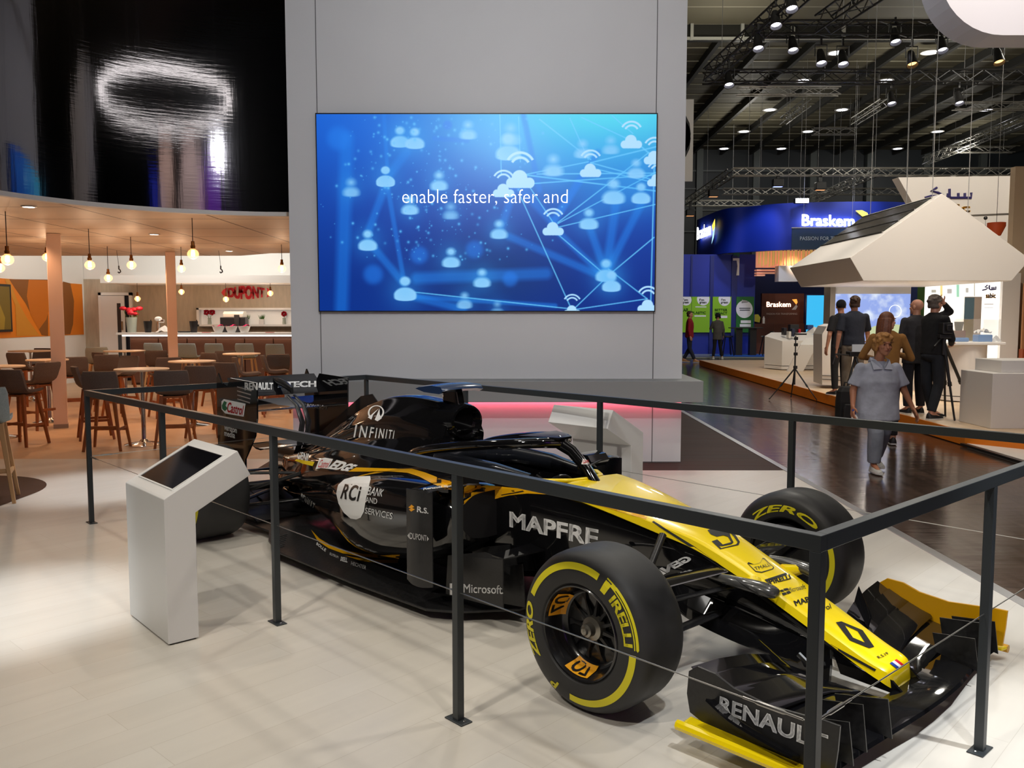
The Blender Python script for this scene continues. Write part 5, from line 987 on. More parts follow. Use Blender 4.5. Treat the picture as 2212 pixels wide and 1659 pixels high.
for x in (3.0, 4.7): MB().tube([(x, 24, z1), (x, 24, ZH)], .008, 4).build('hanging_wire', mat('wire_grey'), bn, world=True)
plane_letters(m_ := MB(), glyphs('O', .05), at(1440, 345, Y=23.96), at(1492, 345, Y=23.96), at(1440, 243, Y=23.96)); m_.build('letter', DBLK, bn, world=True, fixn=False)
# ---------------------------------------------------------------- the blue booth
BLU = mat('booth_blue', rgb(12, 42, 150), .5); NAVY = mat('booth_navy', rgb(22, 40, 92), .55); GLOW = mat('sign_glow', (1, 1, 1), .5, emit=(.95, .97, 1), es=3.2)
hd = thing('booth_header', 'curved blue booth header with glowing white lettering', 'sign', (13, 33.5, 4.15))
path = [tuple(q) for q in spl([(8.3, 39.4, 0), (8.5, 35.6, 0), (9.3, 34.6, 0), (10.4, 33.6, 0), (12.0, 33.2, 0), (14.5, 33.2, 0), (17.5, 34.6, 0)], 8)]
MB().loft([[(x, y, 4.15), (x, y, 5.92), (x+.15, y+.2, 5.92), (x+.15, y+.2, 4.15)] for x, y, _ in path]).build('header_band', BLU, hd, world=True, smooth=40)
Yh = 33.02
m_ = MB(); plane_letters(m_, glyphs('Braskem', .03), at(1732, 488, Y=Yh), at(1846, 490, Y=Yh), at(1732, 463, Y=Yh)); m_.build('header_lettering', GLOW, hd, world=True, fixn=False)
YG = mat('sign_yellow', (1, .8, .1), .5, emit=(1, .72, .08), es=1.6); MB().poly([at(x, y, Y=Yh) for x, y in ((1848, 455), (1862, 454), (1874, 460), (1876, 472), (1866, 470))]).build('header_mark', YG, hd, world=True)
SB = mat('sign_skyblue', (.5, .8, 1), .5, emit=(.4, .75, 1), es=1.4); MB().poly([at(x, y, Y=Yh) for x, y in ((1866, 471), (1876, 473), (1872, 484), (1856, 490))]).build('header_mark', SB, hd, world=True)
A_, B_ = Vector((8.27, 39.0, 0)), Vector((8.48, 36.0, 0)); 
m_ = MB(); plane_letters(m_, glyphs('Braskem', .03), (8.14, 38.6, 4.95), (8.30, 36.6, 5.0), (8.14, 38.6, 5.5)); m_.build('side_lettering', GLOW, hd, world=True, fixn=False)
MB().poly([(8.29, 36.4, 5.35), (8.32, 36.0, 5.6), (8.32, 35.95, 5.3), (8.30, 36.2, 5.1)]).build('side_mark', YG, hd, world=True); MB().poly([(8.30, 36.2, 5.1), (8.32, 35.95, 5.28), (8.31, 36.1, 4.85), (8.29, 36.4, 4.6)]).build('side_mark', SB, hd, world=True)
for x, y in ((9.3, 34.6), (11, 33.5), (13, 33.3), (15, 33.4)): MB().tube([(x, y+.1, 5.9), (x, y+.1, ZH)], .008, 4).build('hanging_wire', mat('wire_grey'), hd, world=True)
# booth walls
Yw = 36.0; gx = lambda px, Y=Yw: at(px, 681, Y=Y).x; gz = lambda py, Y=Yw: at(1106, py, Y=Y).z
bw = thing('booth_wall', 'tall blue panelled booth wall behind the green posters', 'wall panel', (gx(1550), Yw, 0)); MB().box(gx(1440), gx(1630), Yw, Yw+.3, 0, 4.15).build('panelling', BLU, bw, world=True)
for p0, p1 in ((1532, 1540), (1578, 1590), (1490, 1494)): MB().box(gx(p0), gx(p1), Yw-.06, Yw-.001, 0, 4.1).build('pilaster', mat('booth_dark', rgb(16, 34, 110), .5), bw, world=True)
MB().prism([(gx(a), Yw-.07, gz(c)) for a, c in ((1580, 558), (1594, 558), (1594, 595), (1588, 595), (1590, 575), (1588, 563), (1580, 563))], (0, .06, 0)).build('white_bracket', WHITE2, bw, world=True)
MB().box(gx(1581), gx(1594), Yw-.05, Yw-.002, gz(555), gz(540)).build('green_shelf_box', mat('box_green', rgb(30, 100, 80), .5), bw, world=True)
LIME = mat('poster_lime', rgb(130, 185, 30), .5, emit=rgb(130, 185, 30), es=.05); DGR = mat('poster_dark_green', rgb(20, 110, 40), .5); PW = mat('poster_white', (.85, .87, .87), .5)
def poster(label, p0, p1, lines, base=LIME, disc=None):
    t = thing('green_poster', label, 'poster', (gx(p0), Yw-.08, gz(718)), 0, 'green posters on the blue booth'); MB().box(gx(p0), gx(p1), Yw-.1, Yw-.062, gz(718), gz(641)).build('board', base, t, world=True)
    Yp = Yw-.103
    if disc:
        cx, cy, rx, ry = disc; MB().poly([at(cx+rx*math.cos(a), max(641, cy+ry*math.sin(a)), Y=Yp) for a in [2*PI*k/28 for k in range(28)]]).build('white_disc', PW, t, world=True)
    for s, x0, x1, y0, y1, m in lines:
        if s: m_ = MB(); plane_letters(m_, glyphs(s, .02), at(x0, y1, Y=Yp-.004), at(x1, y1, Y=Yp-.004), at(x0, y0, Y=Yp-.004)); m_.build('lettering', m, t, world=True, fixn=False)
        else: MB().poly([at(x0, y1, Y=Yp-.003), at(x1, y1, Y=Yp-.003), at(x1, y0, Y=Yp-.003), at(x0, y0, Y=Yp-.003)]).build('text_line', m, t, world=True)
DT = mat('poster_text', rgb(70, 80, 90), .5)
poster('green poster cut by the tower edge, behind the man in red', 1474, 1492, [("I'm", 1474, 1486, 645, 650, DT), ('green', 1474, 1488, 652, 657, DT), ('CLEAR', 1462, 1487, 666, 673, DGR)], disc=(1482, 648, 12, 12))
poster('green poster reading plastic, second from the tower', 1493, 1532, [("I'm", 1511, 1521, 645, 650, DT), ('green', 1511, 1526, 652, 657, DT), ('', 1502, 1526, 662, 664, PW), ('PLASTIC', 1494, 1525, 673, 678, DGR), ('', 1500, 1525, 681, 684, PW)], disc=(1519, 646, 13.5, 14))
poster('green poster reading better impact, third from the tower', 1538, 1578, [("I'm", 1558, 1567, 645, 650, DT), ('green', 1557, 1573, 652, 657, DT), ('BETTER', 1544, 1571, 667, 672, DGR), ('IMPACT', 1544, 1571, 674, 679, DGR), ('', 1548, 1571, 682, 687, PW)], disc=(1565, 646, 13, 15))
t_ = poster('pale green poster with big bubble right of the other posters', 1589, 1627, [("I'm", 1603, 1610, 646, 650, PW), ('green', 1602, 1616, 651, 655, PW), ('', 1597, 1621, 665, 667, DT), ('', 1598, 1620, 669, 671, DT), ('', 1600, 1622, 692, 698, PW), ('', 1598, 1622, 700, 706, PW)], base=DGR, disc=(1608, 668, 18, 19))
struct(MB().box(gx(1630), gx(1900), 38.4, 38.6, 0, 4.2).build('wall_booth', NAVY))
sl = thing('slat_screen', 'row of pale wooden slats with pink glow under the blue header', 'screen', (gx(1690), 34.6, 3.2)); Ys = 34.6
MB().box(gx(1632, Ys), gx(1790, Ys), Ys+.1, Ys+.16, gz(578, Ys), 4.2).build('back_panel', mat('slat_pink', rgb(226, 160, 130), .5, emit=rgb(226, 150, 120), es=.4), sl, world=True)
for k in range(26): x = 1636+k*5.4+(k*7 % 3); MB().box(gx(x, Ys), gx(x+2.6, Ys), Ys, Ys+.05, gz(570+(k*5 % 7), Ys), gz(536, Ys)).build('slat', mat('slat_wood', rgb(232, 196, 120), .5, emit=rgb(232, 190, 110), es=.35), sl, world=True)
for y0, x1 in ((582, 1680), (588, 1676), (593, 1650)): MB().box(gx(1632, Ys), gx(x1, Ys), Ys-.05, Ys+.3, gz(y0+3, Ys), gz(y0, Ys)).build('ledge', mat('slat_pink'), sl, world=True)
hb = thing('hanging_box', 'plain white box hanging left of the white canopy', 'box', (gx(1700, 34), 34.2, gz(608, 34))); MB().box(gx(1680, 34), gx(1722, 34), 34, 34.5, gz(608, 34), gz(574, 34)).build('box_body', WHITE2, hb, world=True); MB().tube([(gx(1700, 34), 34.25, gz(574, 34)), (gx(1700, 34), 34.25, ZH)], .006, 4).build('hanging_wire', mat('wire_grey'), hb, world=True)
gs = thing('glass_sign', 'grey glass panel with thin pale lettering before the blue header', 'sign', (gx(1750, 32.5), 32.5, gz(538, 32.5))); MB().box(gx(1706, 32.5), gx(1860, 32.5), 32.5, 32.53, gz(539, 32.5), gz(493, 32.5)).build('glass', mat('smoke_glass', rgb(62, 84, 106), .15, alpha=.72), gs, world=True)
MB().box(gx(1705, 32.5), gx(1861, 32.5), 32.48, 32.55, gz(493, 32.5), gz(491, 32.5)).build('top_bar', ALU, gs, world=True)
for x in (10.8, 12.6): MB().tube([(x, 32.52, gz(493, 32.5)), (x, 32.52, ZH)], .006, 4).build('hanging_wire', mat('wire_grey'), gs, world=True)
m_ = MB(); plane_letters(m_, glyphs('PASSION FOR TRANSFORMING'), at(1728, 519, Y=32.49), at(1872, 519, Y=32.49), at(1728, 511, Y=32.49)); m_.build('lettering', mat('pale_letter', (.5, .55, .6), .5), gs, world=True, fixn=False)
ws = thing('wooden_sign', 'brown wooden wall with glowing lettering behind the brown counter', 'sign', (gx(1690, 37), 37, 0)); Yq = 37.0
MB().box(gx(1645, Yq), gx(1736, Yq), Yq, Yq+.2, 0, gz(634, Yq)).build('wood_panel', planks('dark_walnut', rgb(110, 58, 38), rgb(98, 50, 34), rgb(70, 36, 24), 3, .4, .45, 0, .003, grain=.35), ws, world=True)
m_ = MB(); plane_letters(m_, glyphs('Braskem', .012), at(1656, 663, Y=Yq-.01), at(1708, 663, Y=Yq-.01), at(1656, 652, Y=Yq-.01)); m_.build('lettering', mat('warm_glow', (1, .9, .8), .5, emit=(1, .85, .7), es=1.2), ws, world=True, fixn=False)
m_ = MB(); plane_letters(m_, glyphs('PASSION FOR TRANSFORMING'), at(1656, 680, Y=Yq-.01), at(1722, 680, Y=Yq-.01), at(1656, 676, Y=Yq-.01)); m_.build('lettering', mat('dim_letter', (.6, .5, .45), .5), ws, world=True, fixn=False)
MB().poly([at(x, y, Y=Yq-.01) for x, y in ((1711, 647), (1721, 646), (1723, 653), (1720, 658))]).build('orange_mark', mat('mark_orange', (1, .5, .1), .5, emit=(1, .4, .06), es=.9), ws, world=True); MB().poly([at(x, y, Y=Yq-.01) for x, y in ((1720, 658), (1723, 662), (1719, 669), (1710, 669))]).build('grey_mark', mat('mark_grey', (.6, .6, .62), .5), ws, world=True)
tag(MB().box(gx(1628, 36.2), gx(1738, 36.2), 36.2, 36.8, 0, gz(699, 36.2)).build('reception_counter', mat('dark_walnut')), 'brown wooden counter below the glowing wooden sign', 'counter')
cy = thing('cyan_screen', 'bright sky blue screen beside the wooden sign', 'screen', (gx(1765, 36), 36, 1)); MB().box(gx(1741, 36), gx(1792, 36), 36, 36.1, .0, gz(636, 36)).build('screen_case', NAVY, cy, world=True); MB().poly([(gx(1742, 36), 35.99, .3), (gx(1791, 36), 35.99, .3), (gx(1791, 36), 35.99, gz(638, 36)), (gx(1742, 36), 35.99, gz(638, 36))]).build('display', mat('cyan_glow', (0, 0, 0), .5, emit=rgb(60, 190, 245), es=1.0), cy, world=True)
tag(MB().prism([(gx(a, 36.3), 36.3, gz(c, 36.3)) for a, c in ((1629, 694), (1641, 697), (1643, 686), (1638, 679), (1630, 680))], (0, .3, 0)).build('yellow_display', mat('acid_yellow', rgb(205, 200, 60), .5)), 'yellow green block on the brown counter', 'display object')
tag(MB().lathe([(.001, 0), (.05, 0), (.05, .22), (.025, .26), (.025, .3), (.001, .3)], 12, (gx(1650, 36.4), 36.4, gz(699, 36.2)), caps=False).build('bottle', WHITE2, smooth=40), 'small white bottle on the brown counter', 'bottle')
# booth floor and its black table group
struct(MB().prism([(5.0, 33.3, 0), (20, 33.3, 0), (20, 38.3, 0), (5.0, 38.3, 0)], (0, 0, .05)).build('floor_booth', mat('booth_floor', rgb(150, 156, 150), .25)))
tag(MB().prism([(9.4+1.5*math.cos(a), 34.6+1.1*math.sin(a), .051) for a in [2*PI*k/30 for k in range(30)]], (0, 0, .01)).build('blue_carpet', mat('carpet_blue', rgb(20, 90, 190), .9)), 'round blue carpet under the black bar table', 'carpet')
t = thing('black_bar_table', 'black bar table standing on the blue carpet', 'table', (9.35, 34.8, .061)); MB().box(-.62, .62, -.3, .3, 1.07, 1.11).build('table_top', BLACKM, t, bevel=.005)
for x in (-.28, .28): MB().box(x-.13, x+.13, -.13, .13, 0, 1.07).build('leg', BLACKM, t)
def bstool(l, x, y, rz):
    t = thing('black_stool', l, 'bar stool', (x, y, .0615), rz, 'black stools at the black bar table'); seat_shell(MB(), .4, .38, .74, .96).build('seat', BLACKM, t, smooth=50)
    for sx in (-1, 1):
        for sy in (-1, 1): MB().bar((sx*.24, sy*.22, 0), (sx*.12, sy*.11, .72), .03).build('leg', BLACKM, t)
bstool('black stool left of the black bar table', 8.55, 34.5, -PI/2); bstool('black stool right of the black bar table', 10.12, 34.5, PI/2)
for l_, t_, w_, c_ in [((13.0, 31.0, 7.0), (13.0, 33.3, 4.9), 260, (.7, .78, 1)), ((10.6, 31.6, 7.2), (10.2, 34, 4.6), 190, (.6, .68, 1)), ((9.6, 32.4, 6.6), (9.4, 36, 2.0), 330, (.8, .8, 1)), ((7.4, 33, 6.5), (7.6, 36, 2.2), 240, (.8, .8, 1)), ((11.0, 33.5, 4.0), (11.3, 37, 1.9), 160, (1, .7, .5))]: lamp('SPOT', l_, t_, w_, c_, .15, 60, .8)
# ---------------------------------------------------------------- the white stand with the canopy
PF = planks('pale_oak', rgb(226, 200, 168), rgb(216, 188, 154), rgb(196, 168, 134), 1.8, .22, .4, .25, .002, grain=.14)
pl = [(6.18, 28.6), (5.76, 10.95), (6.5, 10.1), (30, 10.1), (30, 28.6)]
struct(MB().prism([(x, y, .0) for x, y in pl], (0, 0, .178)).build('floor_platform', mat('orange_edge', rgb(240, 134, 24), .45))); struct(MB().poly([(x+.02, y, .1795) for x, y in pl]).build('floor_oak', PF))
struct(MB().prism([(5.78, 10.93, 0), (5.74, 9.3, 0), (14, 5, 0), (14, 10.1, 0), (6.5, 10.1, 0)], (0, 0, .03)).build('floor_ramp', mat('ramp_white', (.8, .76, .7), .4))); struct(MB().bar((5.73, 10.95, .015), (5.69, 9.25, .015), .05, .03).build('trim_8', BLACKM))
SW = mat('stand_white', (.8, .77, .73), .5)
cn = thing('house_canopy', 'white house shaped canopy with solar panels on its roof', 'canopy', (7.6, 17, 2.26)); pent = [(7.58, 3.79), (5.99, 2.67), (6.24, 2.26), (8.87, 2.26), (9.18, 2.64)]
MB().prism([(x, 15.5, z) for x, z in pent], (0, 3.35, 0)).build('canopy_body', SW, cn, world=True, bevel=.006)
rn_ = Vector((-(3.79-2.67), 0, 7.58-5.99)).normalized(); RP = lambda f, y, h: Vector((5.99+(7.58-5.99)*f, y, 2.67+(3.79-2.67)*f))+rn_*h
for k in range(3):
    f0, f1 = .42+.175*k, .585+.175*k; m_ = MB(); m_.add([RP(f0, 15.75, .012), RP(f1, 15.75, .012), RP(f1, 18.75, .012), RP(f0, 18.75, .012)], [(0, 1, 2, 3)]); m_.build('solar_panel', mat('solar_dark', rgb(70, 66, 60), .15, spec=.7), cn, world=True)
m_ = MB()
for f in (.41, .59, .765, .95): m_.bar(RP(f, 15.7, .012), RP(f, 18.8, .012), .03, .02)
m_.build('panel_rail', ALU, cn, world=True)
for x, y in ((7.55, 15.8), (8.3, 16), (7.55, 18.5), (8.3, 18.5)): MB().tube([(x, y, 3.1), (x, y, ZH)], .007, 4).build('hanging_wire', mat('wire_grey'), cn, world=True)
# tall white back wall with dark and yellow lettering
Yk = 24.5; kx = lambda p: at(p, 681, Y=Yk).x; kz = lambda q: at(1106, q, Y=Yk).z
bk = thing('lettered_wall', 'tall white stand wall with dark and yellow foreign lettering', 'wall panel', (kx(2070), Yk, .18)); MB().prism([(x, Yk, z) for x, z in ((kx(1930), kz(383)), (kx(2172), kz(380)), (kx(2172), .18), (kx(1995), .18), (kx(1995), kz(470)), (kx(1967), kz(446)))], (0, .4, 0)).build('wall_body', SW, bk, world=True)
MB().prism([(kx(2172), Yk-.3, .18), (kx(2260), Yk-1.6, .18), (kx(2280), Yk-1.6, kz(350)), (kx(2172), Yk-.3, kz(380))], (.2, .3, 0)).build('side_wall', SW, bk, world=True)
INK = mat('ink_navy', rgb(42, 34, 100), .5); KY = mat('letter_yellow', rgb(240, 175, 40), .5)
def strokes(name, par, m, Y, L, w):
    m_ = MB()
    for q in L: m_.tube([at(x, y, Y=Y) for x, y in q], w, 6, flat=1)
    m_.build(name, m, par, world=True)
strokes('dark_lettering', bk, INK, Yk-.02, [[(1998, 427), (2012, 423), (2030, 424), (2034, 420), (2026, 416), (2012, 412), (2024, 405)], [(2036, 420), (2038, 427), (2046, 427), (2048, 418)], [(2051, 408), (2051, 424), (2054, 427), (2098, 427), (2098, 416)], [(2070, 427), (2070, 417)], [(2084, 427), (2084, 417)]], .034)
m_ = MB(); plane_letters(m_, glyphs('sabic', .02), at(2000, 458, Y=Yk-.02), at(2096, 458, Y=Yk-.02), at(2000, 440, Y=Yk-.02)); m_.build('yellow_lettering', KY, bk, world=True, fixn=False)
t = thing('wall_rail', 'thin grey rail with small hook on the white stand wall', 'rail', tuple(at(2140, 464, Y=Yk-1))); MB().bar(at(2095, 466, Y=Yk-1), at(2190, 462, Y=Yk-1), .05).build('rail', ALU, t, world=True); MB().ball(tuple(at(2129, 471, Y=Yk-1)), .05).build('pulley', BLACKM, t, world=True); MB().tube([at(2129, 471, Y=Yk-1), at(2129, 500, Y=Yk-1)], .008, 4).build('wire', mat('wire_grey'), t, world=True)
p = at(2152, 498, Y=20.5); t = thing('orange_lampshade', 'orange lampshade showing behind the canopy slope', 'lamp', tuple(p)); MB().lathe([(.2, .18), (.2, .1), (.1, -.12), (.001, -.12)], 18, caps=False).build('shade', mat('shade_orange', rgb(200, 80, 30), .5), t, smooth=40); MB().tube([(0, 0, -.1), (0, 0, ZH-p.z)], .006, 4).build('cord', DARK, t)
# screen wall, lit product wall, strips below the canopy
Yc = 19.6; cx2 = lambda p, Y=Yc: at(p, 681, Y=Y).x; cz2 = lambda q, Y=Yc: at(1106, q, Y=Y).z
sk = thing('sky_screen', 'large screen showing a pale cloudy sky behind the visitors', 'screen', (cx2(1880), Yc, .2)); MB().box(cx2(1800), cx2(1966), Yc, Yc+.2, .18, cz2(608)).build('screen_wall', WHITE2, sk, world=True); MB().box(cx2(1789), cx2(1800), Yc-.1, Yc+.3, .18, cz2(608)).build('side_post', mat('post_grey', rgb(150, 142, 132), .5), sk, world=True)
mk = mat('sky_picture', (0, 0, 0), .4); nt_ = mk.node_tree; tc_ = nt_.nodes.new('ShaderNodeTexCoord'); n_ = nt_.nodes.new('ShaderNodeTexNoise'); n_.inputs['Scale'].default_value = 2.6; n_.inputs['Detail'].default_value = 5; cr_ = nt_.nodes.new('ShaderNodeValToRGB')
cr_.color_ramp.elements[0].position = .5; cr_.color_ramp.elements[0].color = (*rgb(150, 172, 236), 1); cr_.color_ramp.elements[1].position = .66; cr_.color_ramp.elements[1].color = (*rgb(226, 236, 252), 1)
nt_.links.new(tc_.outputs['Object'], n_.inputs[0]); nt_.links.new(n_.outputs[0], cr_.inputs[0]); nt_.links.new(cr_.outputs[0], nt_.nodes['Principled BSDF'].inputs['Emission Color']); nt_.nodes['Principled BSDF'].inputs['Emission Strength'].default_value = 1.0
MB().poly([(cx2(1801), Yc-.01, cz2(744)), (cx2(1965), Yc-.01, cz2(744)), (cx2(1965), Yc-.01, cz2(635)), (cx2(1801), Yc-.01, cz2(635))]).build('display', mk, sk, world=True)
MB().poly([at(x, y, Y=Yc-.015) for x, y in ((1870, 744), (1870, 712), (1890, 704), (1930, 700), (1965, 704), (1965, 744))]).build('meadow', mat('meadow_glow', (0, 0, 0), .5, emit=rgb(196, 206, 160), es=1), sk, world=True)
MB().tube([at(1934+13*math.cos(a), 672+13*math.sin(a), Y=Yc-.02) for a in [2*PI*k/24 for k in range(25)]], .008, 6).build('ring_icon', mat('icon_white', (1, 1, 1), .5, emit=(.8, .87, 1), es=.9), sk, world=True)
stp = thing('strip_wall', 'narrow wall strip in deep blue and dark green beside the sky screen', 'wall panel', (cx2(1980), Yc, .18)); MB().box(cx2(1966), cx2(1980), Yc, Yc+.2, .18, cz2(616)).build('blue_strip', NAVY, stp, world=True); MB().box(cx2(1980), cx2(1996), Yc, Yc+.2, .18, cz2(618)).build('green_strip', mat('strip_green', rgb(50, 84, 34), .5), stp, world=True)
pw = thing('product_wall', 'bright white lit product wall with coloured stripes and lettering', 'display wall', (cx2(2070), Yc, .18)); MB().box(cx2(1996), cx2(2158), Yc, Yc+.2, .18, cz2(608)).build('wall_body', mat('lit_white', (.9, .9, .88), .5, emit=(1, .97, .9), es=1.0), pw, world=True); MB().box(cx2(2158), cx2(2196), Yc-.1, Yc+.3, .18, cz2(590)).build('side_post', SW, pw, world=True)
for x0, x1, y0, y1, c in ((2031, 2036, 615, 640, (250, 232, 160)), (2066, 2072, 615, 650, (170, 232, 205)), (2070, 2076, 645, 680, (160, 190, 235)), (2074, 2080, 678, 712, (235, 150, 180)), (2012, 2022, 626, 632, (190, 190, 180)), (2046, 2056, 624, 634, (190, 190, 190)), (2086, 2092, 622, 632, (200, 200, 195)), (2126, 2146, 656, 658, (200, 195, 190)), (2126, 2146, 664, 665, (200, 195, 190)), (2104, 2106, 612, 640, (200, 196, 180))): MB().poly([at(x, y, Y=Yc-.004) for x, y in ((x0, y1), (x1, y1), (x1, y0), (x0, y0))]).build('stripe', mat('stripe_%d_%d_%d' % c, rgb(*c), .5, emit=rgb(*c), es=.5), pw, world=True)
strokes('dark_lettering', pw, INK, Yc-.015, [[(2122, 627), (2130, 625), (2134, 622), (2128, 620), (2133, 616)], [(2137, 616), (2137, 624), (2140, 626), (2151, 625), (2151, 619)], [(2143, 625), (2143, 620)], [(2147, 625), (2147, 620)]], .015)
m_ = MB(); plane_letters(m_, glyphs('sabic', .05), at(2129, 644, Y=Yc-.01), at(2151, 644, Y=Yc-.01), at(2129, 633, Y=Yc-.01)); m_.build('yellow_lettering', KY, pw, world=True, fixn=False)
struct(MB().box(cx2(2196), cx2(2196)+4, Yc+.3, Yc+.5, .18, 5).build('wall_stand', mat('stand_beige', rgb(206, 184, 154), .5)))
dd = thing('wooden_door_panel', 'tan wooden panel at the right edge below the canopy', 'panel', (cx2(2210), Yc-.2, .18)); MB().box(cx2(2196), cx2(2290), Yc-.25, Yc-.2, .9, cz2(612)).build('panel', mat('tan_wood', rgb(176, 124, 82), .5), dd, world=True); MB().box(cx2(2196), cx2(2290), Yc-.3, Yc-.15, .18, .9).build('low_shelf', mat('rust_brown', rgb(150, 70, 35), .5), dd, world=True)
# white blocks, round counter with glass case
wb = thing('white_block', 'stepped white block standing at the right edge of the photo', 'plinth', (6.6, 11.4, .18)); MB().box(at(2145, 800, Y=11.2).x, 8.2, 11.2, 12.0, .18, .9).build('lower_block', SW, wb, world=True, bevel=.006); MB().box(at(2163, 800, Y=11.35).x, 8.2, 11.35, 12.0, .9, 1.06).build('upper_block', SW, wb, world=True, bevel=.006)
rc = thing('round_counter', 'round ended white counter with a glass case on top', 'counter', (7.85, 14.9, .18)); 
def stadium(x0, x1, y, r, n=14): return [(x0-r*math.sin(PI*k/n), y+r*math.cos(PI*k/n)*1.0) for k in range(n+1)]+[(x1, y-r), (x1, y+r)]
cxl, cxr = at(2048, 800, Y=14.7).x, at(2142, 800, Y=14.7).x; sec = lambda e, z: [(x, y, z) for x, y in [((cxl+cxr)/2+(cxr-cxl)/2*(1+e)*math.cos(a), 14.95+.36*(1+e)*math.sin(a)) for a in [2*PI*k/40 for k in range(40)]]]
MB().loft([sec(0, .2), sec(0, .27)]).build('plinth', SW, rc, world=True, smooth=30); MB().loft([sec(-.04, .27), sec(-.04, .285)]).build('shadow_gap', DARK, rc, world=True); MB().loft([sec(0, .285), sec(0, 1.15)]).build('counter_body', SW, rc, world=True, smooth=30); MB().box(at(2040, 740, Y=14.6).x, at(2170, 740, Y=14.6).x, 14.55, 15.3, 1.15, 1.20).build('counter_top', WHITE2, rc, world=True, bevel=.01)
gc = MB(); gx0, gx1 = at(2052, 715, Y=14.65).x, at(2163, 715, Y=14.65).x; gc.box(gx0, gx1, 14.65, 14.656, 1.20, 1.575).box(gx1-.006, gx1, 14.656, 15.2, 1.20, 1.575).box(gx0, gx1, 14.65, 15.2, 1.575, 1.585)
tag(gc.build('glass_case', mat('case_glass', (.95, .97, .95), .04, alpha=.14)), 'clear glass case on the round white counter', 'glass case')
def onc(px, Y=14.9): return at(px, 738, Y=Y).x
t = thing('blue_tray', 'blue tray with a brown box inside the glass case, left', 'tray', (onc(2070), 14.9, 1.2)); MB().box(-.14, .14, -.1, .1, 0, .07).build('tray', mat('tray_blue', rgb(20, 120, 195), .4), t, bevel=.02); MB().box(-.09, .09, -.07, .07, .07, .19).build('brown_box', mat('choc_brown', rgb(110, 55, 30), .45), t, bevel=.01); MB().lathe([(.001, .19), (.06, .19), (.085, .34), (.001, .34)], 4).build('planter', mat('planter_grey', rgb(90, 92, 80), .5), t)
t = thing('blue_box', 'blue box with crumpled white foil inside the glass case, right', 'box', (onc(2122), 14.9, 1.2)); MB().box(-.12, .12, -.1, .1, 0, .12).build('box', mat('tray_blue'), t, bevel=.01)
MB().grid(lambda u, v: (u, v, .125+.07*abs(math.sin(u*31+1)*math.cos(v*27))+.05*(1-abs(u)*8)), np.linspace(-.11, .11, 14), np.linspace(-.09, .09, 10)).build('foil', mat('foil_white', (.85, .85, .84), .4), t)
tag(MB().grid(lambda u, v: (onc(2147)+u, 14.85+v, 1.203+.09*math.exp(-(u*u+v*v)/.004)*(1+.3*math.sin(60*u+40*v))), np.linspace(-.09, .09, 14), np.linspace(-.09, .09, 14)).build('foil_sample', mat('foil_grey', (.6, .6, .6), .5)), 'small heap of grey white sample beside the blue box', 'sample')
to = thing('totem', 'tall box totem in blue and mustard behind the glass case', 'totem', (onc(2100, 16.6), 16.6, .18)); x0, x1 = at(2082, 690, Y=16.4).x, at(2119, 690, Y=16.4).x; xm = at(2103, 690, Y=16.4).x
MB().box(x0, x1, 16.4, 16.75, .18, at(2100, 641, Y=16.4).z).build('totem_body', SW, to, world=True); MB().poly([(x0, 16.396, at(2100, 689, Y=16.4).z), (xm, 16.396, at(2100, 689, Y=16.4).z), (xm, 16.396, at(2100, 643, Y=16.4).z), (x0, 16.396, at(2100, 643, Y=16.4).z)]).build('blue_face', mat('totem_blue', rgb(120, 165, 195), .5), to, world=True); MB().poly([(x0, 16.396, .5), (xm, 16.396, .5), (xm, 16.396, at(2100, 690, Y=16.4).z), (x0, 16.396, at(2100, 690, Y=16.4).z)]).build('mustard_face', mat('totem_mustard', rgb(150, 130, 20), .5), to, world=True)
# white angular consoles
wc = thing('angular_console', 'white angular display console with a slanting ribbon foot', 'counter', (8.0, 23.6, .18)); Pz = lambda x, y, Y: at(x, y, Y=Y)
m_ = MB(); top = [Pz(1652, 726, 24.0), Pz(1666, 718, 24.6), Pz(1742, 718, 24.6), Pz(1792, 734, 23.5), Pz(1690, 737, 23.3)]; m_.loft([[Vector((q.x, q.y, .30)) for q in top], top]); m_.build('console_body', SW, wc, world=True); MB().loft([[Vector((q.x, q.y, z)) for q in top] for z in (.2, .285)]).build('plinth', SW, wc, world=True)
m_ = MB(); m_.loft([[p_, p_+Vector((.42, 0, 0)), p_+Vector((.42, .05, .02)), p_+Vector((0, .05, .02))] for p_ in [Pz(1697, 809, 22.8), Pz(1712, 780, 22.7), Pz(1730, 745, 22.7), Pz(1742, 732, 23.0), Pz(1756, 729, 23.6)]]); m_.build('ribbon_foot', SW, wc, world=True, smooth=30)
m_ = MB(); m_.loft([[Pz(x, 700+abs(k-2)*0, 25.2), Pz(x, 722, 24.6)] for k, x in enumerate((1742, 1760))] if False else [[Pz(1742, 716, 24.9), Pz(1742, 722, 24.4)], [Pz(1756, 705, 24.9), Pz(1760, 722, 24.2)], [Pz(1790, 716, 24.6), Pz(1795, 730, 23.9)]], closed=False, caps=False); m_.build('console_ridge', SW, wc, world=True)
def smallbox(name, label, cat, x0, x1, y0, y1, Y, c): tag(MB().box(at(x0, y1, Y=Y).x, at(x1, y1, Y=Y).x, Y, Y+.22, at(x0, y1, Y=Y).z, at(x0, y0, Y=Y).z).build(name, mat('sample_%d_%d_%d' % c, rgb(*c), .4), bevel=.006), label, cat)
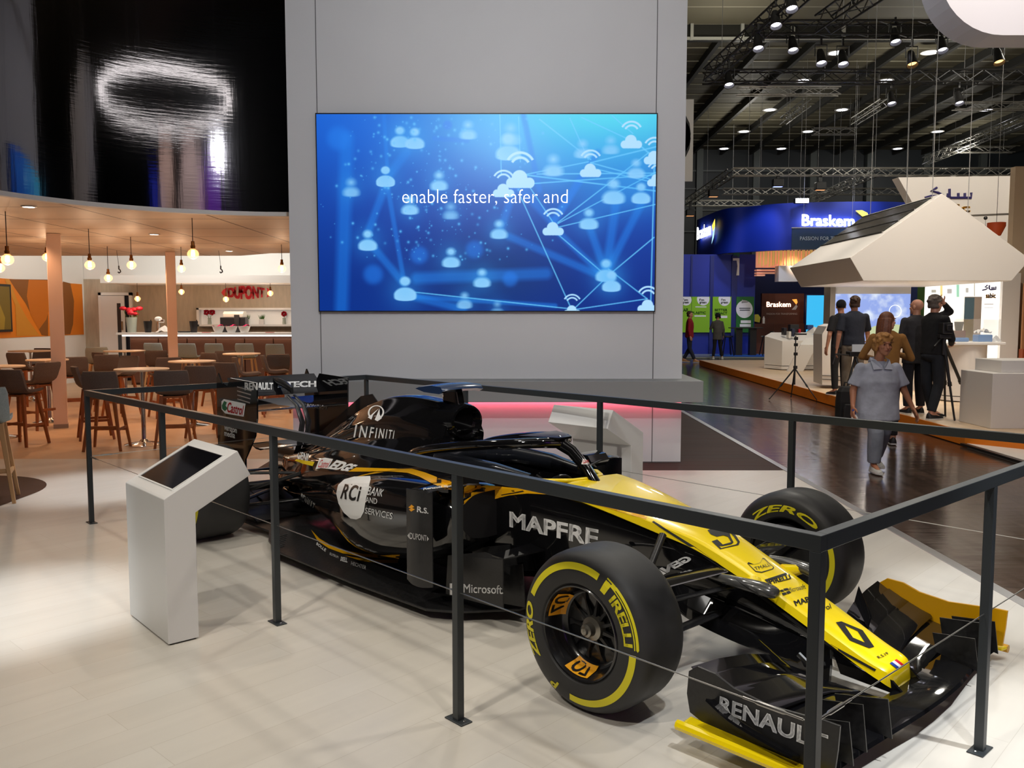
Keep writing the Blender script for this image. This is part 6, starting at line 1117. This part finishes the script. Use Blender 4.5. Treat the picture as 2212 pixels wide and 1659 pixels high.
smallbox('sample_can', 'dark grey can at the left on the white console', 'can', 1693, 1700, 708, 724, 23.7, (40, 38, 44)); smallbox('sample_can', 'dark blue can at the front of the white console', 'can', 1711, 1717, 710, 727, 23.5, (36, 44, 70)); smallbox('sample_box', 'white box between the cans on the white console', 'box', 1704, 1709, 716, 730, 23.45, (225, 220, 212)); smallbox('sample_crate', 'black crate at the back of the white console', 'crate', 1707, 1726, 701, 719, 24.3, (24, 22, 26))
smallbox('sample_box', 'red sample on the white console beside the black crate', 'box', 1726, 1730, 711, 719, 24.2, (190, 30, 50)); smallbox('sample_crate', 'blue crate on the far ridge of the white console', 'crate', 1744, 1757, 702, 712, 24.8, (30, 60, 120)); smallbox('sample_bottle', 'green bottle sample at the right of the white console', 'bottle', 1772, 1778, 710, 722, 24.0, (30, 140, 80)); smallbox('sample_box', 'orange and cream sample at the right of the white console', 'box', 1776, 1784, 704, 715, 24.4, (230, 180, 110))
wp = thing('angular_stele', 'white angular panel standing left of the visitors', 'panel', (6.5, 17.5, .18)); m_ = MB(); pp = [Pz(1776, 831, 17.4), Pz(1776, 722, 17.4), Pz(1786, 705, 17.4), Pz(1800, 700, 17.4), Pz(1860, 715, 17.4), Pz(1880, 836, 17.4)]; pp = [Vector((q.x, q.y, max(.18, q.z))) for q in pp]; m_.prism(pp, (.1, .8, 0)); m_.build('panel_body', SW, wp, world=True)
m_ = MB()
for y in (811, 819): m_.bar(Pz(1776, y, 17.39), Pz(1876, y+6, 17.39), .012, .012)
m_.build('shadow_gap', DARK, wp, world=True)
tag(MB().box(cx2(1890, 17), cx2(2046, 17), 17, 17.5, .18, 1.0).build('low_counter', SW), 'long low white counter behind the visitors', 'counter')
for l_, t_, w_, a_ in [((6.0, 12.0, 7.2), (7.5, 15.5, 2.8), 640, 70), ((8.8, 12.6, 7.2), (7.8, 15.5, 2.6), 560, 70), ((5.4, 17, 7.4), (6.8, 19, 3.0), 420, 70), ((7.2, 20, 7.4), (7.4, 24, 1.0), 520, 80), ((11, 19, 7.6), (12, 24.4, 4.6), 860, 80), ((6.3, 14.0, 7.6), (6.6, 13.6, 0), 320, 70), ((7.8, 10.5, 7.4), (7.2, 12.2, .4), 330, 60), ((4.6, 8.0, 7.4), (4.2, 9.6, 0), 260, 60)]: lamp('SPOT', l_, t_, w_, (1, .88, .74), .15, a_, .8)
lamp('AREA', (7.6, 17.2, 2.22), (7.6, 17.2, 0), 60, (1, .9, .78), 1.4)
# neighbouring stands behind us, seen only in the dark foil
for k, (x0, x1, z1, c, l) in enumerate(((3.0, 5.2, 6.8, (150, 70, 200), (.6, .25, 1)), (5.6, 9.5, 7.6, (225, 205, 200), (1, .9, .86)), (10.5, 13.5, 8.4, (215, 190, 180), (1, .86, .78)), (14.2, 15.6, 7.0, (40, 60, 170), (.4, .5, 1)))):
    struct(MB().box(x0, x1, -7.2, -6.8, 0, z1).build('wall_near_%d' % (k+2), mat('near_stand_%d' % k, rgb(*c), .5))); lamp('SPOT', ((x0+x1)/2, -3.5, 8), ((x0+x1)/2, -6.8, z1*.7), 900, l, .2, 75, .7)
# ================================================================ PEOPLE AND THEIR GEAR
SKIN = mat('skin', rgb(206, 150, 122), .5, noise=(9, rgb(196, 138, 112))); SKIN2 = mat('skin_tan', rgb(186, 128, 96), .5, noise=(9, rgb(176, 116, 86)))
def seg(m_, p, q, r0, r1, n=10, flat=1.0):
    p, q = Vector(p), Vector(q); m_.tube([p, p.lerp(q, .33), p.lerp(q, .66), q], [r0, r0+(r1-r0)*.33, r0+(r1-r0)*.66, r1], n, flat); m_.ball(p, r0*.98, n, 6); m_.ball(q, r1*.98, n, 6); return m_
def fuse(m_, name, m, par, vox, it=4, fac=.5):
    o = m_.build(name, m, par, smooth=180); r = o.modifiers.new('skin', 'REMESH'); r.mode = 'VOXEL'; r.voxel_size = vox; r.use_smooth_shade = True
    if it: s = o.modifiers.new('soft', 'SMOOTH'); s.factor = fac; s.iterations = it
    return o
def hand(m_, w, d, side, pal, L=.17, curl=.3):
    """palm and five fingers from wrist w along d; side = thumb direction, pal = palm normal"""
    d = Vector(d).normalized(); s = (Vector(side)-d*Vector(side).dot(d)).normalized(); n = d.cross(s).normalized(); n = n if n.dot(Vector(pal)) > 0 else -n; w = Vector(w)
    for k, (o, l, a) in enumerate(((.030, .40, .06), (.010, .45, .02), (-.011, .42, -.03), (-.030, .33, -.09))):
        b = w+d*L*.5+s*o; seg(m_, w+s*o*.55, b, .015, .0125, 8); f1 = b+(d+s*a).normalized()*L*l*.5+n*curl*.02; f2 = f1+(d*(1-curl)+n*curl*1.5).normalized()*L*l*.32; f3 = f2+(d*(1-curl*1.6)+n*curl*2.2).normalized()*L*l*.25
        seg(m_, b, f1, .0105, .0095, 7); seg(m_, f1, f2, .0095, .0085, 7); seg(m_, f2, f3, .0085, .0072, 7)
    t0 = w+d*L*.12+s*.024; t1 = t0+(d*.6+s*.75+n*.3).normalized()*L*.26; t2 = t1+(d+s*.15+n*.35).normalized()*L*.2; seg(m_, t0, t1, .014, .0115, 7); seg(m_, t1, t2, .011, .0085, 7)
def person(label, X, Y, Z0, H, th, J=None, skin=SKIN, vox=.011, girth=1.0, shirt=None, sleeve='long', hem=.50, shirt_r=1.0, trouser=None, leg_r=1.0, shoe=None, hair=None, hairstyle='short', collar=None, head_turn=0, jacket_open=False, sole=None, hat=None, group=None, fingers=True, tz=1.0):
    """th: 0 faces the camera, 90 faces right, 180 faces away; joints in (side, forward, up) of the body"""
    t = thing('person', label, 'person', (X, Y, Z0)); a = math.radians(th); sd = Vector((math.cos(a), math.sin(a), 0)); fw = Vector((math.sin(a), -math.cos(a), 0)); W = lambda q: sd*q[0]+fw*q[1]+Vector((0, 0, q[2]))
    D = dict(pelvis=(0, 0, .53*H), chest=(0, .0, .72*H), neck=(0, 0, .845*H), head=(0, .012, .928*H))
    for s, n in ((-1, '1'), (1, '2')): D['s'+n] = (s*.104*H*girth**.5, 0, .802*H); D['e'+n] = (s*.145*H, -.01, .635*H); D['h'+n] = (s*.15*H, .05, .49*H); D['p'+n] = (s*.055*H, 0, .515*H); D['k'+n] = (s*.058*H, .015, .28*H); D['a'+n] = (s*.06*H, -.02, .05*H)
    for k, q in (J or {}).items(): D[k] = q
    P = {k: W(q) for k, q in D.items()}; h = H/1.7; hr = 1.0 if H > 1.55 else 1.12
    ha = math.radians(th+head_turn); hs = Vector((math.cos(ha), math.sin(ha), 0)); hf = Vector((math.sin(ha), -math.cos(ha), 0)); R3 = Matrix((hs, hf, Vector((0, 0, 1)))).transposed().to_4x4()
    HP = lambda x, y, z: P['head']+hs*x*h*hr+hf*y*h*hr+Vector((0, 0, z*h*hr))
    m_ = MB(); g = girth
    # torso, neck, head with jaw, nose, ears, brow
    for z, rx, ry in ((.53, .155*g, .115*g), (.6, .145*g, .105*g), (.68, .15*g, .105*g), (.76, .16*g, .105*g)): m_.ball(W((0, 0, z*H*(tz if z > .6 else 1)-(.015 if tz < 1 else 0))), (rx*h*.93, ry*h*.93, (.085 if z > .7 else .11)*h), 16, 9, R3.to_3x3().to_4x4() if False else Matrix((sd, fw, Vector((0, 0, 1)))).transposed().to_4x4())
    seg(m_, P['chest']*1.0, P['neck'], .085*h, .056*h); seg(m_, P['neck'], HP(0, -.012, -.03), .054*h*g**.4, .05*h)
    m_.ball(HP(0, -.012, .022), (.074*h*hr, .092*h*hr, .088*h*hr), 18, 12, R3); m_.ball(HP(0, .022, -.045), (.056*h*hr*g**.3, .064*h*hr, .066*h*hr), 16, 10, R3); m_.ball(HP(0, .055, -.085), (.03*h*hr, .028*h*hr, .026*h*hr), 10, 8, R3)
    seg(m_, HP(0, .078, .01), HP(0, .098, -.028), .010*h, .014*h, 8); m_.ball(HP(0, .075, .03), (.05*h, .018*h, .012*h), 10, 6, R3); m_.ball(HP(0, .078, -.056), (.024*h, .012*h, .010*h), 10, 6, R3)
    for s in (-1, 1): m_.ball(HP(s*.076, -.012, -.01), (.012*h, .02*h, .032*h), 8, 6, R3); m_.ball(HP(s*.04, .06, -.022), (.022*h, .02*h, .02*h), 8, 6, R3)
    for n in '12':
        seg(m_, P['s'+n], P['e'+n], .05*h*g**.5, .04*h*g**.4); w = P['e'+n].lerp(P['h'+n], .86); seg(m_, P['e'+n], w, .04*h*g**.4, .026*h)
        d = (P['h'+n]-P['e'+n]).normalized(); tw = fw if abs(d.dot(fw)) < .8 else Vector((0, 0, 1)); hand(m_, w, d, tw, -sd if n == '2' else sd, .18*h)
        seg(m_, P['p'+n], P['k'+n], .078*h*g**.5, .055*h); seg(m_, P['k'+n], P['a'+n], .053*h, .036*h); toe = P['a'+n]+fw*.15*h; toe.z = .028; seg(m_, P['a'+n], toe, .036*h, .028*h)
    fuse(m_, 'body', skin, t, vox*.62 if fingers else vox, 3)
    ey = MB()
    for s in (-1, 1): MB().ball(HP(s*.033, .0735, .008), (.0105*h*hr, .006*h*hr, .006*h*hr), 10, 8, R3).build('eye', mat('eye_dark', (.02, .012, .01), .25), t, smooth=180); MB().tube([HP(s*.018, .088, .03), HP(s*.035, .086, .036), HP(s*.052, .074, .03)], .003*h, 6).build('eyebrow', mat('brow_brown', rgb(70, 45, 28), .7), t, smooth=180)
    MB().tube([HP(-.026, .078, -.056), HP(-.01, .089, -.053), HP(.01, .089, -.053), HP(.026, .078, -.056)], [.003*h, .006*h, .006*h, .003*h], 8).build('lips', mat('lips', rgb(150, 82, 70), .5), t, smooth=180)
    B3 = Matrix((sd, fw, Vector((0, 0, 1)))).transposed().to_4x4()
    if shirt:
        m_ = MB(); zs = [hem*H, (hem+.06)*H, .62*H*tz, .7*H*tz, .77*H*tz, .806*H*tz, .826*H*tz, .842*H*tz, .858*H*tz]; k = shirt_r
        rx = [.175*g*k, .172*g*k, .162*g*k, .17*g*k, .186*g, .196*g**.8, .165*g**.7, .11, .066]; ry = [.135*g*k, .132*g*k, .125*g*k, .128*g*k, .118*g, .098*g**.7, .088, .078, .064]
        m_.loft([[W((rx[i]*h*math.cos(u)*(1+.018*math.sin(7*u+i*2)*(k > 1)), ry[i]*h*math.sin(u)+.008*h*(i in (3, 4)), zs[i])) for u in [2*PI*j/28 for j in range(28)]] for i in range(9)])
        for n in '12':
            s_, e_, w_ = P['s'+n], P['e'+n], P['e'+n].lerp(P['h'+n], .84); r = .058*h*g**.5*(.5+.5*k); m_.ball(s_, r*1.02, 12, 8); 
            if sleeve == 'long': seg(m_, s_, e_, r, r*.82); m_.tube([e_, e_.lerp(w_, .5), w_], [r*.82, r*.72, r*.62], 12)
            else: q = s_.lerp(e_, sleeve if isinstance(sleeve, float) else .75); m_.tube([s_, s_.lerp(q, .5), q], [r*1.02, r*1.08, r*1.2*(.6+.4*k)], 14)
        fuse(m_, 'shirt', shirt, t, vox, 5)
    if collar:
        m_ = MB(); 
        for s in (-1, 1): m_.add([W((s*.014, .150*h, .80*H*tz)), W((s*.115*h, .142*h, .795*H*tz)), W((s*.118*h, .04*h, .868*H*tz)), W((s*.085*h, -.05*h, .885*H*tz)), W((s*.075*h, .085*h, .872*H*tz)), W((s*.01, .140*h, .825*H*tz))], [(0, 1, 2, 4), (0, 4, 5), (2, 3, 4)])
        m_.add([W((-.085*h, -.05*h, .885*H*tz)), W((.085*h, -.05*h, .885*H*tz)), W((.1*h, -.075*h, .845*H*tz)), W((-.1*h, -.075*h, .845*H*tz))], [(0, 1, 2, 3)])
        o = m_.build('collar', collar, t); so = o.modifiers.new('thick', 'SOLIDIFY'); so.thickness = .006
        for k in range(3): MB().ball(W((.0, (.118+.012*k)*h*g, (.765-.035*k)*H*tz)), (.007, .005, .007), 8, 5).build('button', WHITE2, t)
    if trouser:
        m_ = MB(); m_.ball(W((0, 0, .545*H)), (.152*h*g, .118*h*g, .075*h), 18, 10, B3); m_.ball(W((0, -.02*h, .51*H)), (.148*h*g, .12*h*g, .08*h), 18, 10, B3)
        for n in '12':
            lr = leg_r; r0 = .088*h*g**.5; m_.ball(P['p'+n], r0, 12, 8); kk, aa = P['k'+n], P['a'+n]; hemp = kk.lerp(aa, .93); m_.tube([P['p'+n], P['p'+n].lerp(kk, .5), kk, kk.lerp(aa, .5), hemp], [r0, r0*.93, .066*h*lr, .062*h*lr, .054*h*lr], 14); m_.ball(kk, .066*h*lr*.97, 12, 8)
        fuse(m_, 'trousers', trouser, t, vox, 4)
    if shoe:
        for n in '12':
            an = P['a'+n]; b = an+fw*(-.055*h); m_ = MB(); rings = []
            lift = max(0, an.z-.05*H); 
            for u, wd, ht in ((0, .028, .075), (.06, .04, .085), (.35, .042, .075), (.6, .05, .05), (.85, .044, .038), (1, .02, .025)):
                c = b+fw*(.27*h*u); rings.append([Vector((c.x, c.y, 0))+sd*wd*h*math.cos(v)+Vector((0, 0, lift*(1-u*.8)+.012+max(0, math.sin(v))*ht*h)) for v in [2*PI*j/14 for j in range(14)]])
            o = m_.loft(rings).build('shoe', shoe, t, smooth=60)
            m_ = MB(); m_.loft([[Vector((c.x, c.y, z+lift*(1-u*.8)))+sd*wd*h*sx for sx, z in ((-1, .0), (1, .0), (1, .016), (-1, .016))] for u, wd in ((-.02, .03), (.06, .044), (.35, .045), (.6, .054), (.85, .047), (1.02, .022)) for c in (b+fw*(.27*h*u),)]); m_.build('sole', sole or mat('sole_white', (.7, .69, .66), .5), o)
    if hair:
        m_ = MB(); rr = random.Random(int(X*100))
        if hairstyle == 'short':
            for k in range(60):
                u, v = rr.uniform(0, 2*PI), rr.uniform(.05, 1.0); x, y, z = .076*math.sin(v*1.55)*math.cos(u), -.02+.095*math.sin(v*1.55)*math.sin(u), .03+.088*math.cos(v*1.55)
                if y > .055 and z < .07: continue
                m_.ball(HP(x, y, z), (.02*h, .02*h, .017*h), 8, 6)
            m_.ball(HP(0, -.03, .03), (.082*h*hr, .086*h*hr, .088*h*hr), 14, 10, R3)
            for k in range(14): u = PI*.95+(PI*1.1)*k/13; m_.ball(HP(.064*math.cos(u), -.022+.074*math.sin(u), -.03), (.017*h, .017*h, .036*h), 8, 6)
        elif hairstyle == 'full':
            m_.ball(HP(0, -.02, .045), (.092*h*hr, .104*h*hr, .085*h*hr), 16, 10, R3)
            for k in range(70):
                u, v = rr.uniform(0, 2*PI), rr.uniform(.1, 1.15); x, y, z = .09*math.sin(v*1.5)*math.cos(u), -.012+.105*math.sin(v*1.5)*math.sin(u), .045+.085*math.cos(v*1.5)
                if y > .06 and z < .062: continue
                m_.ball(HP(x, y, z), (.026*h, .026*h, .02*h), 8, 6)
            for k in range(12): s = -1 if k % 2 else 1; m_.ball(HP(s*.08, -.03+.04*(k//2-3)/3, -.01-.012*(k % 3)), (.022*h, .028*h, .04*h), 8, 6)
        else:
            m_.ball(HP(0, -.025, .03), (.086*h*hr, .1*h*hr, .094*h*hr), 16, 10, R3)
            for k in range(9): u = PI*(1.0+k/8.0); x, y = .075*math.cos(u), -.03+.07*math.sin(u); m_.tube([HP(x, y, .03), HP(x*1.1, y-.012, -.08), HP(x*1.05, y-.02, -.19), HP(x*.8, y-.03, -.29)], [.03*h, .034*h, .033*h, .014*h], 8)
        fuse(m_, 'hair', hair, t, vox*.75, 1)
    if hat: m_ = MB(); m_.ball(HP(0, -.015, .035), (.088*h, .104*h, .09*h), 16, 10, R3); fuse(m_, 'cap', hat, t, vox*.75, 2)
    return t
BLOND = mat('hair_blond', rgb(196, 142, 74), .7, noise=(40, rgb(140, 92, 44))); BROWNH = mat('hair_brown', rgb(74, 50, 36), .65, noise=(50, rgb(50, 34, 24))); AUB = mat('hair_auburn', rgb(124, 74, 48), .55, noise=(50, rgb(92, 52, 34))); GREYH = mat('hair_grey', rgb(112, 100, 90), .7, noise=(50, rgb(80, 72, 66)))
def cloth(n, c, k=.85): return mat(n, rgb(*c), .9, noise=(7, rgb(*[int(v*k) for v in c])), bump=(9, .5))
BLKSH = mat('shoe_black', (.012, .012, .014), .5)
w_ = person('woman with short blond hair in a grey polo shirt walking toward us', 3.87, 9.15, 0, 1.475, 0, dict(s1=(-.185, 0, 1.09), s2=(.185, 0, 1.09), e1=(-.255, -.01, .86), h1=(-.285, .07, .66), e2=(.27, .02, .86), h2=(.365, .08, .635), neck=(0, 0, 1.17), head=(.035, .03, 1.335), k1=(-.045, .1, .42), a1=(-.05, .08, .075), k2=(.085, -.02, .42), a2=(.105, -.24, .11)),
            SKIN2, .010, 1.28, cloth('polo_grey', (178, 182, 196)), .80, .37, 1.2, cloth('trousers_grey', (138, 144, 156)), 1.45, mat('shoe_white', (.62, .62, .58), .6), BLOND, 'full', cloth('polo_grey', ()) if False else cloth('collar_pale', (188, 192, 206)), 6, tz=.925)
person('man in black sweater and dark jeans holding a camera to his eye', 5.97, 12.3, .18, 1.76, 112, dict(e2=(.06, .37, 1.52), h2=(.02, .17, 1.66), s2=(.10, .10, 1.42), e1=(-.22, .10, 1.14), h1=(-.06, .27, 1.05), a1=(-.09, -.10, .09), a2=(.08, .12, .09)), SKIN, .011, 1.05, cloth('sweater_black', (22, 22, 24)), 'long', .52, 1.0, cloth('jeans_black', (34, 38, 44)), 1.1, BLKSH, GREYH, 'short')
person('bald man in a dark grey suit jacket seen from behind', 6.02, 12.95, .18, 1.72, 188, dict(h1=(-.2, .12, .86), h2=(.2, .16, .9)), SKIN, .011, 1.05, cloth('jacket_charcoal', (52, 50, 54)), 'long', .44, 1.05, cloth('trousers_navy', (30, 30, 40)), 1.15, BLKSH, None, head_turn=25)
person('woman with long auburn hair in a tan jacket turned to the right', 4.80, 11.1, 0, 1.70, 165, dict(e1=(-.30, .05, 1.10), h1=(-.13, .3, 1.16), e2=(.30, .02, 1.12), h2=(.1, .28, 1.08)), SKIN, .011, .92, cloth('jacket_tan', (150, 104, 48)), 'long', .5, 1.0, cloth('trousers_black', (26, 26, 30)), 1.0, BLKSH, AUB, 'long', head_turn=-62)
person('man in navy tee and khaki trousers with his back to us', 5.86, 14.9, .18, 1.80, 176, dict(e2=(-.25, .0, 1.13), h2=(-.2, .12, .9), s2=(-.19, 0, 1.465), s1=(.19, 0, 1.465), e1=(.28, -.02, 1.15), h1=(.31, .02, .86)) if False else dict(e1=(-.27, .12, 1.16), h1=(-.36, .36, .98), e2=(.25, -.02, 1.14), h2=(.27, .03, .87)), SKIN, .011, 1.02, cloth('tee_navy', (34, 38, 52)), .8, .53, 1.0, cloth('trousers_khaki', (116, 104, 90)), 1.1, BLKSH, BROWNH, 'short')
person('man in black tee and dark cap standing left of the others', 6.05, 16.0, .18, 1.76, 200, None, SKIN, .012, 1.0, cloth('tee_black', (24, 24, 30)), .8, .5, 1.0, cloth('trousers_black', ()) if False else MATS['trousers_black'], 1.0, BLKSH, None, hat=cloth('cap_black', (16, 18, 26)), head_turn=-30)
person('man in a red shirt and dark jacket walking past the green posters', 6.25, 30.6, 0, 1.80, 75, dict(a1=(-.08, .2, .09), a2=(.08, -.2, .1)), SKIN, .02, 1.05, cloth('shirt_red', (150, 20, 36)), 'long', .48, 1.0, cloth('jeans_blue', (38, 44, 66)), 1.05, mat('shoe_tan', rgb(150, 110, 60), .6), BROWNH, 'short', fingers=False)
person('woman in a long grey coat before the green posters, seen from behind', 7.78, 32.9, 0, 1.72, 190, dict(k1=(-.12, 0, .48), a1=(-.2, 0, .08), a2=(.16, 0, .08), e2=(.24, .12, 1.14), h2=(.12, .28, 1.2)), SKIN, .02, .95, cloth('coat_grey', (92, 90, 86)), 'long', .42, 1.1, MATS['trousers_black'], 1.0, mat('shoe_white'), mat('scarf_black', (.01, .01, .012), .9), 'full', fingers=False)
# gear
t = thing('spray_bottle', 'white spray bottle in the hand of the walking woman', 'bottle', (3.60, 9.06, .56)); MB().lathe([(.001, -.06), (.03, -.055), (.032, .02), (.014, .05), (.001, .055)], 12, caps=False).build('bottle', WHITE2, t, smooth=50); MB().tube([(0, 0, .05), (0, 0, .09), (-.03, -.02, .1)], .012, 6).build('spray_head', mat('spray_blue', rgb(70, 80, 150), .4), t)
b = thing('backpack', 'black backpack standing on the hall floor left of the woman', 'bag', (5.28, 13.6, 0)); MB().loft([[(x*w, y*w2-.02, z) for x, y in ((-.16, -.1), (.16, -.1), (.18, 0), (.16, .1), (-.16, .1), (-.18, 0))] for z, w, w2 in ((.0, .9, 1), (.06, 1, 1.1), (.3, 1, 1.1), (.46, .92, .95), (.54, .6, .6))]).build('bag_body', mat('bag_black', (.012, .012, .013), .75), b, bevel=.02)
MB().loft([[(x*w, -.125-d, z) for x, d in ((-.12, 0), (.12, 0), (.11, .05), (-.11, .05))] for z, w in ((.05, 1), (.2, 1), (.27, .8))]).build('front_pocket', mat('bag_pocket', (.018, .018, .02), .7), b, bevel=.015); MB().tube([(-.06, 0, .53), (-.05, 0, .6), (.05, 0, .6), (.06, 0, .53)], .012, 6).build('grab_handle', mat('bag_black'), b)
def tripod(label, top, feet, z0, r=.016, col=None, name='camera_tripod', cat='tripod'):
    t = thing(name, label, cat, (top[0], top[1], z0)); T = Vector(top); m = col or mat('tripod_black', (.014, .014, .015), .4)
    for f in feet: F = Vector((*f, z0)); a = T+(F-T).normalized()*.02; mid = a.lerp(F, .52); lg = MB().tube([a, mid], [r*1.1, r], 8).tube([mid, F+Vector((0, 0, .01))], [r*.75, r*.65], 8); lo = lg.build('leg', m, t, world=True, smooth=40); mo = MB().tube([mid+(a-mid).normalized()*.03, mid-(a-mid).normalized()*.03], r*1.35, 8).build('leg_clamp', m, lo); mo.matrix_parent_inverse = (PM[t.name] @ lo.matrix_parent_inverse).inverted() if False else Matrix(); mo.matrix_parent_inverse = lo.matrix_parent_inverse.copy() if False else (PM[t.name]).inverted() @ Matrix() if False else PM[t.name].inverted() @ PM[t.name] @ Matrix(); MB().ball(F+Vector((0, 0, .016)), .016, 8, 6).build('rubber_foot', DARK, t, world=True)
    return t
ct = tripod('tall camera tripod in front of the round counter', (6.02, 12.1, 1.27), [(at(2062, 909, Z=.18).x, at(2062, 909, Z=.18).y), (at(2105, 896, Z=.18).x, at(2105, 896, Z=.18).y), (6.28, 12.5)], .18, .022)
MB().tube([(6.02, 12.1, 1.1), (6.02, 12.1, 1.36)], .025, 10).build('center_column', mat('tripod_black'), ct, world=True); MB().box(5.94, 6.1, 12.05, 12.15, 1.33, 1.39).build('pan_head', mat('tripod_black'), ct, world=True, bevel=.01); MB().tube([(6.0, 12.1, 1.35), (5.84, 12.0, 1.22)], .012, 8).build('pan_handle', mat('tripod_black'), ct, world=True)
vc = thing('video_camera', 'black video camera with small viewfinder on the tall tripod', 'camera', (6.02, 12.1, 1.39)); MB().box(-.07, .07, -.1, .16, .0, .16).build('camera_body', mat('camera_black', (.012, .012, .013), .4), vc, bevel=.015); MB().tube([(0, .16, .08), (0, .3, .08)], [.05, .058], 16).build('lens', mat('camera_black'), vc, smooth=40); MB().box(-.04, .04, -.16, -.1, .05, .13).build('viewfinder', mat('camera_black'), vc, bevel=.01)
lx = at(1722, 850, Z=0); ls = tripod('slim black light stand at the orange platform edge', (5.52, 16.9, .62), [(at(1662, 863, Z=0).x, at(1662, 863, Z=0).y), (at(1765, 866, Z=0).x, at(1765, 866, Z=0).y), (5.62, 17.4)], 0, .014, name='light_stand', cat='stand')
m_ = MB().tube([(5.52, 16.9, .3), (5.52, 16.9, .9)], .016, 8).tube([(5.52, 16.9, .88), (5.52, 16.9, 1.26)], .012, 8); m_.build('mast', mat('tripod_black'), ls, world=True, smooth=40)
for z in (.64, .9, 1.08, 1.2): MB().box(5.495, 5.56, 16.87, 16.93, z-.03, z+.03).build('clamp', mat('tripod_black'), ls, world=True, bevel=.006)
MB().bar((5.48, 16.9, 1.285), (5.72, 16.88, 1.285), .04, .03).build('lamp_bar', mat('tripod_black'), ls, world=True)
gt = tripod('low black tripod between the two men with their backs to us', (5.62, 14.2, .98), [(5.35, 13.95), (5.85, 14.0), (5.6, 14.6)], .18, .017)
MB().box(5.5, 5.78, 14.1, 14.3, .98, 1.06).build('pan_head', mat('tripod_black'), gt, world=True, bevel=.01); MB().tube([(5.55, 14.15, 1.0), (5.26, 14.1, 1.02), (5.22, 14.1, .86)], .014, 8).build('pan_handle', mat('tripod_black'), gt, world=True); MB().box(5.52, 5.74, 14.08, 14.1, 1.06, 1.18).build('monitor', mat('monitor_white', (.6, .65, .7), .2), gt, world=True)
